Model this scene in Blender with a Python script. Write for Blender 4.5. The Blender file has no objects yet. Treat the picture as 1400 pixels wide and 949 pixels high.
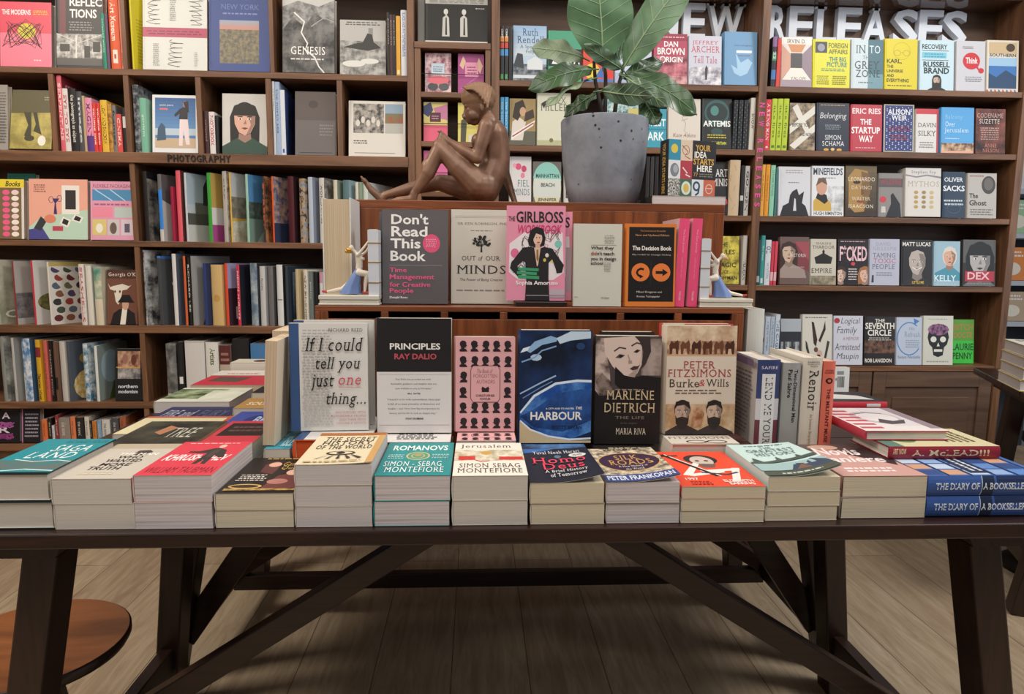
import bpy, math, random
from mathutils import Matrix, Vector, Euler
random.seed(7)
SC = bpy.context.scene
COL = SC.collection
PI = math.pi

# ------------------------------------------------------------------ camera, world, lights, exposure
FPX, CX, CY, EYE = 933.0, 700.0, 474.5, 1.2          # focal length in pixels of the 1400 x 949 frame, eye height
psi, pit, rol = math.radians(3.0), math.radians(7.4), 0.010
fw = Vector((math.sin(psi)*math.cos(pit), math.cos(psi)*math.cos(pit), -math.sin(pit)))
r0 = Vector((math.cos(psi), -math.sin(psi), 0)); u0 = r0.cross(fw)
RT = r0*math.cos(rol) + u0*math.sin(rol); UP = u0*math.cos(rol) - r0*math.sin(rol)
cd = bpy.data.cameras.new('camera'); cd.sensor_width = 36; cd.lens = 36*FPX/1400; cd.clip_start = .02
co = bpy.data.objects.new('camera', cd); COL.objects.link(co)
co.matrix_world = Matrix.Translation((0, 0, EYE)) @ Matrix((RT, UP, -fw)).transposed().to_4x4()
SC.camera = co

W = bpy.data.worlds.new('world'); SC.world = W; W.use_nodes = True
W.node_tree.nodes['Background'].inputs[0].default_value = (.80, .86, 1, 1)
W.node_tree.nodes['Background'].inputs[1].default_value = .12

def area(loc, size, power, colr, look=(0, 0, -1), size_y=None):
    l = bpy.data.lights.new('area_light', 'AREA'); l.energy = power; l.color = colr; l.size = size  # serves ceiling lamps, window daylight and the added front fill
    if size_y: l.shape = 'RECTANGLE'; l.size_y = size_y
    o = bpy.data.objects.new('area_light', l); COL.objects.link(o)
    o.location = loc; o.rotation_euler = Vector(look).to_track_quat('-Z', 'Y').to_euler()
    return o
WARM, NEUT, COOL = (1, .90, .78), (1, .96, .90), (.80, .89, 1)
area((-1.2, 1.4, 3.3), .8, 11, WARM, (-.1, .45, -1))
area((1.2, 1.4, 3.3), .8, 11, NEUT, (.1, .45, -1))
area((0, -.2, 3.0), 2.4, 48, NEUT, (0, .62, -1), 1.2)           # wide front fill light added over the walkway behind the photographer
area((-1.9, -1.0, 2.3), 1.6, 13, WARM, (.35, 1, -.45))  # wide warm light from behind the camera, well below the ceiling
area((3.6, 1.0, 2.0), 1.6, 28, COOL, (-1, .5, -.25), 2.0)       # daylight from the shop window on the far side
area((0, 2.45, 3.3), 2.8, 9, NEUT, (0, .02, -1), .3)         # lamps in the aisles round the tables
area((-2.5, 1.2, 3.3), .7, 62, WARM, (.3, .1, -1))
area((2.6, 1.1, 3.3), .7, 58, NEUT, (-.3, .1, -1))
SC.view_settings.view_transform = 'Standard'
SC.view_settings.look = 'None'
SC.view_settings.gamma = 1
SC.view_settings.exposure = -.2
SC.view_settings.use_curve_mapping = False

# ------------------------------------------------------------------ helpers
def ray(px, py):
    return fw + RT*((px-CX)/FPX) - UP*((py-CY)/FPX)
def onY(px, py, Y):
    d = ray(px, py); return Vector((0, 0, EYE)) + d*(Y/d.y)
def onZ(px, py, Z):
    d = ray(px, py); return Vector((0, 0, EYE)) + d*((Z-EYE)/d.z)

def lin(h):
    def f(c):
        c /= 255
        return c/12.92 if c <= .04045 else ((c+.055)/1.055)**2.4
    return tuple(f(int(h[i:i+2], 16)) for i in (0, 2, 4)) + (1,)

MATS = {}
def new_mat(key):
    m = bpy.data.materials.new(key); m.use_nodes = True; MATS[key] = m
    return m, m.node_tree.nodes, m.node_tree.links, m.node_tree.nodes['Principled BSDF']

def paint(h, rough=.42, metal=0., spec=.4):
    """h: 'rrggbb' plain printed colour; 'n:c1:c2:scale[:c3]' a blotchy printed picture"""
    key = 'print_%s_%g_%g' % (h, rough, metal)
    if key in MATS: return MATS[key]
    m, N, L, b = new_mat(key)
    b.inputs['Roughness'].default_value = rough; b.inputs['Metallic'].default_value = metal
    b.inputs['Specular IOR Level'].default_value = spec
    if h.startswith('n:'):
        p = h.split(':'); tc = N.new('ShaderNodeTexCoord'); nz = N.new('ShaderNodeTexNoise'); cr = N.new('ShaderNodeValToRGB')
        nz.inputs['Scale'].default_value = float(p[3]); nz.inputs['Detail'].default_value = 5; nz.inputs['Roughness'].default_value = .62
        L.new(tc.outputs['Object'], nz.inputs['Vector']); L.new(nz.outputs[0], cr.inputs[0])
        e = cr.color_ramp.elements; e[0].position = .40; e[0].color = lin(p[1]); e[1].position = .60; e[1].color = lin(p[2])
        if len(p) > 4:
            x = e.new(.5); x.color = lin(p[4])
        L.new(cr.outputs[0], b.inputs['Base Color'])
    else:
        b.inputs['Base Color'].default_value = lin(h)
    return m

def wood(key, c1, c2, axis, scale=14, rough=.38, stretch=14, bump=.12, planks=None):
    if key in MATS: return MATS[key]
    m, N, L, b = new_mat(key)
    tc = N.new('ShaderNodeTexCoord'); mp = N.new('ShaderNodeMapping')
    s = [stretch]*3; s[axis] = 1.0; mp.inputs['Scale'].default_value = s
    L.new(tc.outputs['Object'], mp.inputs[0])
    nz = N.new('ShaderNodeTexNoise'); nz.inputs['Scale'].default_value = scale/4; nz.inputs['Detail'].default_value = 8; nz.inputs['Roughness'].default_value = .65
    nz.inputs['Distortion'].default_value = .6
    L.new(mp.outputs[0], nz.inputs['Vector'])
    cr = N.new('ShaderNodeValToRGB'); e = cr.color_ramp.elements
    e[0].position = .32; e[0].color = lin(c1); e[1].position = .68; e[1].color = lin(c2)
    L.new(nz.outputs[0], cr.inputs[0]); out = cr.outputs[0]; L.new(out, b.inputs['Base Color'])
    bp = N.new('ShaderNodeBump'); bp.inputs['Strength'].default_value = bump; bp.inputs['Distance'].default_value = .002
    L.new(nz.outputs[0], bp.inputs['Height']); L.new(bp.outputs[0], b.inputs['Normal'])
    b.inputs['Roughness'].default_value = rough
    return m

def pages(kind='w'):
    key = 'page_edges_'+kind
    if key in MATS: return MATS[key]
    c = {'w': ('d2cac0', 'c4bbb0'), 'c': ('dbd0b9', 'c4b69d'), 't': ('d2bfa4', 'b9a486'), 'g': ('cfc8c6', 'c0b8b6'), 's': ('d4cccb', 'b8aeae'), 'y': ('d6cab2', 'cabd9f'), 'o': ('d0592f', 'b84a26')}[kind]
    m, N, L, b = new_mat(key)
    tc = N.new('ShaderNodeTexCoord'); mp = N.new('ShaderNodeMapping'); mp.inputs['Scale'].default_value = (4, 900 if kind != 's' else 260, 4)
    nz = N.new('ShaderNodeTexNoise'); nz.inputs['Scale'].default_value = 1; nz.inputs['Detail'].default_value = 2
    cr = N.new('ShaderNodeValToRGB'); e = cr.color_ramp.elements
    e[0].position = .3; e[0].color = lin(c[1]); e[1].position = .62; e[1].color = lin(c[0])
    L.new(tc.outputs['Object'], mp.inputs[0]); L.new(mp.outputs[0], nz.inputs['Vector']); L.new(nz.outputs[0], cr.inputs[0]); L.new(cr.outputs[0], b.inputs['Base Color'])
    bp = N.new('ShaderNodeBump'); bp.inputs['Strength'].default_value = .25; bp.inputs['Distance'].default_value = .001
    L.new(nz.outputs[0], bp.inputs['Height']); L.new(bp.outputs[0], b.inputs['Normal'])
    b.inputs['Roughness'].default_value = .85; b.inputs['Specular IOR Level'].default_value = .15
    return m

class MB:
    """collects shapes and links them as ONE mesh object"""
    def __init__(s): s.v = []; s.f = []; s.m = []; s.sm = []; s.mats = []
    def mi(s, mat):
        if mat not in s.mats: s.mats.append(mat)
        return s.mats.index(mat)
    def add(s, vs, fs, mat, smooth=False):
        k = len(s.v); i = s.mi(mat); s.v += [tuple(x) for x in vs]
        for f in fs: s.f.append([a+k for a in f]); s.m.append(i); s.sm.append(smooth)
    def box(s, a, b, mat, mtx=None):
        x0, y0, z0 = a; x1, y1, z1 = b
        vs = [Vector(p) for p in ((x0, y0, z0), (x1, y0, z0), (x1, y1, z0), (x0, y1, z0), (x0, y0, z1), (x1, y0, z1), (x1, y1, z1), (x0, y1, z1))]
        if mtx: vs = [mtx @ p for p in vs]
        s.add(vs, [(3, 2, 1, 0), (4, 5, 6, 7), (0, 1, 5, 4), (1, 2, 6, 5), (2, 3, 7, 6), (3, 0, 4, 7)], mat)
    def bar(s, p, q, wx, wy, mat, up=(0, 1, 0), up2=None):
        """a squared timber from p to q; wx across, wy along up"""
        p, q = Vector(p), Vector(q); d = (q-p).normalized(); u = Vector(up); u = (u-d*u.dot(d)).normalized(); r = d.cross(u)
        vs = [c + r*(sx*wx/2) + u*(sy*wy/2) for c in (p, q) for sx, sy in ((-1, -1), (1, -1), (1, 1), (-1, 1))]
        s.add(vs, [(3, 2, 1, 0), (4, 5, 6, 7), (0, 1, 5, 4), (1, 2, 6, 5), (2, 3, 7, 6), (3, 0, 4, 7)], mat)
    def prism(s, poly, a0, a1, mat, axis=1, smooth=False):
        """polygon in the two other axes, pushed from a0 to a1 along axis"""
        def P(p, a):
            return {0: (a, p[0], p[1]), 1: (p[0], a, p[1]), 2: (p[0], p[1], a)}[axis]
        n = len(poly); vs = [P(p, a0) for p in poly] + [P(p, a1) for p in poly]
        s.add(vs, [list(range(n)), list(range(2*n-1, n-1, -1))], mat)
        s.add(vs, [(i, i+n, (i+1) % n+n, (i+1) % n) for i in range(n)], mat, smooth)
    def tube(s, pts, rad, mat, n=10, cap=True):
        pts = [Vector(p) for p in pts]; rad = rad if isinstance(rad, (list, tuple)) else [rad]*len(pts)
        vs = []; fs = []
        for i, p in enumerate(pts):
            d = (pts[min(i+1, len(pts)-1)]-pts[max(i-1, 0)]).normalized()
            a = d.orthogonal().normalized() if i == 0 else (a0-d*a0.dot(d)).normalized()
            a0 = a; b = d.cross(a)
            for k in range(n): vs.append(p+(a*math.cos(2*PI*k/n)+b*math.sin(2*PI*k/n))*rad[i])
        for i in range(len(pts)-1):
            for k in range(n): fs.append((i*n+k, i*n+(k+1) % n, (i+1)*n+(k+1) % n, (i+1)*n+k))
        s.add(vs, fs, mat, True)
        if cap: s.add(vs, [list(range(n-1, -1, -1)), list(range(len(vs)-n, len(vs)))], mat)
    def lathe(s, prof, mat, n=40, c=(0, 0, 0), smooth=True):
        vs = [(c[0]+r*math.cos(2*PI*k/n), c[1]+r*math.sin(2*PI*k/n), c[2]+z) for r, z in prof for k in range(n)]
        s.add(vs, [(i*n+k, i*n+(k+1) % n, (i+1)*n+(k+1) % n, (i+1)*n+k) for i in range(len(prof)-1) for k in range(n)], mat, smooth)
    def ell(s, c, r, mat, mtx=None, n=16, m=10):
        vs = [Vector((math.sin(PI*i/m)*math.cos(2*PI*k/n)*r[0], math.sin(PI*i/m)*math.sin(2*PI*k/n)*r[1], math.cos(PI*i/m)*r[2])) for i in range(m+1) for k in range(n)]
        if mtx: vs = [mtx @ v for v in vs]
        s.add([v+Vector(c) for v in vs], [(i*n+k, (i+1)*n+k, (i+1)*n+(k+1) % n, i*n+(k+1) % n) for i in range(m) for k in range(n)], mat, True)
    def capsule(s, p, q, ra, rb, mat):
        p, q = Vector(p), Vector(q); s.ell(p, (ra,)*3, mat, n=14, m=8); s.ell(q, (rb,)*3, mat, n=14, m=8)
        s.tube([p, q], [ra, rb], mat, 14, True)
    def build(s, name, parent=None, bevel=0, smooth_angle=None):
        me = bpy.data.meshes.new(name); me.from_pydata(s.v, [], s.f)
        for m in s.mats: me.materials.append(m)
        me.polygons.foreach_set('material_index', s.m); me.polygons.foreach_set('use_smooth', s.sm); me.update()
        o = bpy.data.objects.new(name, me); COL.objects.link(o)
        if parent: o.parent = parent
        if bevel:
            b = o.modifiers.new('edge', 'BEVEL'); b.width = bevel; b.segments = 2; b.limit_method = 'ANGLE'
        return o

def tag(o, label, cat, group=None, kind=None):
    if label: o['label'] = label
    if cat: o['category'] = cat
    if group: o['group'] = group
    if kind: o['kind'] = kind
    return o
def empty(name, label, cat, mtx=None, group=None):
    o = bpy.data.objects.new(name, None); COL.objects.link(o); o.empty_display_size = .05
    if mtx is not None: o.matrix_world = mtx
    return tag(o, label, cat, group)
def T(x, y, z): return Matrix.Translation((x, y, z))
def RX(a): return Matrix.Rotation(a, 4, 'X')
def RZ(a): return Matrix.Rotation(a, 4, 'Z')

# ------------------------------------------------------------------ lettering
TXT = {}
def glyphs(s, style):
    """outline letters as triangles filling the unit box; style letters: b bold, s slab serif, i italic"""
    key = (s, style)
    if key in TXT: return TXT[key]
    off = .022 if 'b' in style else (-.008 if 'l' in style else 0)
    def mk(t):
        c = bpy.data.curves.new('lettering', 'FONT'); c.body = t; c.dimensions = '2D'; c.fill_mode = 'FRONT'; c.resolution_u = 2; c.offset = off
        if 's' in style: c.space_character = 1.12
        o = bpy.data.objects.new('lettering', c); me = o.to_mesh()
        r = [v.co.copy() for v in me.vertices], [tuple(p.vertices) for p in me.polygons]
        o.to_mesh_clear(); bpy.data.objects.remove(o); bpy.data.curves.remove(c)
        return r
    vs, fs = mk(s)
    if 's' in style:
        if ('#', off) not in TXT:
            ys = []
            for ch, top in (('I', 1), ('x', 1), ('l', 1), ('p', 0)):
                q = [v.y for v in mk(ch)[0]]; ys.append(max(q) if top else min(q))
            TXT['#', off] = ys + [-off]
        lv = TXT['#', off]; cnt = {}
        for f in fs:
            for i in range(len(f)):
                e = tuple(sorted((f[i], f[(i+1) % len(f)]))); cnt[e] = cnt.get(e, 0)+1
        for e, n in cnt.items():
            a, b = vs[e[0]], vs[e[1]]
            if n == 1 and abs(a.y-b.y) < .004 and .05 < abs(a.x-b.x) < .19:
                y = a.y
                if min(abs(y-q) for q in lv) < .02:
                    up = abs(y-lv[4]) < .02 or abs(y-lv[3]) < .02
                    x0, x1 = min(a.x, b.x)-.06, max(a.x, b.x)+.06; y1 = y+.045 if up else y-.045
                    k = len(vs); vs += [Vector((x0, min(y, y1), 0)), Vector((x1, min(y, y1), 0)), Vector((x1, max(y, y1), 0)), Vector((x0, max(y, y1), 0))]; fs.append((k, k+1, k+2, k+3))
    if 'i' in style:
        for v in vs: v.x += v.y*.24
    if not vs:
        TXT[key] = ([], [], 1); return TXT[key]
    x0 = min(v.x for v in vs); x1 = max(v.x for v in vs); y0 = min(v.y for v in vs); y1 = max(v.y for v in vs)
    TXT[key] = ([((v.x-x0)/max(1e-6, x1-x0), (v.y-y0)/max(1e-6, y1-y0)) for v in vs], fs, (x1-x0)/max(1e-6, y1-y0))
    return TXT[key]

# ------------------------------------------------------------------ printed art: a list of ops on a unit canvas -> (verts, faces, colour, layer)
def circ(cx, cy, rx, ry, n=22, a0=0, a1=2*PI):
    return [(cx+rx*math.cos(a0+(a1-a0)*k/n), cy+ry*math.sin(a0+(a1-a0)*k/n)) for k in range(n)]
def draw(ops, w, h):
    out = []
    def poly(p, c): out.append((p, [tuple(range(len(p)))], c))
    def strip(pts, lw, c, closed=False):
        m = [(x*w, y*h) for x, y in pts]; lw2 = lw/2; n = len(m); vs = []
        for i in range(n):
            a = m[(i-1) % n] if closed or i else m[i]; b = m[(i+1) % n] if closed or i < n-1 else m[i]
            dx, dy = b[0]-a[0], b[1]-a[1]; l = math.hypot(dx, dy) or 1
            nx, ny = -dy/l*lw2, dx/l*lw2
            vs += [((m[i][0]-nx)/w, (m[i][1]-ny)/h), ((m[i][0]+nx)/w, (m[i][1]+ny)/h)]
        k = n if closed else n-1
        out.append((vs, [(2*i, 2*((i+1) % n), 2*((i+1) % n)+1, 2*i+1) for i in range(k)], c))
    for o in ops:
        k = o[0]
        if k == 'r': _, x0, y0, x1, y1, c = o; poly([(x0, y0), (x1, y0), (x1, y1), (x0, y1)], c)
        elif k == 'e': _, cx, cy, rx, ry, c = o; poly(circ(cx, cy, rx, ry), c)
        elif k == 'p': poly(list(o[1]), o[2])
        elif k == 'l': strip(o[1], o[2], o[3])
        elif k == 'o': _, cx, cy, rx, ry, lw, c = o; strip(circ(cx, cy, rx, ry, 26), lw, c, True)
        elif k == 'g':
            _, x0, y0, x1, y1, c1, c2 = o
            for i in range(8):
                f = i/7; cc = ''.join('%02x' % round(int(c1[j:j+2], 16)*(1-f)+int(c2[j:j+2], 16)*f) for j in (0, 2, 4))
                poly([(x0, y0+(y1-y0)*i/8), (x1, y0+(y1-y0)*i/8), (x1, y0+(y1-y0)*(i+1)/8), (x0, y0+(y1-y0)*(i+1)/8)], cc)
        elif k == 't':
            _, s, x0, y0, x1, y1, c = o[:7]; vs, fs, a = glyphs(s, o[7] if len(o) > 7 else '')
            if vs: out.append(([(x0+u*(x1-x0), y0+v*(y1-y0)) for u, v in vs], fs, c))
        elif k == 'v':                                   # lettering that runs down a spine: (text, s0, s1 from the top, c0, c1 across)
            _, s, s0, s1, c0, c1, c = o[:7]; vs, fs, a = glyphs(s, o[7] if len(o) > 7 else '')
            if vs: out.append(([(c0+v*(c1-c0), 1-(s0+u*(s1-s0))) for u, v in vs], fs, c))
        elif k == 'x':                                   # lines of small print
            _, x0, y0, x1, y1, n, c = o; rs = random.Random(n*7+int(x0*99)); dy = (y1-y0)/n
            for i in range(n):
                x = x0 + rs.uniform(0, .06)*(x1-x0); e = x1-rs.uniform(0, .12)*(x1-x0)
                while x < e-.005:
                    q = min(e, x+rs.uniform(.05, .16)*(x1-x0)); yy = y1-dy*(i+.8)
                    poly([(x, yy), (q, yy), (q, yy+dy*.45), (x, yy+dy*.45)], c); x = q+.018*(x1-x0)+.008
        elif k == 'P':                                   # head and shoulders: cx, cy, s (half head height, share of h), skin, hair, cloth, flags
            _, cx, cy, s, skin, hair, cloth = o[:7]; fl = o[7] if len(o) > 7 else ''; q = s*h/w
            X = lambda a: cx+a*q
            Y = lambda a: cy+a*s
            dk = ''.join('%02x' % int(int(skin[j:j+2], 16)*.72) for j in (0, 2, 4))
            if 'L' in fl: poly([(X(-.95), Y(-1.7)), (X(.95), Y(-1.7)), (X(.98), Y(.2)), (X(.7), Y(.95)), (X(0), Y(1.22)), (X(-.7), Y(.95)), (X(-.98), Y(.2))], hair)
            poly([(X(-1.9), Y(-2.6)), (X(1.9), Y(-2.6)), (X(1.7), Y(-1.75)), (X(.45), Y(-1.15)), (X(-.45), Y(-1.15)), (X(-1.7), Y(-1.75))], cloth)
            poly([(X(-.36), Y(-.6)), (X(.36), Y(-.6)), (X(.42), Y(-1.25)), (X(0), Y(-1.5)), (X(-.42), Y(-1.25))], dk)
            if 'B' not in fl: poly(circ(cx, Y(.3 if 'D' in fl else .12), (.77 if 'D' in fl else .84)*q, (.9 if 'D' in fl else 1.1)*s), hair)
            poly([(X(-.7), Y(.35)), (X(-.66), Y(-.25)), (X(-.38), Y(-.82)), (X(0), Y(-1.0)), (X(.38), Y(-.82)), (X(.66), Y(-.25)), (X(.7), Y(.35)), (X(.5), Y(.85)), (X(0), Y(1.02 if 'B' in fl else .92)), (X(-.5), Y(.85))], skin)
            poly([(X(.12), Y(.75)), (X(.5), Y(.7)), (X(.7), Y(.3)), (X(.64), Y(-.25)), (X(.36), Y(-.8)), (X(.1), Y(-.95)), (X(.4), Y(-.3))], dk)
            if 'F' in fl: poly([(X(-.74), Y(.3)), (X(.74), Y(.3)), (X(.62), Y(1.0)), (X(0), Y(1.2)), (X(-.62), Y(1.0))], hair)
            elif 'B' not in fl: poly([(X(-.74), Y(.25)), (X(-.5), Y(.62)), (X(.2), Y(.74)), (X(.74), Y(.3)), (X(.62), Y(1.0)), (X(0), Y(1.2)), (X(-.62), Y(1.0))], hair)
            if 'D' in fl: poly([(X(-.64), Y(-.2)), (X(-.5), Y(-.5)), (X(-.26), Y(-.42)), (X(0), Y(-.34)), (X(.26), Y(-.42)), (X(.5), Y(-.5)), (X(.64), Y(-.2)), (X(.58), Y(-1.0)), (X(.2), Y(-1.6)), (X(-.2), Y(-1.6)), (X(-.58), Y(-1.0))], hair)
            for sx in (-1, 1):
                poly(circ(X(sx*.3), Y(.08), .13*q, .055*s, 10), 'f0ece6'); poly(circ(X(sx*.3), Y(.08), .06*q, .06*s, 8), '17110f')
                poly([(X(sx*.14), Y(.2)), (X(sx*.48), Y(.22)), (X(sx*.46), Y(.28)), (X(sx*.14), Y(.27))], hair if hair != skin else dk)
            poly([(X(-.1), Y(-.27)), (X(.12), Y(-.27)), (X(.05), Y(.05))], dk)
            poly([(X(-.24), Y(-.52)), (X(0), Y(-.47)), (X(.24), Y(-.52)), (X(0), Y(-.63))], '7d3330' if 'M' not in fl else '3a2c2a')
    return [([(min(1, max(0, a)), min(1, max(0, b))) for a, b in v], f, c, i+1) for i, (v, f, c) in enumerate(out)]

def slices(vs, fs, us, ws):
    """cut polygons along the given u and v lines, so that print follows a bent cover"""
    polys = [[vs[i] for i in f] for f in fs]
    for ax, cuts in ((0, us), (1, ws)):
        for c in cuts:
            nxt = []
            for p in polys:
                lo, hi = [], []
                for i in range(len(p)):
                    a, b = p[i], p[(i+1) % len(p)]
                    if a[ax] <= c: lo.append(a)
                    if a[ax] >= c: hi.append(a)
                    if (a[ax]-c)*(b[ax]-c) < 0:
                        f = (c-a[ax])/(b[ax]-a[ax]); m = (a[0]+(b[0]-a[0])*f, a[1]+(b[1]-a[1])*f); lo.append(m); hi.append(m)
                nxt += [q for q in (lo, hi) if len(q) > 2]
            polys = nxt
    ov, of = [], []
    for p in polys: of.append(tuple(range(len(ov), len(ov)+len(p)))); ov += p
    return ov, of

# ------------------------------------------------------------------ books
BOOKS = []
def book(label, cat, mtx, w, h, t, col, art=(), spine=(), hb=True, pg='w', scol=None, bcol=None, back=(), curl=0, group=None, name='book', edge=None, rough=.42, band=None):
    """upright in its own axes: spine at -x, front cover facing -y, foot at z = 0. Parts: cover and pages."""
    root = empty(name, label, cat, mtx, group)
    mb = MB(); th = min(.0025, t*.15) if hb else .0006
    scol = scol or col; bcol = bcol or col
    fm, sm, bm = paint(col, rough), paint(scol, rough), paint(bcol, rough); em = paint(edge, rough) if edge else fm
    bul = min(.005, .13*t) if hb else min(.0015, .05*t)
    X0, X1 = -w/2, w/2
    def off(u, v): return -curl*max(0., (u-.25)/.75)**1.8*(1-.75*v) if curl else 0.
    nf = 8 if curl else 1; nz = 5 if curl else 1; ns = 6
    path = [(X1-(X1-X0-.004)*i/nf, 0., 'f') for i in range(nf)] + ([(X0+.009, 0., 'f'), (X0+.006, .0008, 'f'), (X0+.003, 0., 'f')] if hb and w > .05 else [(X0+.004, 0., 'f')])
    path += [(X0-bul*(1-(2*k/ns-1)**2), t*k/ns, 's') for k in range(ns)] + [(X0, t, 'b'), (X1, t, 'b')]
    inn = []
    for x, y, k in path:
        xx = x if x > X1-1e-6 else max(x, X0)+ (th if x < X0+.004 else 0)
        inn.append((xx, min(max(y, th), t-th) if t > 2*th else t/2, k))
    n = len(path); zs = [h*i/nz for i in range(nz+1)]
    def V(p, z, isf): return (p[0], p[1]+(off((p[0]-X0)/w, z/h) if p[2] == 'f' and p[1] < t*.5 else 0), z)
    vs = [V(p, z, 0) for z in zs for p in path] + [V(p, z, 1) for z in zs for p in inn]
    M = (nz+1)*n; mk = {'f': fm, 's': sm, 'b': bm}
    for j in range(nz):
        for i in range(n-1):
            k = path[i][2] if path[i][2] != 'f' or path[i+1][2] == 'f' else 'f'
            mb.add([vs[j*n+i], vs[j*n+i+1], vs[(j+1)*n+i+1], vs[(j+1)*n+i]], [(0, 1, 2, 3)], mk[k], k == 's')
            mb.add([vs[M+j*n+i], vs[M+j*n+i+1], vs[M+(j+1)*n+i+1], vs[M+(j+1)*n+i]], [(3, 2, 1, 0)], paint('d8d2c6') if hb else fm)
        for i in (0, n-1): mb.add([vs[j*n+i], vs[(j+1)*n+i], vs[M+(j+1)*n+i], vs[M+j*n+i]], [(0, 1, 2, 3)], em)
    for j in (0, nz):
        for i in range(n-1): mb.add([vs[j*n+i], vs[j*n+i+1], vs[M+j*n+i+1], vs[M+j*n+i]], [(0, 1, 2, 3)], em)
    E = .00007
    ucut = [(X1-(X1-X0-.004)*i/nf-X0)/w for i in range(1, nf)][::-1] if curl else []
    vcut = [j/nz for j in range(1, nz)] if curl else []
    for pv, pf, c, ly in draw(art, w, h):
        if curl: pv, pf = slices(pv, pf, ucut, vcut)
        mb.add([(X0+u*w, off(u, v)-E*ly**.75*(4 if curl else 1)-.0001, v*h) for u, v in pv], pf, paint(c, rough))
    for pv, pf, c, ly in draw(spine, t, h):
        if bul > .0006 and len(pf) < 3: pv, pf = slices(pv, pf, [k/6 for k in range(1, 6)], [])
        mb.add([(X0-bul*(1-(2*min(1, max(0, u))-1)**2)-E*ly-.0002, t*(1-u), v*h) for u, v in pv], pf, paint(c, rough))
    for pv, pf, c, ly in draw(back, w, h):
        mb.add([(X1-u*w, t+E*ly, v*h) for u, v in pv], pf, paint(c, rough))
    mb.build('cover', root)
    ins = .0035 if hb else .0006
    pb = MB(); pb.box((X0+th+.0005, th, ins), (X1-ins, t-th, h-ins), pages(pg)); pb.build('pages', root)
    if band:                                              # a printed paper band round the lower part of the jacket
        c, v1, ops = band; bb = MB(); bb.box((X0-.001, -.0012, 0), (X1+.0004, -.0004, h*v1), paint(c)); bb.box((X0-.0012, -.0012, 0), (X0-.0004, t+.0008, h*v1), paint(c)); bb.box((X0-.001, t+.0002, 0), (X1+.0004, t+.0008, h*v1), paint(c))
        for pv, pf, cc, ly in draw(ops, w, h*v1): bb.add([(X0+u*w, -.0013-E*ly, v*h*v1) for u, v in pv], pf, paint(cc))
        bb.build('paper_band', root)
    BOOKS.append(root)
    return root

def face_m(x, Y, z, t, lean=.12, yaw=0.): return T(x, Y, z+t*math.sin(lean)+.0005) @ RZ(yaw) @ RX(-lean)
def flat_m(x, Y, z, h, t, yaw=0.): return T(x, Y, z+t) @ RZ(yaw) @ RX(-PI/2)

class Row:
    """one row of books on a shelf: f face out, s spine out, positions read off at the shelf's own depth"""
    def __init__(s, where, z, Y=3.014, cat='book', group=None): s.where = where; s.z = z; s.Y = Y; s.it = []; s.group = group; s.cat = cat
    def f(s, look, short, x0, x1, y0, col, art=(), **k): s.it.append(('f', look, short, x0, x1, y0, col, art, k)); return s
    def s(s, look, short, x0, x1, y0, col, sp=(), **k): s.it.append(('s', look, short, x0, x1, y0, col, sp, k)); return s
    def done(s):
        for i, (k, look, short, x0, x1, y0, col, ops, kw) in enumerate(s.it):
            kw = dict(kw); a = s.it[i-1][2] if i else None; b = s.it[i+1][2] if i < len(s.it)-1 else None
            lab = kw.pop('label', None)
            if not lab:
                nb = 'between the %s and %s ones' % (a, b) if a and b else 'beside the %s one' % (a or b)
                lab = '%s %s, %s' % (look, nb, s.where)
            dy = kw.pop('dy', 0); Y = s.Y+dy; z = s.z+kw.pop('dz', 0)
            yb = onY((x0+x1)/2, 300, Y)
            if k == 'f':
                lean = kw.pop('lean', .11); t = kw.pop('t', .028)
                A, B = onY(x0, y0, Y+.013), onY(x1, y0, Y+.013); h = (onY((x0+x1)/2, y0, Y+.02).z-z)/math.cos(lean)
                book(lab, s.cat, face_m((A.x+B.x)/2, Y, z, t, lean, kw.pop('yaw', 0)), B.x-A.x-.0015, h, t, col, ops, group=s.group, **kw)
            else:
                A, B = onY(x0, y0, Y), onY(x1, y0, Y); h = onY((x0+x1)/2, y0, Y).z-z-.0005; t = max(.004, B.x-A.x-.0012); w = kw.pop('w', min(.21, h*.72)); d = kw.pop('fan', 0)
                book(lab, s.cat, T(B.x-.0006, Y, z+.0005) @ RZ(PI/2-d) @ T(w/2, 0, 0), w, h, t, col, kw.pop('art', ()), ops, group=s.group, **kw)

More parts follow.
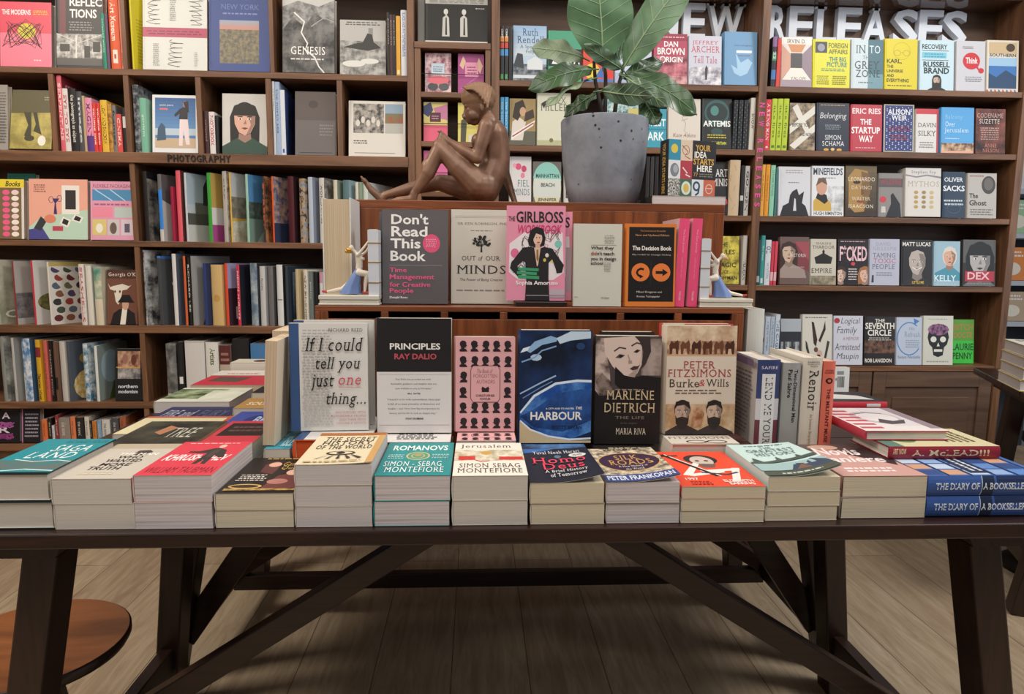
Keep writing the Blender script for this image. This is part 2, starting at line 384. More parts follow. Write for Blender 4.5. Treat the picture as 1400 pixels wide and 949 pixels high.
# ------------------------------------------------------------------ the room
def structure(name, a, b, mat):
    m = MB(); m.box(a, b, mat); return tag(m.build(name), None, None, kind='structure')
def floor_mat():
    m, N, L, b = new_mat('oak_floor')
    tc = N.new('ShaderNodeTexCoord'); mp = N.new('ShaderNodeMapping'); mp.inputs['Rotation'].default_value = (0, 0, PI/2); mp.inputs['Location'].default_value = (0.3, .07, 0)
    br = N.new('ShaderNodeTexBrick'); br.inputs['Scale'].default_value = 1; br.inputs['Brick Width'].default_value = 2.3; br.inputs['Row Height'].default_value = .225
    br.inputs['Mortar Size'].default_value = .0016; br.inputs['Mortar Smooth'].default_value = .4; br.inputs['Bias'].default_value = 0
    br.inputs['Color1'].default_value = lin('b09c84'); br.inputs['Color2'].default_value = lin('c4b298'); br.inputs['Mortar'].default_value = lin('5c4b3c')
    L.new(tc.outputs['Object'], mp.inputs[0]); L.new(mp.outputs[0], br.inputs['Vector'])
    m2 = N.new('ShaderNodeMapping'); m2.inputs['Scale'].default_value = (9, 1, 1); L.new(tc.outputs['Object'], m2.inputs[0])
    nz = N.new('ShaderNodeTexNoise'); nz.inputs['Scale'].default_value = 3.2; nz.inputs['Detail'].default_value = 9; nz.inputs['Roughness'].default_value = .68; nz.inputs['Distortion'].default_value = 1.2
    L.new(m2.outputs[0], nz.inputs['Vector'])
    cr = N.new('ShaderNodeValToRGB'); e = cr.color_ramp.elements; e[0].position = .3; e[0].color = lin('b9ab98'); e[1].position = .7; e[1].color = (1, 1, 1, 1)
    L.new(nz.outputs[0], cr.inputs[0])
    vo = N.new('ShaderNodeTexVoronoi'); vo.inputs['Scale'].default_value = 1.9; L.new(tc.outputs['Object'], vo.inputs['Vector'])
    kr = N.new('ShaderNodeValToRGB'); k = kr.color_ramp.elements; k[0].position = .015; k[0].color = lin('4a3b30'); k[1].position = .05; k[1].color = (1, 1, 1, 1)
    L.new(vo.outputs['Distance'], kr.inputs[0])
    a = N.new('ShaderNodeMix'); a.data_type = 'RGBA'; a.blend_type = 'MULTIPLY'; a.inputs[0].default_value = .8
    L.new(br.outputs[0], a.inputs[6]); L.new(cr.outputs[0], a.inputs[7])
    c = N.new('ShaderNodeMix'); c.data_type = 'RGBA'; c.blend_type = 'MULTIPLY'; c.inputs[0].default_value = .85
    L.new(a.outputs[2], c.inputs[6]); L.new(kr.outputs[0], c.inputs[7]); L.new(c.outputs[2], b.inputs['Base Color'])
    bp = N.new('ShaderNodeBump'); bp.inputs['Strength'].default_value = .12; bp.inputs['Distance'].default_value = .002; L.new(nz.outputs[0], bp.inputs['Height']); L.new(bp.outputs[0], b.inputs['Normal'])
    b.inputs['Roughness'].default_value = .5
    return m
structure('floor', (-3.3, -2.4, -.05), (4.8, 5.1, 0), floor_mat())
PLASTER = paint('6d6460', .9); PALE = paint('b9bdc6', .9)
structure('wall_back', (-3.3, 3.37, 0), (2.52, 3.45, 3.5), PLASTER)
structure('wall_far', (2.4, 5.0, 0), (4.8, 5.1, 3.5), PALE)
structure('wall_left', (-3.4, -2.4, 0), (-3.3, 3.45, 3.5), PLASTER)
structure('wall_right', (4.8, -2.4, 0), (4.9, 5.1, 3.5), PALE)
structure('ceiling', (-3.4, -2.4, 3.5), (4.9, 5.1, 3.58), paint('c9c4bd', .9))

SH = wood('shelf_walnut', '543724', '8a6144', 0, 9, .45)
SHV = wood('shelf_walnut_upright', '543724', '8a6144', 2, 9, .45)
BK = wood('shelf_back_walnut', '463327', '6c5241', 0, 7, .6)
DK = wood('dark_table_wood', '170c09', '341d15', 0, 16, .34)
DKV = wood('dark_table_wood_upright', '170c09', '341d15', 2, 16, .36)
DKY = wood('dark_table_wood_depth', '170c09', '341d15', 1, 16, .36)
CR = wood('crate_rosewood', '572c18', '955530', 2, 10, .34)
CRT = wood('crate_rosewood_top', '572c18', '955530', 0, 10, .34)
BLACK = paint('15110f', .5)

def part(parent, name, a, b, mat, bevel=.0015):
    m = MB(); m.box(a, b, mat); return m.build(name, parent, bevel)
def letters_mesh(m, s, style, P, ux, uy, un, wd, hg, dep, mat):
    """solid letters: P lower left corner, ux/uy directions, un towards the viewer"""
    vs, fs, a = glyphs(s, style); P, ux, uy, un = Vector(P), Vector(ux), Vector(uy), Vector(un)
    q = [P+ux*(u*wd)+uy*(v*hg) for u, v in vs]; n = len(q); cnt = {}
    for f in fs:
        for i in range(len(f)):
            e = (f[i], f[(i+1) % len(f)]); cnt.setdefault(tuple(sorted(e)), []).append(e)
    m.add([x+un*dep for x in q]+q, [tuple(f) for f in fs]+[(e[0][1], e[0][0], e[0][0]+n, e[0][1]+n) for e in cnt.values() if len(e) == 1], mat)

YF, YB = 3.0, 3.335                                     # shelf fronts and back panels
ZA, ZB, ZC, ZD, ZE, ZF = 1.955, 1.622, 1.257, .897, .562, .375
# --- photography bookcase
lb = empty('bookcase', 'wide dark walnut bookcase with cubbyholes and black photography lettering on its shelf', 'bookcase', T(-1.35, 3.17, 0))
def at0(o, p): o.matrix_parent_inverse = Matrix.Translation(-p.location); return o
def lpart(p, name, a, b, mat, bevel=.0015): return at0(part(p, name, a, b, mat, bevel), p)
LX0, LX1 = -2.45, -.265
lpart(lb, 'back_panel', (LX0, YB, 0), (LX1, YB+.015, 2.62), BK)
lpart(lb, 'upright', (LX1-.028, YF, 0), (LX1, YB, 2.62), SHV); lpart(lb, 'upright', (LX0, YF, 0), (LX0+.03, YB, 2.62), SHV)
for z, t in ((2.44, .025), (ZA, .024), (ZB, .042), (ZC, .024), (ZD, .032), (ZE, .028), (ZF, .03)):
    lpart(lb, 'shelf', (LX0+.03, YF if z != ZB else YF-.006, z-t), (LX1-.028, YB, z), SH)
lpart(lb, 'plinth_board', (LX0+.03, YF+.03, 0), (LX1-.028, YF+.05, .345), SH)
for px in (72, 174, 272, 367.5, 464.5):
    x = onY(px, 155, YF).x; lpart(lb, 'divider', (x-.011, YF+.002, ZB), (x+.011, YB, ZA-.024), SHV)
for px in (169.5, 371):
    x = onY(px, 60, YF).x; lpart(lb, 'divider', (x-.009, YF+.002, ZA), (x+.009, YB, 2.415), SHV)
for z0, z1 in ((ZC, ZB-.042), (ZD, ZC-.024), (ZE, ZD-.032), (ZF, ZE-.028)):
    lpart(lb, 'divider', (-1.452, YF+.002, z0), (-1.43, YB, z1), SHV)
A, B = onY(229, 223, YF-.006), onY(316, 213, YF-.006); pit_ = (B.x-A.x)/11
for i, ch in enumerate('PHOTOGRAPHY'):
    m = MB(); letters_mesh(m, ch, 'b', (A.x+pit_*(i+.06), YF-.0062, ZB-.036), (1, 0, 0), (0, 0, 1), (0, -1, 0), pit_*.84, .029, .003, BLACK)
    tag(at0(m.build('letter', lb), lb), 'black raised capital letter', None)

# --- narrow postcard-style rack between the two bookcases
mr = empty('display_rack', 'narrow wooden rack of small face-out pockets with thin retaining wires', 'rack', T(-.11, 3.17, 0))
rx0, rx1 = -.263, .055; rz = onY(620, 58, YF).z
lpart(mr, 'side_panel', (rx0, YF, 0), (rx0+.025, YB, rz-.026), SHV); lpart(mr, 'side_panel', (rx1-.022, YF, 0), (rx1, YB, rz-.026), SHV)
lpart(mr, 'top_board', (rx0, YF-.004, rz-.026), (rx1, YB, rz), SH); lpart(mr, 'back_panel', (rx0+.025, YF+.16, 0), (rx1-.022, YF+.175, rz-.026), BK)
RZS = [onY(620, y, YF).z for y in (126, 193.5, 262)]
for z in RZS: lpart(mr, 'shelf', (rx0+.025, YF+.002, z-.022), (rx1-.022, YF+.16, z), SH)
for y in (100.5, 168.5, 236):
    p, q = onY(576, y, YF+.012), onY(664, y+.5, YF+.012); w = MB(); w.tube([(rx0+.025, YF+.012, p.z), (rx1-.022, YF+.012, p.z)], .0016, BLACK, 8); at0(w.build('retaining_wire', mr), mr)

# --- new releases bookcase
rb = empty('bookcase', 'wide brown bookcase of new books with pink vertical lettering on its middle upright', 'bookcase', T(1.25, 3.17, 0))
RYB = 3.215
R1, R2, R3, R4, R5 = 1.9465, 1.680, 1.397, 1.092, .727
RX0, RXM, RX1 = .076, 1.228, 2.412
ZT = 2.346
lpart(rb, 'back_panel', (RX0, RYB, 0), (RX1, RYB+.015, 2.62), BK)
for x in (RX0, RXM, RX1): lpart(rb, 'upright', (x-.017, YF-.004, 0), (x+.017, RYB, 2.62), SHV)
GL = wood('lacquered_walnut_soffit', '4d382d', '6f5343', 0, 7, .06)
for xa, xb in ((RX0+.017, RXM-.017), (RXM+.017, RX1-.017)):
    for z in (R1, R2, R3, R4, R5): lpart(rb, 'shelf', (xa, YF, z-.024), (xb, RYB, z), SH)
    lpart(rb, 'top_board', (xa, YF+.05, ZT), (xb, RYB, ZT+.03), GL)
    lpart(rb, 'toe_board', (xa, YF+.04, 0), (xb, YF+.055, .09), SH)
    n = 2; wd = (xb-xa)/n
    for i in range(n):                                  # panelled cupboard doors below the books
        d = MB(); a, b = xa+i*wd+.004, xa+(i+1)*wd-.004; z0, z1 = .095, R5-.028
        for q in ((a, z0, a+.06, z1), (b-.06, z0, b, z1), (a+.06, z0, b-.06, z0+.07), (a+.06, z1-.07, b-.06, z1)): d.box((q[0], YF+.004, q[1]), (q[2], YF+.026, q[3]), BK)
        d.box((a+.055, YF+.014, z0+.06), (b-.055, YF+.024, z1-.06), BK); d.box((a+.10, YF+.008, z0+.12), (b-.10, YF+.02, z1-.12), BK)
        dr = at0(d.build('cupboard_door', rb, .002), rb); k = MB(); kx = b-.03 if i == 0 else a+.03
        k.ell((kx, YF-.006, .45), (.012, .012, .012), BLACK); k.tube([(kx, YF+.004, .45), (kx, YF-.006, .45)], .005, BLACK, 10); at0(k.build('knob', dr), dr)
PINK = paint('e0559a', .5)
for i, ch in enumerate('NEW RELEASES'):
    if ch == ' ': continue
    f = i/11; y = 144+f*136; p = onY(1040.5-f*8.5, y, YF-.0042); q = .022*(.85 if ch != 'W' else 1.05)
    m = MB(); letters_mesh(m, ch, 'b', (RXM-.012, YF-.0042, p.z+.01), (0, 0, -1), (1, 0, 0), (0, -1, 0), q, .024, .0012, PINK)
    tag(at0(m.build('letter', rb), rb), 'pink capital letter', None)
WH = paint('e6ecf6', .45)
def sign(chars, label, loc):
    g = empty('sign', label, 'sign', T(*loc))
    for ch, a, b in chars:
        A, B = onY(a, 57, 3.185), onY(b, 57, 3.185); z0 = onY(1000, 57, 3.185).z; z1 = onY(1150, 10.5, 3.185).z
        k = MB(); letters_mesh(k, ch, 'sb', (A.x, 3.213, z0), (1, 0, 0), (0, 0, 1), (0, -1, 0), B.x-A.x, z1-z0, .033, WH); at0(k.build('letter', g), g)
sign((('N', 889, 929), ('E', 933, 963), ('W', 964, 1017)), 'big white slab serif letters on the bookcase back panel above a maroon novel', (.9, 3.33, 1.96))
sign((('R', 1049, 1076), ('E', 1077, 1110), ('L', 1111, 1142), ('E', 1143, 1176), ('A', 1175, 1214), ('S', 1219, 1253), ('E', 1254, 1287), ('S', 1286, 1320)), 'big white slab serif letters on the bookcase back panel above the yellow books', (1.8, 3.33, 1.96))

# --- trestle tables
def table(label, cx, y0, y1, xa, xb, ht=.842, hb=.915, braceB=None, rot=0, zt=.764, inset=.12):
    t = empty('trestle_table', label, 'table', T(cx, (y0+y1)/2, 0)); ym = (y0+y1)/2
    at = lambda o: at0(o, t)
    m = MB(); n = 4
    for i in range(n):                                   # four boards with fine joints
        a = y0+(y1-y0)*i/n; b = y0+(y1-y0)*(i+1)/n-.0012; m.box((xa, a, zt-.026), (xb, b, zt), DK)
    at(m.build('tabletop', t, .003))
    for s in (-1, 1):
        X = lambda z: cx+s*(hb+(ht-hb)*z/(zt-.026)); yf, yb = y0+inset, y1-.065
        for yy, dy in ((yf, -.008), (yb, .0)):
            fr = .045 if dy else 0; m = MB(); m.bar((X(0)+s*fr, yy+dy, 0), (X(zt-.07)-s*fr*.25, yy, zt-.07), .058, .07, DKV, (0, 1, 0)); at(m.build('leg', t, .004))
        m = MB(); xc = X(.7); m.prism([(xc-s*.066, zt-.027), (xc-s*.042, zt-.073), (xc+s*.076, zt-.073), (xc+s*.086, zt-.027)], y0+inset-.045, y1-.025, DKY, 1); at(m.build('crossbeam', t, .003))
        m = MB(); m.bar((X(.15), yf+.02, .15), (X(.15), yb-.02, .15), .034, .06, DKY, (0, 0, 1)); at(m.build('stretcher', t, .003))
        m = MB(); m.bar((cx+s*.03, ym, zt-.05), (X(.16)-s*.015, ym, .165), .05, .042, DK, (0, 1, 0)); at(m.build('brace', t, .003))
        if braceB:
            m = MB(); m.bar((cx+s*braceB, y0+.055, zt-.03), (X(.12)+s*.022, y0+.055, .115), .066, .03, DK, (0, 1, 0)); at(m.build('brace', t, .003))
    m = MB(); m.bar((cx-hb+.02, ym, .125), (cx+hb-.02, ym, .125), .035, .05, DK, (0, 0, 1)); at(m.build('rail', t, .003))
    t.rotation_euler.z = rot
    return t
table('long dark wooden trestle table carrying the front row of paperback stacks', .095, 1.058, 1.805, -.90, 1.15)
table('dark wooden trestle table standing behind the long front one, under the plant', .095, 1.822, 2.57, -.90, 1.2, braceB=.50, inset=.055)
table('dark trestle table with four grey books near the window end of the bookcase', 2.59, 1.745, 2.495, 1.89, 3.29, .55, .62, rot=-math.radians(23))

# --- stools
def stool(label, x, y, r, seat_mat, zs=.45):
    t = empty('stool', label, 'stool', T(x, y, 0)); at = lambda o: at0(o, t)
    m = MB(); pr = [(r-.004, zs), (r-.02, zs-.001), (r*.5, zs-.006), (0, zs-.008)]; m.lathe(pr, seat_mat, 56, (x, y, 0)); m.lathe([(0, zs-.03), (r-.03, zs-.03), (r-.006, zs-.025), (r, zs-.014), (r, zs-.003), (r-.004, zs)], DK, 56, (x, y, 0)); at(m.build('seat', t))
    m = MB(); m.lathe([(0, zs-.045), (r*.62, zs-.045), (r*.62, zs-.031), (0, zs-.031)], BLACK, 36, (x, y, 0)); m.tube([(x, y, .30), (x, y, zs-.045)], .022, BLACK, 16); at(m.build('swivel', t))
    for k in range(3):
        a = math.radians(100+80*k); c, s = math.cos(a), math.sin(a); m = MB(); m.bar((x+c*.05, y+s*.05, zs-.06), (x+c*r*.95, y+s*r*.95, 0), .03, .03, DKV, (c, s, 0)); at(m.build('leg', t, .003))
SEAT = wood('round_oak_seat', '6b3f25', 'a5683e', 0, 6, .3, 9)
stool('round brown wooden stool under the end of the long table', -.922, 1.378, .182, SEAT, .40)
def pedestal():
    x, y = 2.25, 2.45; t = empty('pedestal_stool', 'black pedestal stool with round foot under the table of grey books', 'stool', T(x, y, 0)); at = lambda o: at0(o, t)
    m = MB(); m.lathe([(0, 0), (.155, 0), (.155, .02), (.13, .04), (.06, .07), (.03, .1), (0, .1)], BLACK, 40, (x, y, 0)); at(m.build('base', t))
    m = MB(); m.lathe([(0, .1), (.028, .1), (.022, .2), (.034, .3), (.022, .4), (.03, .5), (0, .5)], BLACK, 24, (x, y, 0)); at(m.build('column', t))
    m = MB(); m.lathe([(0, .5), (.11, .5), (.12, .51), (.12, .54), (.10, .55), (0, .55)], BLACK, 40, (x, y, 0)); at(m.build('seat', t))
pedestal()

# --- the two stepped wooden crates
PX0, PX1, PY, PZ = -.351, .600, 1.50, 1.094
def crate(label, x0, x1, y0, y1, z0, z1, t=.02, slots=0):
    c = empty('display_crate', label, 'crate', T((x0+x1)/2, (y0+y1)/2, z0)); at = lambda o: at0(o, c)
    zf = z1-t-(.016 if slots else 0)
    m = MB(); m.box((x0+t, y0, z0), (x1-t, y0+t, zf), CR); at(m.build('front_panel', c, .001))
    for i in range(slots+1 if slots else 0):               # small blocks that leave a row of slots under the top board
        xx = x0+t+(x1-x0-2*t-.016)*i/slots; m = MB(); m.box((xx, y0, zf), (xx+.016, y0+t, z1-t), CR); at(m.build('spacer_block', c, .0008))
    m = MB(); m.box((x0+t, y1-t, z0), (x1-t, y1, z1-t), CR); at(m.build('back_panel', c, .001))
    for a, b in ((x0, x0+t), (x1-t, x1)):
        m = MB(); m.box((a, y0, z0), (b, y1, z1-t), CR); at(m.build('side_panel', c, .0015))
    m = MB(); m.box((x0, y0, z1-t), (x1, y1, z1), CRT); at(m.build('top_board', c, .0015))
crate('lower reddish brown wooden crate behind the standing front books', PX0, PX1, PY, 2.02, .7645, PZ, .012, 7)
QX0, QX1, QY, QZ = -.302, .616, 1.70, 1.338
crate('upper reddish brown wooden crate under the bronze statue and plant', QX0, QX1, QY, 2.015, PZ+.0005, QZ)

# ================================================================== books on the shelves
def scrib(cx, cy, rx, ry, n, lw, c, seed):
    rs = random.Random(seed)
    return ('l', [(cx+rx*math.sin(a*2.1+seed)*rs.uniform(.6, 1), cy+ry*math.sin(a*3.3)*rs.uniform(.6, 1)) for a in [k*.45 for k in range(n)]], lw, c)
def ground(c1, c2, sc, y0=0, y1=1, x0=0, x1=1): return ('r', x0, y0, x1, y1, 'n:%s:%s:%g' % (c1, c2, sc))

PB = 'photography bookcase top row'
a = Row(PB, ZA, group='books on the top shelf of the photography bookcase')
a.f('pink cover with black loops', 'pink', -4, 67, 3, 'ef7d92', [('r', 0, .52, 1, 1, 'dc4a5e'), ('e', .52, .55, .18, .12, 'd8c23a'), scrib(.45, .5, .42, .24, 60, .0022, '2a2020', 1), ('t', 'THE MODERNS', .04, .80, .60, .88, 'f3ecec', 'b'), ('x', .64, .80, .95, .88, 3, 'e8c23c')]+[('x', .66, .08, .82, .12, 1, 'f5e6e8')], t=.03)  # paler lower half is gloss reflection put into the cover colour
a.f('black architecture book, bold white capitals', 'black', 71, 138, -8, '2b2a2b', [('r', .09, .30, .22, .98, '6d3038'), ('t', 'REFLEC', .30, .84, .97, .95, 'f4f0ea', 'b'), ('t', 'TIONS', .30, .68, .86, .80, 'f4f0ea', 'b'), ('x', .28, .50, .8, .64, 4, '8d8a86'), ('r', .03, .03, .97, .46, 'n:6b6a68:c9c6c0:40'), ('r', .03, .03, .97, .13, '55534f'), ('l', [(.03, .46), (.5, .34), (.97, .46)], .002, 'e0ddd6'), ('r', .42, .13, .45, .44, 'dedad2'), ('r', .6, .14, .72, .3, '3a3936'), ('r', .78, .22, .93, .36, '34332f'), ('r', .1, .22, .3, .32, '3f3e3a')])
a.s('thin green spine', 'green', 137, 142, 18, '2f8f72', [('v', 'collected works', .1, .7, .25, .75, 'd8efe2')])
a.s('thin purple grey spine', 'purple', 142, 146.5, 18, '6a5068')
a.s('orange spine, white lettering', 'orange', 146.5, 160, -8, 'e0623a', [('v', 'e Art Museum', .04, .62, .2, .75, 'f6ece2', 'b')]+[('r', .25, .08, .75, .26, 'eae2d6'), ('r', .4, .14, .6, .2, 'c5502e')])
a.s('thin salmon spine', 'salmon', 160.3, 163.4, -8, 'd97a62', [('v', 'essays', .78, .95, .2, .8, '3b2a26')])
a.s('yellow cover with pale flower', 'yellow', 174.5, 178, -10, 'd9c92c', [], art=[('r', 0, 0, 1, 1, 'd9c92c'), ('e', .62, .45, .18, .14, 'd8d8dc'), ('e', .62, .45, .07, .05, 'c9b52a'), ('x', .1, .1, .3, .7, 14, 'b5a528')], w=.2, fan=.38, label='yellow cover with a pale flower, half hidden by the scribbled grey book')
a.f('pale grey book of ink scribbles', 'scribbled', 191.5, 280.5, -6, 'd7d8d2', [('r', 0, .44, 1, .57, 'b04a66'), ('x', .05, .47, .95, .54, 2, '8c2f4c')]+[('l', [(.12+.165*j+.085*math.sin(k*.9+j)+.03*math.sin(k*2.3), .60+.009*k+.012*math.cos(k*.9)) for k in range(44)], .0018, '2a2a28') for j in (.3, 4.3)]+[('l', [(.5+.1*math.sin(k*.9)+.03*math.cos(k*1.7), .03+.009*k+.012*math.cos(k*.9)) for k in range(42)], .0018, '2a2a28'), ('x', .42, .66, .52, .98, 12, '6d6d68'), ('x', .16, .05, .26, .36, 12, '8a8a84'), ('x', .8, .05, .86, .25, 8, '8a8a84')], t=.032)
a.f('navy book with city photograph', 'navy', 283, 367, -8, '3d4f8a', [('r', .17, .10, .82, .66, 'n:8f8368:5f5f58:60'), ('g', .17, .54, .82, .66, 'c88c7c', '9aa6b8'), ('t', 'NEW YORK', .2, .80, .82, .87, '707db0'), ('x', .22, .73, .8, .77, 1, '8590bd')], t=.04)
a.f('grey mountain photograph book', 'mountain', 384, 456, -6, '4b4b4a', [ground('343434', '7b7a78', 14), ('p', [(0, .55), (.2, .72), (.42, .6), (.62, .78), (1, .6), (1, 1), (0, 1)], 'n:5c5c5c:a5a4a2:22'), ('p', [(0, .85), (.3, .93), (.7, .86), (1, .95), (1, 1), (0, 1)], 'c5c3be'), ('l', [(.22, .78), (.42, .66), (.36, .52), (.48, .38), (.44, .3), (.62, .2), (.7, .08), (.8, 0)], .006, 'e4e2dc'), ('l', [(.55, .6), (.8, .72), (1, .66)], .004, 'a8a6a2'), ('t', 'GENESIS', .16, .235, .82, .34, 'f3f1ec', 's'), ('x', .15, .16, .85, .20, 1, 'd8d6d2')], t=.045)
a.f('grey photograph of figure on grass', 'pale grey', 464, 527, 28, '9b9a97', [ground('6e6d6a', 'b7b5b0', 30), ('r', 0, .62, 1, 1, 'b9b7b2'), ('r', .62, .66, .72, .86, '8d8c88'), ('p', [(.08, .5), (.3, .56), (.5, .6), (.6, .76), (.7, .74), (.74, .6), (.9, .5), (.6, .44)], '3a3937'), ('e', .3, .2, .25, .06, 'dddbd5'), ('e', .65, .25, .2, .05, 'dddbd5'), ('x', .1, .9, .9, .98, 2, '5b5a57')], t=.02)
for i, (c, y, l) in enumerate((('1e1b1b', 17, 'thin black spine beside the grey photograph book'), ('4d2a2a', 20, 'thin maroon spine among black ones'), ('231e1e', 20, 'thin black spine beside the golden spine'))):
    a.s('', 'black' if i != 1 else 'maroon', 528.5+4*i, 532.5+4*i, y, c, [('v', 'portraits', .1, .5, .3, .7, 'cfc8bd')], label=l+', '+PB)
a.s('golden yellow spine', 'golden', 541, 547, 22, 'e0a32c', [('r', .2, .03, .8, .1, 'f0e0b0')])
a.s('white spine, blue lettering', 'white', 547.5, 556, 14, 'dcdde2', [('v', 'BLACK AND WHITE PHOTOGRAPHS', .04, .7, .25, .75, '4b5f9c', 'b')])
a.done()

CB = 'photography cubbyholes'
b = Row(CB, ZB, group='books in the photography cubbyholes')
b.f('grey page-like cover', 'grey', -30, 7, 116, '9a958e', [('x', .55, .1, .95, .9, 18, '6a655f')], label='grey printed cover cut off by the edge, first cubbyhole')
b.f('olive yellow book, leggy shadow', 'olive', 9, 67, 124, 'b5a455', [ground('8c7f3e', 'c8b863', 9), ('p', [(0, .6), (1, .62), (1, 1), (0, 1)], '5b5430'), ('p', [(.3, .62), (.42, .4), (.33, .22), (.5, .18), (.5, .38), (.48, .62)], '3d3822'), ('p', [(.52, .62), (.6, .42), (.55, .3), (.75, .24), (.68, .42), (.62, .62)], '3d3822'), ('e', .46, .18, .12, .05, '3d3822'), ('p', circ(.76, .14, .1, .09, 9), 'e8e6da'), ('x', .78, .82, .95, .9, 2, 'b8b28c')], t=.045, lean=.2)
for i, (lk, sh, x0, x1, y, c, tx, tc) in enumerate((
    ('tall pinkish red spine', 'pinkish', 76.5, 83.2, 103, 'd8606e', 'SERPENTINE', 'f0dada'), ('white spine, red letters', 'red-lettered', 84.2, 92, 121, 'ded6d2', 'EYE TO EYE', 'b03038'),
    ('black spine', 'black', 92.2, 103, 121, '242021', 'the photograph as object', 'd8d2c8'), ('slate spine', 'slate', 103.2, 111, 125, '4a4a4e', 'image', 'cfcfcf'), ('thin tan spine', 'tan', 111.2, 115, 131, 'bca27c', '', ''),
    ('pink spine, purple foot', 'pink', 115.2, 125, 134, 'e191ac', 'MAGENTA', '70306a'), ('plain red spine', 'red', 125.2, 130.5, 141, 'd83c36', 'volume one', 'f4dcd4'), ('second plain red spine', 'scarlet', 130.7, 136, 141, 'd63a35', 'volume two', 'f4dcd4'),
    ('yellow spine', 'yellow', 136.2, 145.5, 137, 'e2b83c', 'LIGHT AND SHADOW', '6a4a18'), ('mottled gold spine', 'gold', 145.7, 152, 141, 'n:c9973f:8a5a2c:60', '', ''), ('grey spine', 'grey', 152.2, 157.5, 144, '7a7676', 'frames', '2c2a2a'),
    ('short red spine', 'short red', 158, 165.5, 156, 'd9504e', 'CINEMA', 'f0d8d0'), ('black spine, white patch', 'dark', 166, 171.5, 147, '2a2727', '', ''))):
    sp = [('v', tx, .1, .85, .22, .78, tc, 'b')] if tx else []
    if i == 5: sp = [('r', 0, 0, 1, .3, '5b3a86')]+sp
    if i == 12: sp = [('r', .1, .55, .9, .8, 'd8d5d0')]
    b.s(lk, sh, x0, x1, y, c, sp, **({'art': [('r', 0, 0, 1, 1, '8d2f3c'), ('t', 'SERPENTINE', .1, .8, .9, .9, 'd9a0a4', 'b')], 'w': .26} if i == 0 else {}))
b.s('charcoal photograph spine', 'charcoal', 180.5, 189, 116, 'n:2e3236:8c9298:50', art=[ground('34383c', 'b8bcc0', 20)], w=.26)
b.s('pale green spine', 'pale green', 190, 199, 134, '79b59a', [('v', 'gardens', .3, .7, .3, .7, 'e4f0e6')], art=[('r', 0, 0, 1, 1, '9fcdb4')], w=.24)
b.f('white framed blue seaside photograph', 'seaside', 206, 269, 131, 'dfe0e2', [('r', .06, .08, .95, .95, '4f7fb5'), ('g', .06, .42, .95, .95, '5d8cbc', '2f5c96'), ('r', .06, .08, .95, .25, 'c3ab8e'), ('r', .06, .3, .95, .42, 'b8c8d6'), ('p', [(.1, .2), (.3, .22), (.28, .45), (.2, .52), (.12, .42)], '39566f'), ('p', [(.58, .12), (.66, .12), (.68, .4), (.74, .14), (.82, .14), (.78, .58), (.74, .6), (.6, .58)], 'e8d5d6'), ('p', [(.58, .58), (.77, .58), (.78, .74), (.7, .8), (.6, .76), (.48, .66), (.5, .62), (.6, .68)], '24202a'), ('e', .72, .84, .05, .055, 'a8745c'), ('p', [(.68, .88), (.79, .9), (.8, .7), (.75, .72)], '211a1c'), ('t', 'summer pictures', .16, .80, .46, .84, 'f0f0f0'), ('r', .16, .74, .34, .77, 'd8706a')], t=.035)
b.s('dark maroon spine', 'maroon', 277.5, 284.5, 152, '3f2427', [('v', 'collected', .2, .7, .3, .7, 'a08078')])
b.s('white spine, red capitals', 'white', 285, 293, 153, 'dfd9d6', [('v', 'PHOTOBOOK', .08, .8, .2, .8, 'b83a3e', 'b')])
b.s('narrow black spine', 'black', 293.5, 298, 158, '1e1b1c')
b.f('portrait of fringed dark-haired sitter', 'portrait', 302, 364, 129, 'c9c6c0', [('r', 0, 0, 1, .02, '707070'), ('P', .5, .56, .25, 'd9a995', '1d1716', '2f4a40', 'LF')], t=.03)
b.s('narrow white spine', 'white', 371.2, 374.8, 111, 'dfe2e4', [('v', 'design', .1, .4, .3, .7, '55606c')])
b.s('pale blue spine', 'pale blue', 375, 382, 112, '9fb3cf', [('v', 'the north sea', .1, .7, .25, .75, '2f4a7c')])
b.s('shorter white spine, blue mark', 'bluish', 382.2, 389, 123, 'd5dbe4', [('r', .3, .04, .7, .1, '3f62a8')], art=[('r', 0, 0, 1, 1, '3b4f84'), ('e', .5, .6, .3, .2, '2a3a68')], w=.27)
b.f('large slate grey cover, faint emblem', 'slate', 402, 458, 126, '6c6563', [('r', 0, .55, 1, 1, '5d5350'), ('e', .45, .8, .12, .06, '4a4140'), ('x', .6, .3, .95, .5, 4, '8d8886'), ('l', [(.12, .04), (.92, .04)], .0015, '2d2828')], t=.03)  # lighter grey below is a reflection on the glossy cover, painted in
b.f('white landscape book, two photographs', 'white', 476, 554, 139, 'dcd6cc', [('r', .08, .42, .62, .95, 'n:3d3a38:b9b2a8:36'), ('r', .64, .42, .96, .95, '8fa5b8'), ('r', .64, .6, .96, .78, 'n:a05a3c:6d7a58:30'), ('r', .64, .42, .96, .6, 'b5b3ac')]+[('e', .16+.09*k, .6+.06*(k % 2), .035, .06, 'd8d2c6') for k in range(5)]+[('x', .07, .22, .35, .3, 2, '3c3835'), ('l', [(.1, .06), (.82, .06)], .0015, '4a4440')], t=.025)
b.done()

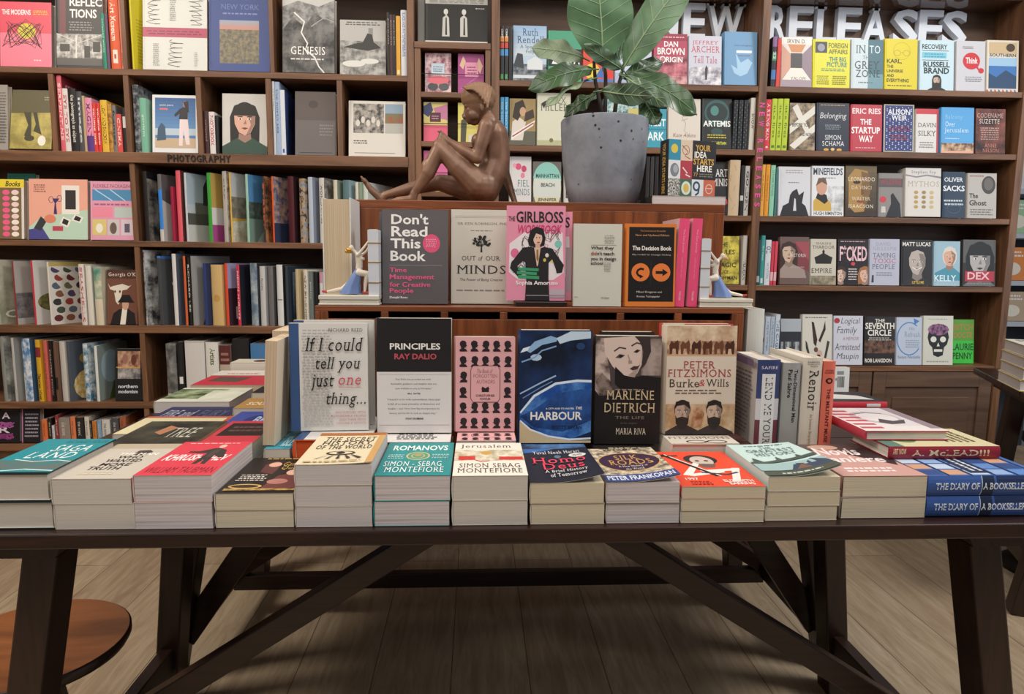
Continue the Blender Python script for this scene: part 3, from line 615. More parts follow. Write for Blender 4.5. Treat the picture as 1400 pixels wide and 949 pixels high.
FAN = {'watercolour green spine': .12, 'plain ivory spine': .12, 'white spine, red capitals': .12, 'white edged book, green bottle': .15, 'blue wave patterned book': .25}
RC = 'row below photography lettering'
c = Row(RC, ZC, group='books on the row below the photography lettering')
c.f('teal cover', 'teal', 6, 45, 238, '2f7a6c', (), dy=.05, label='plain teal cover peeping behind the dotted book, '+RC)
c.f('brown book of pink dots', 'dotted', -22, 30, 246, '7a6448', [('r', 0, .86, 1, 1, 'e6cf3a'), ('t', 'Books', .5, .88, .9, .97, '3a3020', 'ib')]+[('e', .52+.24*i, .08+.1*k, .1, .042, ('e8628c', 'f0e6da', 'e8628c', 'ead0cc')[(i+2*k) % 4]) for i in range(2) for k in range(8)]+[('r', .93, 0, 1, .86, 'd8d4cc')], t=.03)
c.f('peach book of instant photographs', 'peach', 36, 117, 246, 'e8a892', [('p', [(0, 0), (1, 0), (1, .5), (.2, .36), (0, .2)], 'b8d2bd'), ('p', [(0, 0), (.35, 0), (.22, .2), (0, .16)], '4b4a8c'), ('p', [(.08, .18), (.2, .38), (.3, .3), (.2, .14)], '3a3a40'), ('r', .56, .42, .86, .9, 'ebe4dc'), ('r', .62, .5, .8, .82, '34302f'), ('p', [(.42, .42), (.48, .42), (.46, .6), (.52, .68), (.4, .68), (.44, .6)], '3e3468'), ('o', .38, .66, .04, .05, .002, '3e3468'), ('o', .52, .68, .04, .05, .002, '3e3468'), ('r', .4, .14, .58, .22, 'b8455c'), ('p', [(.52, .26), (.66, .2), (.72, .32), (.58, .38)], 'ece6dc'), ('p', [(.56, .27), (.65, .23), (.68, .31), (.59, .35)], '2f2a2a'), ('p', [(.72, .32), (.88, .27), (.93, .37), (.78, .42)], 'ece6dc'), ('p', [(.76, .33), (.86, .3), (.89, .36), (.8, .4)], '2f2a2a'), ('e', .36, .34, .1, .07, 'd98266'), ('x', .08, .78, .3, .92, 4, '8c5a5a')], t=.03)
c.f('pink and blue album, small pictures', 'pink', 121, 181, 249, 'dc9cb4', [('r', .04, .67, .97, .86, '4f8db8'), ('l', [(.1, .86), (.5, .67)], .004, 'b8d4e6'), ('l', [(.45, .86), (.8, .67)], .004, 'b8d4e6'), ('t', 'FLEXIBLE PACKAGING', .06, .89, .96, .95, '8c4060'), ('r', .04, .38, .5, .56, 'e88aa0'), ('r', .55, .38, .97, .56, 'b8c4c0'), ('r', .04, .08, .36, .35, 'd6c47a'), ('r', .39, .08, .66, .35, 'c9c2c0'), ('r', .7, .08, .97, .35, 'd4c2cc'), ('e', .52, .2, .08, .1, '6a564c'), ('e', .2, .2, .08, .08, 'ece6da'), ('r', .78, .13, .9, .28, '5d5668'), ('x', .08, .58, .95, .64, 1, 'b05a80')], t=.03)
def cov(*a): return list(a)
for lk, sh, x0, x1, y, col, art, sp in (
    ('black perspective photograph book', 'perspective', 192, 200, 234, '262425', [ground('2a2826', '8c8478', 14), ('p', [(0, 1), (1, 1), (1, .8), (0, .9)], '121112'), ('r', .55, .15, .62, .35, 'd8d6d0')], []),
    ('grey book, cobalt spine', 'cobalt', 213, 220, 238, '3a86d8', [('r', 0, 0, 1, 1, 'b9b6b2'), ('p', [(0, .62), (.5, .45), (.5, 1), (0, 1)], '5d5a5a'), ('r', .3, .1, .7, .28, 'b87a4c')], [('r', 0, .78, 1, 1, '6a6868'), ('r', 0, 0, 1, .18, 'c9c6c2')]),
    ('crimson spine', 'crimson', 231, 236.5, 255, '9c2040', [('r', 0, 0, 1, 1, '8a1c38')], []),
    ('salmon spine, brown boards', 'salmon', 237.5, 246, 233, 'e0606c', [('r', 0, 0, 1, 1, '5b3030')], []),
    ('pale sky statue photograph book', 'statue-photo', 250, 254, 236, 'c6ccd2', [('r', 0, .55, 1, 1, 'b4c2d0'), ('r', 0, 0, 1, .25, 'd6d6d2'), ('r', 0, .25, 1, .42, '5d5c56'), ('r', .2, .42, .9, .58, '77756c'), ('p', [(.4, .55), (.58, .55), (.62, .75), (.8, .82), (.6, .84), (.52, .95), (.42, .82)], '3c3f3c')], []),
    ('bright green spine, magenta block', 'bright green', 280.5, 287.5, 236, '3e9a3a', [('r', 0, .5, 1, 1, 'c4a458'), ('p', [(.5, .5), (1, .8), (1, .5)], 'b84a80'), ('r', 0, .25, 1, .5, 'e4e2de'), ('r', 0, 0, 1, .25, 'b44f92')], []),
    ('silver grey spine', 'silver', 301.5, 309, 234, 'b0aca6', [ground('6b645c', 'c2b8a8', 30)], [('v', 'city', .1, .4, .3, .7, '4a4640')]),
    ('yellow edged hillside photograph book', 'hillside', 312, 315, 236, 'd8b04a', [('r', 0, .65, 1, 1, 'c6c6c8'), ('r', 0, .35, 1, .66, 'n:6f685e:9c9488:24'), ('p', [(0, 0), (1, 0), (1, .36), (0, .3)], 'n:b5a98c:e2ddd0:18')], []),
    ('mint spine, blue sky cover', 'mint', 334, 338.5, 238, '9cc4b0', [('r', 0, .6, 1, 1, '5b94c4'), ('r', 0, .35, 1, .6, 'n:3c4a44:68786c:30'), ('r', 0, 0, 1, .35, '7d9488'), ('p', [(.2, 0), (.8, 0), (.55, .3)], 'b4c4ba')], []),
    ('charcoal spine, orange capitals', 'orange-lettered', 357, 361, 241, '37312f', [ground('34302e', 'b07a4c', 26, 0, 1), ('t', 'DOE', .2, .8, .8, .95, 'e8e2da', 'b')], [('v', 'STREET', .1, .8, .15, .85, 'd8683a', 'b')]),
    ('thin vermilion spine, crowd photograph', 'vermilion', 370, 373, 241, 'd85a30', [ground('4a5a7c', 'd0a890', 30), ('r', 0, 0, 1, .3, '37415c')], []),
    ('deep maroon book', 'maroon', 391, 401, 241, '4d1a24', [('r', 0, 0, 1, 1, '2a1418')], []),
    ('blue grey harbour photograph spine', 'harbour-photo', 407, 416.5, 244, 'n:6f86a4:2f3640:40:b89a74', [], []),
    ('milky blue spine', 'milky blue', 419.5, 427, 242, 'b6c0d0', [('r', 0, 0, 1, 1, '8d95a6')], []),
    ('white spine, dark text', 'white', 434.5, 443, 243, 'cfccc6', [ground('a5a19a', '5e5a56', 30)], [('v', 'WORLD CITIES', .1, .7, .3, .7, '3a3836', 'b')]),
    ('cream spine', 'cream', 454.5, 461, 246, 'd2ccb8', [('r', 0, 0, 1, 1, '8c9888')], []),
    ('teal grey spine', 'teal grey', 467, 477, 246, '5d7a80', [('r', 0, 0, 1, 1, '9ab4bc')], []),
    ('narrow ivory spine', 'ivory', 485, 489.5, 249, 'd8d4c4', [], []),
    ('narrow sage spine', 'sage', 490, 494.5, 249, '8a9c88', [], []),
    ('narrow pale spine behind statue foot', 'pale', 495, 503, 249, 'cfd4cc', [], [])):
    c.s(lk, sh, x0, x1, y, col, sp, art=art, w=.22, fan=FAN.get(lk, .4))
c.done()

RD = 'second row below lettering'
d = Row(RD, ZD, group='books on the second row below the photography lettering')
for lk, sh, x0, x1, y, col, art, sp in (
    ('hazy green portrait book', 'hazy green', -12, -6, 355, 'a8a698', [('r', 0, 0, 1, 1, 'n:8c9078:c4c0b0:8'), ('t', 'COU', .1, .1, .9, .22, 'eeeae0', 'b')], []),
    ('dusty red spine', 'dusty red', 14, 18, 357, '8a3a3c', [('r', 0, 0, 1, 1, 'b4b0aa'), ground('8d8884', '5a6068', 30, .1, .5)], []),
    ('red edged specimen book', 'red-edged', 39.5, 44, 356, 'c03a48', [('r', 0, 0, 1, 1, 'd8d5cf'), ('e', .5, .62, .22, .1, 'c84a4c'), ('e', .35, .35, .3, .14, 'n:8a8450:4d4a38:40')], []),
    ('white book of coloured pebbles', 'pebble', 62, 66, 358, 'd8d4ca', [('r', 0, 0, 1, 1, 'e4e0d8'), ('r', 0, .93, 1, 1, 'c8b46c')]+[('p', circ(.13+.25*i+.06*(k % 2), .1+.13*k, .095, .055, 9, .4*k), ('6c3038', '4a5a48', '3c3c40', '8a5a48', '5c6a7c', 'a0433f', '53486a', '6d7058')[(3*i+k) % 8]) for i in range(4) for k in range(7)], []),
    ('white spine, red capitals', 'red-lettered', 106, 114, 361, 'd6cfc8', [('r', 0, 0, 1, 1, 'cfcac2')], [('v', 'SEASHELLS', .05, .95, .25, .75, 'b83444', 'b')]),
    ('plain ivory spine', 'ivory', 115.5, 124, 363, 'd6d2c6', [('r', 0, 0, 1, 1, 'c8c4ba')], []),
    ('watercolour green spine', 'watercolour', 126, 137.5, 365, 'n:4f8a78:d6ceb4:14', [('r', 0, 0, 1, 1, 'd2c8b0')], [('r', 0, 0, 1, .45, 'd2c6ae')])):
    d.s(lk, sh, x0, x1, y, col, sp, art=art, w=.22, fan=FAN.get(lk, .4))
d.f('brown cover with cattle skull', 'skull', 144, 186, 370, '6f4636', [('r', 0, .84, 1, 1, '4c3027'), ('t', 'Georgia O\'K', .05, .86, .95, .95, 'e6d8c8', 's'), ('p', [(.02, .76), (.1, .68), (.2, .7), (.5, .74), (.72, .7), (.8, .72), (.66, .64), (.5, .62), (.44, .42), (.36, .36), (.28, .42), (.22, .62), (.1, .64)], 'd8cfc0'), ('e', .26, .6, .03, .025, '4c342a'), ('e', .42, .6, .03, .025, '4c342a'), ('p', [(.1, 0), (.95, 0), (.9, .2), (.7, .28), (.4, .28), (.2, .2)], '1d1819'), ('p', [(.42, 0), (.6, 0), (.66, .28), (.5, .3)], 'e0d8cc'), ('e', .6, .36, .11, .1, 'c39a80'), ('p', [(.34, .4), (.9, .4), (.82, .46), (.74, .54), (.5, .54), (.42, .46)], '191415')], t=.03)
for lk, sh, x0, x1, y, col, art, sp in (
    ('tall monochrome abstract book', 'monochrome', 193.2, 197, 342, 'n:3a3a3c:c8c8c8:18', [ground('3c3c3e', 'd4d4d2', 14)], []),
    ('charcoal book, blue head', 'charcoal', 212.5, 219, 350, '434548', [('r', 0, 0, 1, 1, '4a4d50'), ('r', 0, .96, 1, 1, '3f6cb0'), ('e', .3, .6, .05, .03, 'd8d8d8')], [('r', 0, .97, 1, 1, '4a78b8')]),
    ('white spine, slate cover', 'white', 232.5, 240, 347, 'd9d8d6', [('r', 0, 0, 1, 1, '4f5a68'), ('t', 'CA', .2, .2, .6, .3, 'e0e0e0', 'b')], []),
    ('orange spine', 'orange', 248.5, 253, 350, 'd2663a', [('r', 0, 0, 1, 1, '1f1d1e')], []),
    ('black spine, white capitals', 'black', 254, 258.5, 352, '232123', [], [('v', 'RICHARD LEE', .1, .8, .2, .8, 'e6e2dc', 'b')]),
    ('grey book, dark profile', 'profile', 259, 263, 350, '8d8b88', [('r', 0, 0, 1, 1, 'a9a7a4'), ('p', [(.5, .9), (1, .9), (1, .3), (.6, .4), (.4, .6), (.45, .8)], '26262a'), ('p', [(.2, 0), (1, 0), (1, .3), (.4, .35)], '5a5958')], []),
    ('navy spine', 'navy', 275.5, 281, 360, '2c3f72', [('r', 0, 0, 1, 1, '22305a')], []),
    ('broad tan book', 'tan', 283, 303, 362, 'd0b078', [('r', 0, 0, 1, 1, 'c4a068')], [('e', .5, .45, .3, .06, 'c49a58')]),
    ('vermilion spine, desert sunset cover', 'vermilion', 305.5, 310.5, 360, 'd84a32', [('r', 0, 0, 1, .6, '3c2f3a'), ('r', 0, .6, 1, 1, 'a4a4c8'), ('t', 'IS', .2, .1, .6, .3, 'e4e0e0', 'b')], []),
    ('raspberry spine', 'raspberry', 321.5, 327, 362, 'c83a50', [('r', 0, 0, 1, 1, '20222c'), ('p', [(.3, 0), (1, 0), (.8, .3)], '9aa8c0')], [('v', 'NEON NIGHTS', .1, .9, .25, .75, 'f0d0d4', 'b')]),
    ('misty blue photograph spine', 'misty blue', 339, 351, 360, 'n:5f7488:b4bcc0:12', [('r', 0, 0, 1, 1, '2c3036')], []),
    ('light grey spine', 'light grey', 352.5, 362, 364, 'c3c2c2', [('r', 0, 0, 1, 1, '9a999a')], [('v', 'form', .2, .4, .3, .7, '4a4a4a')]),
    ('iron grey spine', 'iron grey', 364.5, 373, 364, '6e6c6c', [('r', 0, 0, 1, 1, '3a393a')], []),
    ('bright white spine', 'bright white', 375.5, 386, 362, 'd8dad8', [('r', 0, 0, 1, 1, '2f3234')], [('r', .1, .42, .9, .44, '8a8a88')]),
    ('slate blue photograph book', 'slate blue', 388.5, 393, 364, '3a4048', [('r', 0, 0, 1, 1, '2f3a48'), ground('38485a', '8aa4b8', 10, .1, .9, .15, .85)], []),
    ('sandy spine', 'sandy', 402.5, 408, 368, 'c4b08a', [], []),
    ('cream spine, black lettering', 'cream', 413.5, 420, 369, 'd6d0c2', [], [('v', 'NEW BUILDINGS', .1, .9, .25, .75, '3a3432', 'b')]),
    ('grey green spine', 'grey green', 421, 427, 371, '6d7774', [], [('v', 'plans', .2, .5, .3, .7, 'd8d8d0')]),
    ('black spine', 'jet black', 428, 433, 372, '1e1c1c', [], []),
    ('pale spine with pink head', 'pink-headed', 435.5, 441, 372, 'd6d2d0', [('r', 0, 0, 1, 1, 'c8c6c8')], [('r', 0, .8, 1, 1, 'c890a4')])):
    d.s(lk, sh, x0, x1, y, col, sp, art=art, w=.22, fan=FAN.get(lk, .4))
d.done()

RE = 'third row below lettering'
e = Row(RE, ZE, group='books on the third row below the photography lettering')
for lk, sh, x0, x1, y, col, art, sp in (
    ('grey cloud photograph book', 'cloud', -4, 4, 460, '8a8c88', [ground('5f625e', 'b4b6b0', 12)], []),
    ('silver spine', 'silver', 12.5, 18, 462, 'bcbab6', [('r', 0, 0, 1, 1, '8a8884')], []),
    ('blue and white speckled book', 'speckled', 23, 40, 463, 'n:4f84b8:dfe4e8:30', [('r', 0, 0, 1, 1, '30506c')], []),
    ('yellow spine, black lettering', 'yellow', 44, 54, 465, 'd8a82c', [('r', 0, 0, 1, 1, 'b88c24')], [('r', 0, .72, 1, .88, '8c3038'), ('v', 'Damien Hirst', .55, .97, .25, .8, '2a2018', 'b')]),
    ('salmon red spine', 'salmon', 55.5, 63.5, 466, 'c9645c', [('r', 0, 0, 1, 1, 'a04c48')], [('v', 'line and colour', .2, .8, .3, .7, '6a2c2a')]),
    ('black spine', 'black', 64, 69.5, 466, '1e1c1c', [], [('v', 'PAINTERS NOW', .15, .9, .3, .7, 'c0b4a4', 'b')]),
    ('dull brown spine', 'brown', 70, 75.5, 467, '6d5142', [], [('r', 0, .2, 1, .4, '2c2422')]),
    ('broad grey white book', 'grey white', 77, 88, 467, 'c4c0ba', [('r', 0, 0, 1, 1, 'b0aca6')], []),
    ('spotted gold object on slate', 'gold-spotted', 89, 94, 467, '4c525c', [('r', 0, 0, 1, 1, '525a66'), ('p', circ(.45, .25, .4, .27, 14), 'n:d8a83c:ece0b8:50'), ('e', .4, .7, .18, .1, 'a88a4c')], []),
    ('blue wave patterned book', 'wave', 111, 119, 470, 'n:d4dce0:3f7894:40', [ground('cfd8dc', '3a7088', 30)], []),
    ('white edged book, green bottle', 'bottle', 127.5, 132, 473, 'd9dad6', [('r', 0, 0, 1, 1, '8c9a94'), ('p', [(.3, 0), (.6, 0), (.8, .4), (.75, .8), (.6, .5)], '4d6a30'), ('e', .4, .6, .3, .3, 'a4bcc8')], [])):
    e.s(lk, sh, x0, x1, y, col, sp, art=art, w=.2, fan=FAN.get(lk, .4))
e.f('black cover, two painted figures', 'figure', 155, 192, 478, '1b1a1c', [('r', .1, .42, .95, .95, 'n:7d4a3c:c8a488:24'), ('r', .1, .42, .95, .62, 'n:b8b2ac:5a5a60:24'), ('l', [(.05, .64), (.95, .64)], .004, 'd0a04c'), ('e', .38, .8, .1, .1, '9a6a5c'), ('e', .7, .78, .1, .1, '6a3a30'), ('t', 'northern', .12, .24, .85, .31, 'd4dce4', 'b'), ('t', 'modernism', .12, .14, .85, .21, 'd4dce4', 'b')], t=.03)
for lk, sh, x0, x1, y, col, sp in (
    ('ash grey photograph spine', 'ash grey', 226, 240, 470, 'n:4a4a48:8c8a86:14', [('r', 0, 0, 1, .14, 'c0beba')]), ('black spine, white label', 'black', 241.5, 250, 468, '211f20', [('r', .2, .3, .8, .42, 'dad8d4')]),
    ('very broad white book', 'broad white', 252, 279, 466, 'cfcbc6', [('r', 0, .97, 1, 1, 'bbb7b0')]), ('white spine, green lettering', 'white', 280.5, 298, 468, 'd8d5ce', [('v', 'Artists', .1, .38, .35, .75, '4c5a30', 'b')]),
    ('maroon and beige spine', 'maroon', 299.5, 315, 472, 'b4a494', [('r', 0, .66, 1, 1, '5a2a2a'), ('x', .1, .7, .9, .9, 2, 'a87a70')]), ('wide black book', 'wide black', 317, 340, 464, '211f21', []), ('blue book', 'blue', 342, 365, 470, '4878a8', [('r', 0, 0, 1, .5, '3a5c84')])):
    e.s(lk, sh, x0, x1, y, col, sp, w=.2)
e.done()

RF = 'bookcase bottom row'
g = Row(RF, ZF, group='books on the bottom row of the photography bookcase')
g.f('black cover with purple letters', 'lettered', -6, 26, 562, '1c1a1e', [('t', 'A', .25, .74, .6, .94, 'd8c8d8', 'b'), ('t', 'R', .1, .3, .6, .5, 'd8c8d8', 'b'), scrib(.4, .55, .4, .1, 30, .004, 'b860a8', 3), scrib(.4, .2, .4, .1, 30, .004, 'a84a90', 4)], t=.03)
g.f('black cover, chalk handwriting', 'chalk', 29, 54, 560, '211e22', [('r', 0, 0, .06, 1, 'b87aa8'), ('x', .15, .15, .95, .9, 7, '9a96a0')], t=.03)
for lk, sh, x0, x1, y, col in (('orange spine', 'orange', 56.5, 64, 574, 'd8703c'), ('black spine', 'black', 65, 70, 572, '221f20'), ('thin white spine', 'white', 70.5, 74, 582, 'cfcccc'), ('dark red spine', 'dark red', 74.5, 79, 568, '8a3438'), ('broad taupe spine', 'taupe', 79.5, 95, 572, '8d8078'), ('light orange spine', 'light orange', 95.5, 102.5, 570, 'd67a50'), ('black spine, white dots', 'dotted black', 103, 114, 571, '262424'), ('ivory spine', 'ivory', 115, 121.5, 570, 'cfc9ba'), ('dark spine', 'dark', 122, 125, 575, '2a2626'), ('orange and green spine', 'orange-green', 125.5, 131.5, 576, 'c47a34'), ('light blue spine', 'light blue', 132, 138, 575, '7a9cb8'), ('pale spine', 'pale', 138.5, 150, 574, 'cdc9c2'), ('slate spine', 'slate', 152, 162, 572, '4a4a50'), ('rust spine', 'rust', 163, 172, 570, '9c5a3a')):
    g.s(lk, sh, x0, x1, y, col, [('v', 'the novel', .15, .7, .3, .7, 'd8d0c4' if col[0] < '9' else '4a3a34')], w=.15)
g.done()

# --- the narrow rack
rk = 'narrow rack'
top = Row('', rz, 3.016)
top.f('', '', 571, 586, -6, 'a9a8a2', (), dy=.045, t=.03, label='pale grey book standing behind the black picture book, atop the narrow rack')
top.f('', '', 581, 667, -8, '2a2928', [('r', 0, .78, 1, 1, 'b4b2ac'), ('x', .03, .8, .97, .98, 6, '86847e'), ('r', 0, 0, 1, .03, 'cfccc4'), ('e', .33, .62, .035, .06, 'cfcdc6'), ('p', [(.27, .12), (.39, .12), (.38, .5), (.34, .56), (.28, .5)], 'c3c1ba'), ('p', [(.32, .15), (.35, .15), (.345, .5), (.325, .5)], '2a2928'), ('e', .62, .62, .035, .06, 'cfcdc6'), ('p', [(.56, .12), (.68, .12), (.67, .5), (.62, .56), (.56, .5)], 'c3c1ba'), ('p', [(.61, .15), (.64, .15), (.635, .5), (.615, .5)], '2a2928'), ('x', .8, .68, .95, .72, 1, 'd8d6d0')], t=.03, label='wide black picture book of two pale standing figures, atop the narrow rack')
top.done()
for z, items in ((RZS[0], ((581, 617, 74, 'd9a8b0', 'floral pink and grey cover with blue label', [ground('8a4a5c', 'e0c4c8', 34), ('e', .3, .15, .2, .1, '4c4a50'), ('e', .72, .15, .2, .1, '55585c'), ('e', .5, .32, .42, .1, 'e0707c'), ('r', .24, .46, .74, .74, 'c6d6e2'), ('x', .3, .52, .68, .68, 3, '58748c')]), (626, 662, 75, 'a84a86', 'magenta cover, pink label', [('p', [(.06, .7), (.2, .95), (.3, .8), (.2, .6)], 'e4c0a0'), ('p', [(.8, .9), (.95, .7), (.85, .5), (.7, .7)], 'e4c0a0'), ('l', [(.1, .1), (.9, .5)], .003, 'c870a4'), ('r', .27, .42, .78, .78, 'e39ab4'), ('x', .33, .48, .72, .7, 3, '8c3a68')]))),
                 (RZS[1], ((579, 612, 141, 'd8c878', 'yellow and pink cover, dark plum label', [('p', [(0, .9), (.3, 1), (.4, .8), (.2, .62), (0, .7)], '34406c'), ('p', [(.4, .85), (1, .95), (1, .55), (.6, .6)], 'c47a9c'), ('r', 0, 0, 1, .42, 'e0607c'), ('r', .26, .5, .72, .74, '5a2438'), ('x', .34, .56, .66, .68, 2, 'c8a0a8')]), (626, 662, 142, 'd9cb6a', 'yellow cover, dark standing figure', [('p', [(.1, 0), (.3, 0), (.34, .5), (.28, .62), (.12, .55)], '4d4a3c'), ('e', .22, .68, .07, .05, '5a5440'), ('e', .8, .6, .3, .2, 'e4b83c'), ('r', .4, 0, 1, .2, 'd6ceb8')]))),
                 (RZS[2], ((579, 612, 207, 'd86a9c', 'hot pink cover, green leaf foot', [('r', 0, 0, 1, .34, '9ab83c'), ('l', [(.1, .05), (.5, .3), (.9, .05)], .006, 'dce8b0'), ('l', [(.1, .5), (.9, .8)], .006, 'f0b0c8')]), (626, 662, 209, 'c8a04c', 'ochre cover', [('r', .2, .4, .8, .7, 'e8dcc0')])))):
    rr = Row('', z, 3.022)
    for x0, x1, y0, cc, lb_, art in items: rr.f('', '', x0, x1, y0, cc, art, t=.018, hb=False, lean=.07, label='small %s, wired in the narrow rack' % lb_)
    rr.done()

def many(n): return ['%s' % k for k in range(n)]
# --- new releases, first row
q = Row('row under big letters', R1, group='books under the big white letters')
for k in range(2): q.s('', 'striped', 684+6*k, 689.4+6*k, 36, '24262c', [('r', 0, .72, 1, .82, 'd88a3c'), ('r', 0, .6, 1, .7, 'c8483c'), ('r', 0, .46, 1, .58, '4a90c8'), ('r', .15, .03, .85, .12, '4f9c5c'), ('v', 'CRIME', .05, .22, .25, .75, 'd8d4cc', 'b')], w=.15, label='black spine with orange, red and blue bands, %s of the banded pair' % ('first' if k == 0 else 'second'))
q.s('black spine', 'black', 696.2, 700.5, 36, '1f2024', w=.15)
q.f('pale blue cover, misty white house', 'misty', 702, 748, 36, 'b8cbdc', [('g', 0, .45, 1, 1, 'c6d2da', '9ab8d6'), ('t', 'Ruth', .28, .82, .74, .95, '3c5a84', 's'), ('t', 'Rendell', .12, .68, .92, .81, '3c5a84', 's'), ('t', 'A Spot of', .2, .57, .8, .65, '4a5a74', 's'), ('t', 'Folly', .38, .48, .64, .56, '4a5a74', 's'), ('r', 0, 0, 1, .3, 'n:3a4048:8a949c:40'), ('p', [(0, .25), (.12, .5), (.28, .48), (.32, .22)], '3c4248'), ('p', [(.42, .2), (.42, .36), (.66, .44), (.88, .36), (.88, .2)], 'd8dce0'), ('r', 0, .04, 1, .1, 'cfd6dc')])
q.f('green and pink cover, white capitals', 'green', 750, 796, 43, '4d9c7c', [('r', 0, .3, 1, .64, '1f2a26'), ('t', 'ZELITA', .1, .34, .95, .56, 'f0f0ea', 'b'), ('r', .1, .06, 1, .28, 'd8607c'), ('t', 'FOX', .5, .1, .92, .24, '2a1a1e', 'b')])
q.f('red, yellow and blue children cover', 'red', 798, 840, 42, 'd84a3c', [('e', .3, .2, .25, .16, 'e4c43c'), ('e', .75, .18, .22, .16, 'd83a30'), ('r', 0, 0, 1, .06, '4a78b8'), ('p', [(.4, .1), (.6, .3), (.7, .08)], '3f6cb4'), ('t', 'LK', .5, .62, .95, .9, 'f0ece4', 'b')])
q.f('pale lilac cover behind the leaves', 'lilac', 842, 892, 46, 'c3cbe0', [('r', 0, 0, 1, .2, 'a8b4d4'), ('x', .2, .6, .8, .9, 4, '7a84a8')])
q.f('maroon thriller, white capitals', 'maroon', 895, 941, 47, 'b04860', [ground('7a2c40', 'd88490', 16, 0, .55), ('r', 0, .86, 1, 1, '96384c'), ('x', .1, .91, .95, .96, 1, 'e0b0b8'), ('t', 'DAN', .3, .74, .72, .85, 'f4f0ee', 'b'), ('t', 'BROWN', .1, .58, .92, .72, 'f4f0ee', 'b'), ('t', 'RIGIN', .36, .43, .86, .54, 'f4f0ee', 'b'), ('o', .26, .48, .08, .06, .004, 'f4f0ee'), ('r', 0, 0, 1, .16, 'n:8a4450:d8a4a4:30')])
q.f('pale snowy cover, red capitals', 'snowy', 943, 988, 50, 'c9cbd8', [('r', 0, 0, 1, .36, 'n:8a8494:e4e4ea:30'), ('t', 'JEFFREY', .1, .8, .9, .9, 'c85468', 's'), ('t', 'ARCHER', .06, .66, .95, .79, 'c85468', 's'), ('t', 'Tell Tale', .14, .44, .86, .58, 'b8566c', 's'), ('p', [(.5, .1), (.56, .1), (.58, .34), (.53, .4), (.49, .32)], '4a3c44')])
q.f('thick pale blue book, white splash', 'pale blue', 992, 1037, 45, '6f9cc4', [('t', 'norwegian', .3, .72, .85, .76, '3c5c80'), ('r', .36, .60, .84, .65, 'e8eef4'), ('p', [(.2, .38), (.4, .3), (.34, .6), (.5, .42), (.72, .5), (.86, .42), (.7, .22), (.5, .16), (.3, .22)], 'a4c8e4'), ('x', .4, .54, .8, .57, 1, '4a6c90')], t=.05)
q.s('dark banded spine', 'banded', 1057, 1063.5, 50, '34323c', [('r', 0, .8, 1, 1, '8a6a94'), ('r', 0, .52, 1, .66, '3c8a5c'), ('r', 0, .15, 1, .34, '4a7cb8'), ('v', '22', .3, .45, .2, .8, 'd8e0d8', 'b')], w=.15)
q.s('bright red spine', 'bright red', 1064, 1069, 53, 'd84a44', w=.15)
q.f('mauve cover, receding square tunnel', 'tunnel', 1070, 1112, 52, 'e6e0da', [('p', [(0, .12), (1, .12), (1, .86), (0, .86)], '8d7a88'), ('p', [(0, .86), (1, .86), (.68, .66), (.3, .66)], 'd8d2cc'), ('p', [(.2, .86), (.8, .86), (.66, .7), (.32, .7)], 'c88858'), ('p', [(.0, .14), (.3, .38), (.3, .66), (0, .86)], 'c89884'), ('p', [(0, .12), (1, .12), (.68, .38), (.3, .38)], 'e4dcd2'), ('r', .3, .38, .68, .68, '3c3a3c'), ('r', 0, 0, 1, .14, '9c8c98'), ('t', 'IRVIN D.', .18, .88, .8, .96, '3a3434', 's'), ('t', 'YALOM', .3, .14, .8, .2, '54464c', 's')])
q.f('yellow magazine-like cover, teal words', 'teal-lettered', 1113, 1164, 55, 'd8d42c', [('r', .06, .72, .38, .95, '2a2c34'), ('e', .22, .83, .1, .08, '8a8e9a'), ('t', 'FOREIGN', .42, .82, .94, .93, '6a6420', 'b'), ('t', 'AFFAIRS', .42, .70, .94, .80, '6a6420', 'b'), ('t', 'THE BIG', .44, .54, .9, .64, '2f7a74', 'b'), ('t', 'PICTURE', .38, .43, .92, .53, '2f7a74', 'b'), ('x', .2, .34, .92, .41, 2, '4c8c74'), ('x', .1, .06, .45, .26, 5, '8a8428'), ('x', .52, .06, .92, .26, 5, '8a8428')])
q.f('half white, half teal cover', 'half-teal', 1166, 1210, 55, 'c6d4da', [('r', .52, 0, 1, 1, '3f6a78'), ('r', .52, 0, 1, .3, '6c94a0'), ('t', 'IN', .14, .72, .44, .88, '33505c', 's'), ('t', 'TO', .56, .72, .9, .88, 'd8e6ea', 's'), ('t', 'THE', .35, .6, .62, .67, '54707a', 's'), ('t', 'GREY', .1, .4, .88, .56, '2a4048', 's'), ('t', 'ZONE', .14, .23, .9, .38, '2a4048', 's'), ('x', .2, .1, .7, .15, 1, '5c7a84')])
q.f('yellow cover, faint round spectacles', 'spectacled', 1212, 1257, 54, 'd8c82a', [('o', .38, .72, .1, .055, .002, 'a89a24'), ('o', .66, .72, .1, .055, .002, 'a89a24'), ('l', [(.48, .73), (.56, .73)], .002, 'a89a24'), ('o', .52, .76, .26, .17, .0015, 'b8aa28'), ('t', 'KARL,', .06, .50, .52, .60, '3a361c', 'b'), ('t', 'THE', .06, .42, .26, .48, '3a361c', 'b'), ('t', 'UNIVERSE', .06, .33, .56, .39, '3a361c', 'b'), ('t', 'AND', .06, .24, .28, .30, '3a361c', 'b'), ('t', 'EVERYTHING', .06, .14, .74, .21, '3a361c', 'b'), ('x', .06, .05, .9, .1, 1, '7a7020')])
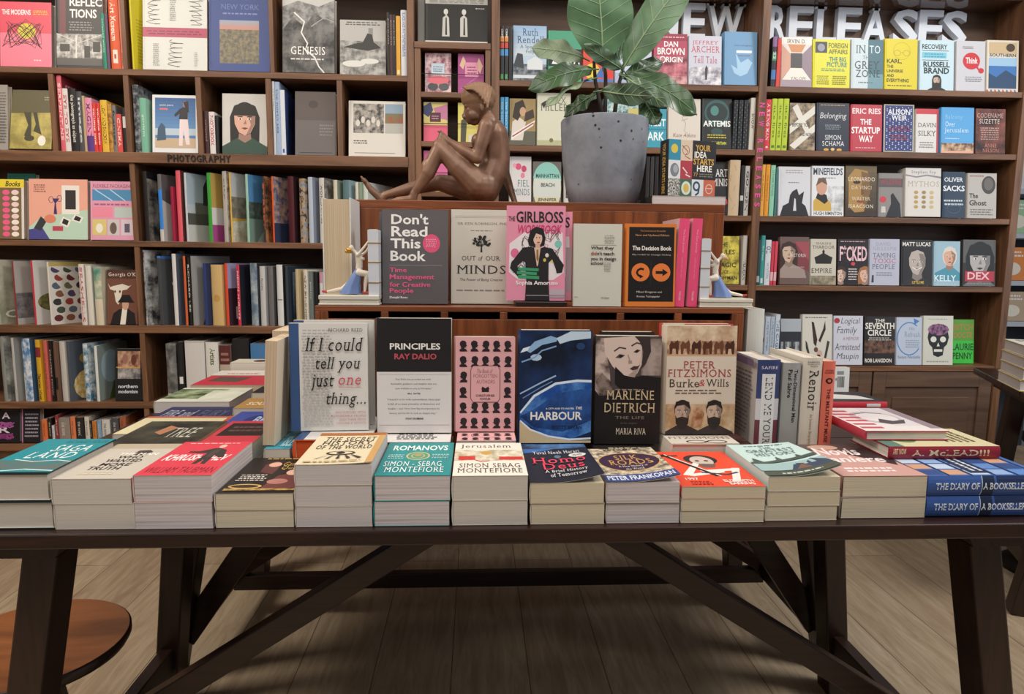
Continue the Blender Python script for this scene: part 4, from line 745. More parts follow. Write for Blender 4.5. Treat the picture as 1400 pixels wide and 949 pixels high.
q.f('pale blue cover, bearded figure', 'bearded', 1260, 1307, 56, 'c3dce6', [('t', 'RECOVERY', .06, .82, .8, .92, '26302f', 'b'), ('r', .06, .64, .78, .76, '7cc4d8'), ('x', .1, .65, .75, .75, 2, '4a98b4'), ('l', [(.06, .79), (.84, .79)], .002, '26302f'), ('l', [(.06, .6), (.84, .6)], .002, '26302f'), ('t', 'RUSSELL', .1, .46, .88, .57, '202828', 'b'), ('t', 'BRAND', .12, .33, .86, .45, '202828', 'b'), ('P', .5, .19, .1, 'c8ac9c', '2a2220', '2a2a2c', 'LDM')])
q.f('white cover, red speech bubble', 'bubbled', 1310, 1350, 57, 'c9c9d0', [('e', .52, .6, .3, .17, 'c8343c'), ('p', [(.64, .5), (.84, .36), (.72, .54)], 'c8343c'), ('e', .86, .41, .1, .055, 'c8343c'), ('t', 'Think', .32, .55, .74, .67, 'f0ecec', 'b'), ('x', .3, .18, .9, .3, 3, '8a8890'), ('x', .2, .84, .6, .9, 2, '8a8890')])
q.f('airmail bordered cover, blue bay', 'airmail', 1352, 1396, 56, 'd8cfc0', [('r', .06, .06, .94, .66, '3f74b4'), ('r', .06, .5, .94, .66, '9cc0dc'), ('p', [(.06, .06), (.94, .06), (.94, .3), (.6, .42), (.3, .28), (.06, .36)], '2f4a6c'), ('r', .06, .74, .94, .96, 'c8b08a'), ('e', .74, .86, .14, .08, '4a3c30'), ('t', 'SOUTHERN', .08, .68, .92, .74, '40342c', 'b')]+[('p', [(0+.125*k, 0), (.06+.125*k, 0), (.03+.125*k, .04), (-.03+.125*k+.03, .04)], ('c8545a', '3f6cae')[k % 2]) for k in range(8)])
q.done()

# --- second row
q = Row('second releases row', R2, group='books on the second row of the new releases bookcase')
for k in range(2): q.s('', 'sky blue', 684+6*k, 689.4+6*k, 133, '4a9ccc', [('v', 'the beach house', .1, .9, .25, .75, 'd8e8f0')], w=.14, label='sky blue spine, %s of the pair beside a painted woman cover' % ('first' if k == 0 else 'second'))
q.f('painted seated woman, white ribbon title', 'painted', 697, 733, 136, '9c8454', [('r', 0, 0, 1, .3, '5a5a4c'), ('p', [(.05, .1), (.5, .1), (.62, .5), (.35, .6), (.1, .5)], 'd8cfc4'), ('p', [(.1, .6), (.2, .9), (.5, .98), (.62, .8), (.4, .62), (.3, .52)], '2f221c'), ('e', .5, .72, .12, .1, 'c49a7c'), ('p', [(.55, .5), (.95, .6), (.9, .78), (.6, .7)], '3a2c24'), ('p', [(.04, .1), (.9, .42), (.98, .54), (.1, .24)], 'e8e2dc'), ('l', [(.1, .18), (.92, .48)], .005, '9c3038')])
q.f('cream cover, small dark bird', 'cream', 735, 781, 128, 'd3d2bc', [('t', 'ALEX', .34, .80, .86, .92, '6a6a5c', 's'), ('t', 'MILLER', .1, .66, .94, .79, '5a5a50', 's'), ('p', [(.12, .8), (.2, .7), (.28, .86), (.22, .84)], '2a2a28'), ('r', 0, 0, 1, .1, 'b4b48c'), ('e', .42, .1, .06, .04, '7a6a3c'), ('e', .8, .08, .06, .04, '8a7a4c')])
q.f('teal mosaic patterned cover', 'mosaic', 826, 874, 136, '7cb4b4', [ground('4f8c94', 'c8dcd4', 60), ('r', .7, .55, 1, .8, 'c8bc6c'), ('t', 'WONDER', .05, .6, .7, .74, '3a5c64', 'b')])
q.f('teal cover, white capitals', 'teal', 876, 912, 150, '3a98b0', [('t', 'FOREST', .05, .55, .97, .74, 'e8f2f2', 'b'), ('t', 'DARK', .05, .18, .92, .40, 'e8f2f2', 'b'), ('l', [(0, .47), (1, .47)], .006, '2a7c94')])
q.f('cream cover, thin line drawing', 'drawn', 915, 959, 136, 'd8cfc4', [('l', [(.5, .8), (.44, .6), (.54, .5), (.5, .34), (.6, .3)], .0015, '7a6a60'), ('o', .5, .7, .08, .06, .0015, '7a6a60'), ('l', [(.4, .55), (.6, .6)], .0015, '7a6a60'), ('t', 'Kate Atkins', .14, .22, .86, .3, '8a5c50', 'i'), ('x', .2, .86, .8, .92, 1, '8a7c70')])
q.f('black cover, green helmet glow', 'helmet', 961, 1002, 136, '1c2224', [('e', .5, .72, .42, .26, '2f5c5c'), ('e', .5, .72, .36, .2, '16282a'), ('e', .42, .76, .14, .1, '4a8480'), ('e', .5, .34, .2, .07, '2c4a4a'), ('t', 'ARTEMIS', .04, .44, .96, .56, 'f0f2f0', 'b'), ('x', .16, .2, .84, .3, 2, 'c8b844'), ('t', 'THE MARTIAN', .2, .08, .82, .14, 'd8d048', 'b')])
for k in range(3): q.s('', 'spiral', 1004+7*k, 1010+7*k, 137, '23262a', [('l', [((.2, .8)[i % 2], .05+.05*i) for i in range(19)], .0018, 'c8ccd0')], w=.12, label='black spine with white zigzag, %s of three beside the helmet cover' % ('first', 'second', 'third')[k])
q.s('ivory spine, grey lettering', 'ivory', 1027, 1034, 134, 'cfcac0', [('v', 'SNOW', .3, .6, .25, .75, '4a4844', 'b')], w=.12)
q.s('red spine, white lettering', 'red', 1047, 1055.5, 136, 'd8404c', [('v', 'A RISING MAN', .08, .8, .25, .75, 'f0dcdc', 'b'), ('e', .5, .06, .2, .02, 'f0dcdc')], w=.14)
for k in range(3): q.s('', 'lime', 1056.2+8*k, 1063.6+8*k, 135, 'b8cc3c', [('v', 'little fires', .1, .75, .25, .75, '4a6a1c'), ('r', .2, .05, .8, .1, '5a7a24')], w=.14, label='lime green spine, %s of three beside the ribbon cover' % ('first', 'second', 'third')[k])
q.f('cover of crossing white ribbons', 'ribbon', 1081, 1116, 142, '6a5c4a', [ground('4a3c30', 'a89478', 30)]+[('p', p, 'd8d4ca') for p in ([(0, .5), (1, .95), (1, .78), (0, .34)], [(0, .1), (.2, .02), (1, .4), (1, .56)], [(.1, .9), (.7, .3), (.85, .36), (.3, .98)])]+[('t', 'BEFORE YOU', .1, .5, .8, .58, '2a2622', 'b'), ('t', 'AND NOW', .4, .3, .9, .37, '2a2622', 'b')])
q.f('navy cover, flowing white title', 'navy', 1118, 1163, 142, '232a3c', [('t', 'Belonging', .1, .64, .92, .8, 'e0e2e6', 'il'), ('x', .25, .44, .75, .56, 3, '8a909c'), ('t', 'SIMON', .26, .23, .76, .33, 'e4e6ea', 's'), ('t', 'SCHAMA', .18, .1, .86, .2, 'e4e6ea', 's'), ('e', .3, .02, .08, .03, 'd8a040'), ('e', .7, .02, .08, .03, 'd8a040'), ('e', .5, .03, .06, .03, 'e4c070'), ('x', .1, .94, .9, .97, 1, 'c8a46c')])
q.f('crimson cover, big white capitals', 'crimson', 1165, 1208, 144, 'b83c4c', [('t', 'ERIC RIES', .04, .8, .96, .92, 'f0dcdc', 'b'), ('t', 'THE', .3, .57, .66, .69, 'f4f0f0', 'b'), ('t', 'STARTUP', .02, .38, .94, .52, 'f4f0f0', 'b'), ('t', 'WAY', .26, .2, .72, .34, 'f4f0f0', 'b'), ('x', .15, .06, .85, .1, 1, 'e0b0b8')])
q.f('indigo cover, scattered white flecks', 'flecked', 1210, 1252, 144, '333a6c', [('r', 0, 0, 1, 1, 'b8b49c'), ('r', .04, .02, .96, .98, '34407a')]+[('e', .1+.1*(k % 9), .06+.07*(k//9)+.03*(k % 2), .02, .012, 'c8ccdc') for k in range(117)]+[('t', 'ALISON', .12, .78, .86, .9, 'e0e4f0', 'b'), ('t', 'WEIR', .24, .66, .76, .77, 'e0e4f0', 'b'), ('t', 'QUEENS', .16, .42, .84, .54, '9c3c54', 's'), ('x', .2, .24, .8, .38, 3, '9c4c60')])
q.f('white cover, red head band', 'red-banded', 1254, 1285, 150, 'd8d6d4', [('r', 0, .88, 1, 1, 'c84450'), ('t', 'DAVIN', .1, .58, .9, .68, '4a4644', 's'), ('t', 'SILKY', .1, .38, .9, .5, '4a4644', 's'), ('x', .15, .1, .85, .26, 3, '8a8684'), ('r', .92, 0, 1, 1, 'b83c48')])
q.f('bright blue cover, city skyline foot', 'skyline', 1289, 1334, 148, '5aa4dc', [('r', 0, 0, 1, .22, 'n:6a4a3c:d8b894:40'), ('r', 0, 0, 1, .05, 'e0a890'), ('t', 'Balcony', .12, .72, .66, .84, '8cc4ec', 's'), ('t', 'Over', .12, .58, .42, .69, 'd0e8f8', 's'), ('t', 'Jerusalem', .1, .42, .84, .55, 'd0e8f8', 's'), ('x', .12, .3, .6, .34, 1, 'c0e0f4')])
q.f('dark smoky cover, pale capitals', 'smoky', 1336, 1377, 150, '4a2a28', [ground('2a1a1a', '8a5044', 10), ('t', 'CODENAME', .04, .8, .92, .9, 'c8a49c', 's'), ('t', 'SUZETTE', .12, .67, .8, .77, 'e0d0c8', 's'), ('x', .16, .3, .84, .6, 6, 'b49890'), ('t', 'ANNE', .3, .14, .7, .22, 'c88878', 's'), ('t', 'NELSON', .24, .03, .78, .11, 'c88878', 's')])
q.done()

# --- third row
q = Row('third releases row', R3, group='books on the third row of the new releases bookcase')
q.f('white cover, pink blossom', 'blossom', 697, 727, 215, 'd8d4d4', [('e', .4, .82, .14, .06, 'd8507c'), ('e', .66, .78, .12, .06, 'c83c6c'), ('e', .6, .66, .1, .05, 'e0809c'), ('e', .22, .84, .08, .04, 'e8a0b4'), ('t', 'FIEL', .36, .46, .9, .58, '5c8484', 's'), ('t', 'MINDS', .2, .3, .92, .42, '5c7a84', 's'), ('x', .15, .04, .9, .14, 2, '9c6470')])
q.f('cream cover under rounded teal arch', 'arched', 729, 768, 222, '6a6460', [('p', circ(.5, .48, .5, .5, 26), 'd8cfae'), ('p', circ(.5, .62, .5, .37, 24, 0, PI), '8cc8bc'), ('r', .02, .3, .98, .66, 'd0d4cc'), ('t', 'MANHATTAN', .1, .68, .92, .76, '2f3c3c', 'b'), ('t', 'BEACH', .28, .5, .76, .58, '2f3c3c', 'b'), ('t', 'JENNIFER', .16, .2, .84, .28, '3a3a34', 'b'), ('t', 'EGAN', .32, .06, .7, .13, '3a3a34', 'b')])
q.f('white cover behind the concrete pot', 'white', 772, 810, 226, 'cfcdc8', [('t', 'B', .05, .3, .2, .5, '3a3a38', 'b')])
for i, (lk, sh, cc) in enumerate((('dark spine', 'dark', '262324'), ('charcoal spine', 'charcoal', '34302e'), ('black spine', 'black', '1e1c1d'))): q.s(lk+' beside the plant pot', sh, 884+6*i, 889+6*i, 214, cc, [('r', 0, .05, 1, .2, '8a8680' if i != 1 else '4a4644')], w=.14)
q.f('black cover, white and pink capitals', 'black', 962, 997, 222, '1f1e22', [('t', 'ART', .5, .72, .98, .86, 'e8e4e4', 's'), ('t', 'MINIS', .4, .54, .98, .68, 'e8e4e4', 's'), ('t', 'rich', .5, .2, .98, .34, 'd84a5c', 'b')])
q.s('broad sandy spine', 'sandy', 998.5, 1013, 219, 'c8b090', [('l', [(.3+.3*math.sin(k*1.7), .1+.09*k) for k in range(10)], .0015, '9c7c5c')], w=.14)
q.s('black spine, white rings', 'ringed', 1014, 1018.5, 226, '1f1e20', [('r', 0, .3, 1, .4, 'c0beba')], w=.14)
q.s('off white spine, black capitals', 'off white', 1019.5, 1026, 227, 'b8b4b0', [('v', 'GOLDEN', .1, .9, .2, .8, '2a2828', 'b')], w=.14)
for i, cc in enumerate(('e0a440', 'e0962c')): q.s('', 'amber', 1041+6.6*i, 1047.2+6.6*i, 225, cc, [('v', 'the shepherd', .2, .7, .3, .7, '7a4a14')], w=.14, label='amber spine, %s of the pair beside a mint one, %s' % (('lighter', 'deeper')[i], q.where))
q.s('mint spine', 'mint', 1054.5, 1061, 226, '8cc4a8', [('v', 'OTHER MINDS', .1, .6, .3, .7, '4a7464')], w=.14)
q.s('thin deep teal spine', 'deep teal', 1061.5, 1064.5, 230, '3c7474', w=.14)
q.f('white cover, huddled black silhouettes', 'silhouette', 1066, 1110, 229, 'cfd0d6', [('x', .2, .86, .8, .95, 2, '9a9aa4'), ('x', .3, .66, .7, .7, 1, '8a8a94'), ('p', [(.05, 0), (.95, 0), (.85, .2), (.74, .26), (.8, .5), (.64, .42), (.58, .55), (.44, .5), (.36, .42), (.32, .26), (.14, .2)], '26262c'), ('p', [(.46, .1), (.56, .1), (.54, .34), (.5, .36)], 'cfd0d6')])
q.f('white cover, man in yellow jacket', 'jacket', 1112, 1156, 228, 'dcdee2', [('t', 'MINEFIELDS', .04, .82, .96, .96, '2f4258', 'b'), ('x', .3, .74, .8, .79, 1, '8a94a0'), ('r', .5, .1, 1, .6, 'n:a8acb0:dfe2e4:24'), ('p', [(.05, .08), (.62, .08), (.6, .24), (.44, .4), (.2, .42), (.05, .3)], 'c8a44c'), ('p', [(.12, .36), (.4, .24), (.5, .3), (.46, .42), (.2, .5)], '24242a'), ('e', .3, .58, .17, .16, 'c89c84'), ('p', [(.12, .6), (.2, .76), (.42, .76), (.48, .62), (.3, .68)], '6a5444'), ('r', 0, 0, 1, .1, 'e0e2e4'), ('t', 'HUGH RIMINTON', .06, .02, .95, .09, '38424e', 'b')])
q.f('dim golden close-up face cover', 'golden', 1158, 1201, 228, '5c4a34', [('g', 0, 0, 1, 1, '3c3028', '6a5a40'), ('p', [(.1, .2), (.1, .8), (.3, .95), (.7, .9), (.8, .5), (.6, .1), (.3, .08)], 'a8844c'), ('p', [(.5, .9), (.75, .85), (.8, .5), (.6, .12), (.55, .4)], '7a5c38'), ('e', .36, .68, .12, .035, '2f241c'), ('p', [(.5, .65), (.6, .46), (.5, .42)], '6a4c2c'), ('e', .48, .3, .12, .03, '8a4434'), ('t', 'LEONARDO', .08, .7, .94, .78, 'e8dcc4', 's'), ('t', 'DA VINCI', .2, .54, .84, .61, 'd8ccb4', 's'), ('t', 'WALTER', .2, .32, .8, .39, 'd8ccb4', 's'), ('t', 'ISAACSON', .1, .17, .9, .24, 'e8dcc4', 's')])
q.f('grey cover, dark prowling animal', 'animal', 1203, 1236, 238, '8a8684', [('r', 0, .68, 1, .88, '5c5658'), ('t', 'WILDFIRE', .06, .74, .94, .86, 'a8444c', 's'), ('p', [(.3, 0), (.95, 0), (.9, .3), (.6, .55), (.5, .5), (.52, .3)], '2a2a2e'), ('e', .18, .4, .14, .07, 'c83c4c'), ('p', [(.1, .1), (.3, .1), (.28, .24), (.12, .24)], 'c8c4c0')])
q.f('thick white cover, gold ornaments', 'ornament', 1240, 1289, 232, 'd6d2cc', [('t', 'Stephen Fry', .16, .87, .86, .95, '6a7494', 's'), ('p', [(0, .84), (.3, .8), (.6, .84), (1, .79), (1, .83), (.6, .87), (.3, .83), (0, .87)], '8a8a94'), ('t', 'MYTHOS', .06, .62, .95, .73, 'b0a8a0', 's')]+[('e', .3+.22*(k % 3), .2+.1*(k//3), .06, .035, ('b89858', '9c8458', 'c8b080')[k % 3]) for k in range(12)], t=.06)
q.f('navy cover, white dotted title', 'dotted navy', 1291, 1322, 236, '2f4054', [('t', 'OLIVER', .06, .78, .9, .88, 'd8dce0', 'b'), ('t', 'SACKS', .02, .58, .98, .7, 'e8ecf0', 'b'), ('x', .05, .26, .95, .42, 2, 'c8d0d8'), ('o', .5, .2, .3, .1, .0015, '5c7084')])
q.f('pale cover, grey thumbprint head', 'thumbprint', 1325, 1365, 238, 'b8b4ae', [('e', .72, .74, .24, .2, '4a4644'), ('e', .72, .76, .16, .14, '6a6664'), ('t', 'The', .06, .44, .36, .55, '2a2828', 'b'), ('t', 'Ghost', .06, .28, .66, .4, '2a2828', 'b'), ('x', .06, .06, .9, .22, 3, '7a7672'), ('x', .06, .92, .6, .96, 1, '9c4c4c')])
q.done()

# --- fourth row
q = Row('fourth releases row', R4, group='books on the fourth row of the new releases bookcase')
q.f('yellow cover, black capitals, bookend before it', 'yellow', 970, 1012, 324, 'd0c048', [ground('7a6c28', 'dccc54', 16), ('t', 'THE', .3, .78, .62, .87, '2a2618', 'b'), ('t', 'RULES', .3, .62, .86, .72, '2a2618', 'b'), ('t', 'OF', .38, .5, .6, .58, '2a2618', 'b'), ('t', 'MAGIC', .24, .35, .9, .45, '2a2618', 'b'), ('t', 'ALICE', .3, .22, .66, .29, '2a2618', 'b'), ('t', 'HOFFMAN', .24, .09, .94, .17, '2a2618', 'b')])
q.s('white spine, black capitals', 'white', 1016.5, 1022.5, 322, 'c3bdb6', [('v', 'VULCAN', .5, .9, .2, .8, '2a2828', 'b')], w=.14)
q.s('slate spine, white foot', 'slate', 1037, 1041, 328, '3a4448', [('r', 0, .06, 1, .2, 'b0b4b4')], w=.14)
q.s('teal spine', 'teal', 1041.5, 1047, 322, '3c9490', [('v', 'tin man', .2, .5, .3, .7, 'c8e4e0'), ('r', .2, .04, .8, .14, 'c8d8d4')], w=.14)
q.s('white spine, grey lettering', 'grey-lettered', 1047.5, 1055.3, 328, 'd0d4dc', [('v', 'OZ', .14, .3, .1, .9, '4a5464', 'b'), ('v', 'WINTON', .5, .85, .3, .7, '7a8494')], w=.14)
for i in range(2): q.s('', 'pinkish red', 1055.6+4.6*i, 1059.6+4.6*i, 330, ('c83c50', 'd04a5c')[i], [('r', 0, .1, 1, .3, 'e0b0b8')], w=.14, label='thin pinkish red spine, %s of the pair beside the regal portrait, %s' % (('darker', 'brighter')[i], q.where))
q.f('regal portrait on dusky rose', 'regal', 1068, 1108, 325, '6a5450', [('r', .5, .3, 1, .9, '7c3c44'), ('p', [(.5, .9), (1, .5), (1, .9)], '9c4c54'), ('P', .3, .66, .2, 'c8ac98', '3c2c28', '9c8c84', 'L'), ('t', 'VICTORIA', .34, .58, .9, .65, 'e0d4cc', 's'), ('t', 'JULIA BAIRD', .36, .34, .84, .38, 'c8b8b0', 's')])
q.f('cream cover, black crown', 'crown', 1110, 1145, 328, 'c6c0b2', [('t', 'SHASHI', .2, .88, .8, .93, '5a544c', 's'), ('t', 'THAROOR', .06, .79, .94, .86, '3a3630', 's'), ('p', [(.2, .46), (.8, .46), (.86, .6), (.7, .64), (.5, .7), (.3, .64), (.14, .6)], '26221f'), ('e', .5, .72, .05, .04, '26221f'), ('l', [(.5, .7), (.5, .78)], .003, '26221f'), ('t', 'EMPIRE', .04, .26, .84, .36, '3a3630', 's'), ('r', 0, 0, 1, .2, 'n:6a6454:a89c84:30')])
q.f('black cover, tall pale pink capitals', 'pink-lettered', 1147, 1189, 328, '221c1e', [('x', .06, .93, .95, .97, 1, 'c8a0a8'), ('t', 'F*CKED', .06, .52, .96, .86, 'e8c0c8', 'b'), ('P', .1, .22, .16, 'd8b8a8', '3a2a24', '221c1e', ''), ('P', .9, .22, .16, 'd8b09c', '9c6c3c', '221c1e', 'L'), ('x', .34, .1, .66, .38, 5, 'd8d0d0'), ('e', .5, .46, .07, .04, 'c84450')])
q.f('pale lavender cover, grey capitals', 'lavender', 1191, 1232, 328, 'b6b8ca', [('t', 'DAVID', .2, .86, .7, .93, '9a9cae', 's'), ('t', 'GILLESPIE', .1, .76, .9, .83, '9a9cae', 's'), ('t', 'TAMING', .1, .6, .86, .7, '6a6c80', 's'), ('t', 'TOXIC', .12, .48, .88, .58, 'b06478', 's'), ('t', 'PEOPLE', .08, .35, .84, .46, '6a6c80', 's'), ('p', [(.06, .06), (.14, .06), (.14, .22), (.08, .22)], '3a3a44'), ('x', .2, .2, .8, .3, 2, '8a8c9c')])
q.f('black cover, bald smiling head', 'bald', 1234, 1277, 329, '242224', [('t', 'MATT LUCAS', .04, .86, .94, .95, 'e8e4e0', 'b'), ('P', .52, .5, .27, 'b8aca4', '8a8078', '2a2828', 'BM'), ('l', [(.36, .4), (.5, .34), (.68, .4)], .004, 'e8e4e0'), ('t', 'LITTLE ME', .36, .04, .74, .1, 'd8b844', 'b')])
q.f('blue cover, silver-haired smiling woman', 'silver-haired', 1279, 1315, 331, '9cbccc', [('P', .6, .64, .2, 'd8a890', 'd8d2c6', '4a94a8', ''), ('t', 'GAIL', .1, .2, .5, .3, '5a9cc0', 'b'), ('t', 'KELLY', .02, .1, .86, .24, 'd8ecf4', 'b'), ('x', .05, .02, .9, .06, 1, 'c0d8e4')])
q.f('monochrome young face, red letters', 'red-lettered', 1319, 1364, 329, '3a3838', [('r', 0, .5, 1, 1, '5c5a5a'), ('P', .52, .56, .33, 'b0acaa', '1e1c1d', '6a6868', 'LFM'), ('r', .06, .1, .96, .32, 'b03040'), ('t', 'DEX', .14, .14, .82, .3, 'e8c0c4', 'b'), ('x', .1, .03, .9, .08, 1, '8a8886')])
q.done()

# --- fifth row
q = Row('lowest releases row', R5, group='books on the lowest row of the new releases bookcase')
q.s('grey spine, brown band', 'grey', 1040, 1046.5, 435, '8c9098', [('r', 0, .5, 1, .58, '5a3a34')], w=.14)
q.s('pale blue spine, fine print', 'pale blue', 1047, 1054, 433, 'b8c4d4', [('v', 'a long way home again', .1, .7, .2, .8, '5a6c8c')], w=.14)
q.s('second pale blue spine', 'powder blue', 1054.3, 1060, 433, 'b0bece', [('v', 'a long way home again', .1, .7, .2, .8, '5a6c8c')], w=.14)
q.s('white spine, blue lettering', 'white', 1061, 1067.5, 430, 'c8d4e0', [('v', 'THE CAGE', .1, .7, .2, .8, '3c5c8c', 'b')], w=.14)
q.f('monochrome group photograph cover', 'monochrome', 1069, 1097, 437, '5c6064', [ground('2a2c30', '9ca4aa', 20), ('r', 0, .7, 1, 1, 'a8b0b8'), ('r', 0, .5, 1, .72, '2f3238')]+[('p', [(.1+.2*k, .1), (.24+.2*k, .1), (.22+.2*k, .5), (.12+.2*k, .5)], ('3a3c40', 'a8acb0')[k % 2]) for k in range(5)])
q.f('white cover, hare-like brush marks', 'hare', 1099, 1140, 431, 'd0cec4', [('x', .06, .92, .9, .96, 1, '5a5850'), ('p', [(.3, .86), (.38, .84), (.5, .5), (.46, .36), (.38, .42)], '3a2826'), ('p', [(.76, .88), (.7, .72), (.54, .48), (.6, .44), (.78, .7)], '3a2c28'), ('p', [(.1, .48), (.16, .44), (.28, .14), (.22, .16), (.12, .32)], '3c3a34'), ('p', [(.84, .48), (.92, .46), (.8, .1), (.72, .08)], '3c3a34'), ('e', .46, .3, .07, .05, '6a4844'), ('e', .58, .22, .09, .07, 'c8a898'), ('p', [(.5, .1), (.62, .12), (.6, .2), (.5, .2)], '2a2624')])
q.f('white cover, black handwritten title', 'handwritten', 1142, 1182, 433, 'c9cbd8', [('e', .1, .9, .1, .055, 'a83840'), ('t', 'Logical', .24, .8, .9, .96, '33343c', 'il'), ('t', 'Family', .1, .6, .8, .78, '33343c', 'il'), ('t', 'A MEMOIR', .3, .5, .86, .57, 'a07c84', 'i'), ('t', 'Armistead', .04, .3, .92, .44, '33343c', 'il'), ('t', 'Maupin', .1, .08, .86, .24, '33343c', 'il')])
q.f('black cover, white capitals, dim crowd', 'crowd', 1184, 1226, 434, '262122', [('r', 0, .24, 1, .5, 'n:2a1e1c:7a5844:40'), ('t', 'THE', .34, .88, .66, .95, 'e0dcd4', 'b'), ('t', 'SEVENTH', .02, .74, .98, .87, 'e8e4dc', 'b'), ('t', 'CIRCLE', .1, .6, .88, .73, 'e8e4dc', 'b'), ('x', .1, .5, .9, .58, 2, 'b8b0a8'), ('t', 'ROB LANGDON', .02, .05, .9, .13, 'e8e4dc', 'b')])
q.f('white cover, blue circling arrow', 'arrow', 1228, 1263, 435, 'b9c4d6', [('l', [(.5+.48*math.cos(a), .55+.34*math.sin(a)) for a in [.9+k*.25 for k in range(20)]], .005, '4a80c0'), ('p', [(.66, .98), (.9, .92), (.7, .84)], '4a80c0'), ('t', 'Hit', .5, .72, .72, .8, '8494ac', 'l'), ('t', 'Refresh', .32, .58, .92, .7, '8494ac', 'l'), ('x', .34, .36, .92, .54, 4, '94a4bc'), ('t', 'Satya Nadella', .06, .12, .94, .2, '7c8cac', 'l')])
q.f('white cover, black flowered skull', 'skull', 1265, 1306, 433, 'cfcfc4', [('x', .15, .92, .85, .95, 1, '9a9c94'), ('p', [(.14, .56), (.2, .76), (.5, .84), (.8, .76), (.86, .56), (.8, .42), (.7, .36), (.66, .2), (.5, .16), (.34, .2), (.3, .36), (.2, .42)], '1e1e22'), ('p', circ(.5, .72, .36, .12, 12), 'n:2a2438:a06a94:60'), ('e', .34, .52, .1, .06, 'dcdcd2'), ('e', .66, .52, .1, .06, 'dcdcd2'), ('p', [(.5, .46), (.45, .38), (.55, .38)], 'dcdcd2'), ('r', .36, .27, .64, .32, 'dcdcd2'), ('x', .1, .05, .9, .1, 1, '9a9c94')])
q.f('bright green cover, black capitals', 'green', 1303, 1334, 438, '3cc040', [('r', 0, .52, 1, 1, '5a9c3c'), ('t', 'BITCH', .1, .76, .95, .9, 'b07c40', 'b'), ('t', 'DOCTR', .1, .58, .95, .72, 'b07c40', 'b'), ('t', 'LAURIE', .02, .3, .98, .46, '1c4a1e', 'b'), ('t', 'PENNY', .06, .1, .94, .25, '1c4a1e', 'b')], dy=.045)
q.done()

# ================================================================== the long table: front row of stacks
def stack(x0, x1, ztop, n, Yf, h, look, where, col, art, pg='w', hb=False, z0=.7645, curl=0, edge=None, yaw=0, xY=None, spine=(), scol=None, low=None, gr=None, px=True, dz=0, cat='book', name='book', jit=1, keep=False):
    """n copies lying one on another, tail edge towards us, the top cover printed; x0, x1 in photo pixels at the front face"""
    if px: A = onY(x0, 700 if z0 < .78 and Yf < 1.2 else 600, Yf).x; B = onY(x1, 700 if z0 < .78 and Yf < 1.2 else 600, Yf).x
    else: A, B = x0, x1
    t = (ztop-z0)/n; w = B-A-.0012; rs = random.Random(int(abs(x0*37)))
    for k in range(n):
        top = k == n-1; jx = 0 if top else rs.uniform(-.002, .002)*jit; jy = 0 if top else rs.uniform(-.002, .003)*jit
        if n == 1: lab = look+', '+where
        elif top: lab = '%s, topmost of its stack %s' % (look, where)
        else:
            ordn = ('lower copy' if n == 2 else ('bottom copy', 'middle copy')[min(k, 1)] if n == 3 else ('bottom copy', 'second copy up', 'third copy up')[k])
            lab = '%s under the %s, %s' % (ordn, low or look, where)
        book(lab, cat, flat_m((A+B)/2+jx, Yf+jy, z0+t*k+.0002, h, t-.0005, yaw), w, h, t-.0005, col if hb or top or keep else 'c6bdb2', art if top else (art[:1] if hb or keep else ()), spine, hb=hb, pg=pg, curl=curl if top else 0, edge=edge or (None if hb or keep else 'd0c7bb'), scol=scol, group=gr or 'stacked books along the front edge of the long table', name=name)

FR = 'along the table front'
stack(-40, 70, .858, 2, 1.075, .205, 'teal hardback with white serif lettering', FR, '1f8a96', [('r', 0, 0, 1, 1, '1f8a96'), ('t', 'RICHARD FIDLER', .38, .86, .97, .94, '12505c', 's'), ('t', 'SAGA', .40, .60, .92, .80, 'e4eeec', 's'), ('t', 'LAND', .24, .40, .88, .58, 'e4eeec', 's'), ('r', 0, .1, 1, .34, 'n:6a6a62:2f7a80:12'), ('l', [(0, .1), (.3, .05), (.6, .1), (1, .06)], .004, 'd8e8ea'), ('l', [(.2, .36), (.5, .3), (.8, .34), (1, .3)], .003, 'd8e8ea'), ('r', 0, 0, 1, .03, '12262a')], pg='w', hb=True, edge='14363c', low='teal hardback', xY=1)
stack(72, 182, .848, 2, 1.075, .205, 'grey cover, black lettering shaped as a figure', FR, 'bdb6aa', [('r', 0, 0, 1, 1, 'c3bcb0'), ('r', 0, .84, 1, 1, 'b5a892'), ('p', [(.46, .64), (.5, .78), (.64, .8), (.72, .74), (.7, .64)], '4a403c'), ('t', 'THE MAN', .3, .64, .84, .71, 'efe9df', 'b'), ('t', 'WHO', .36, .54, .7, .62, '1f1c1b', 'b'), ('t', 'WANTED', .28, .43, .76, .52, '1f1c1b', 'b'), ('t', 'MORE', .3, .33, .70, .41, '1f1c1b', 'b'), ('t', 'TRUTH', .22, .22, .64, .31, '1f1c1b', 'b'), ('x', .2, .1, .7, .18, 2, 'd8cfae')], pg='w', low='grey one')
stack(184, 292, .853, 2, 1.075, .20, 'red cover, suited man between bold words', FR, 'd23c50', [('r', 0, 0, 1, 1, 'd4404f'), ('t', 'KHRUSHCHEV', .06, .40, .94, .58, 'f2e8e6', 'bi'), ('t', 'WILLIAM TAUBMAN', .06, .06, .95, .22, '7a1c2a'), ('p', [(.54, .3), (.60, .3), (.63, .42), (.66, .3), (.72, .3), (.70, .56), (.80, .48), (.86, .5), (.78, .72), (.66, .78), (.58, .78), (.42, .68), (.28, .68), (.28, .64), (.44, .62), (.56, .62)], '3b3432'), ('e', .66, .84, .05, .06, 'd8b8a4'), ('p', [(.6, .72), (.7, .74), (.68, .5), (.6, .5)], '4a4240'), ('x', .1, .92, .9, .96, 1, 'f0c8c8')], pg='s', low='red one')
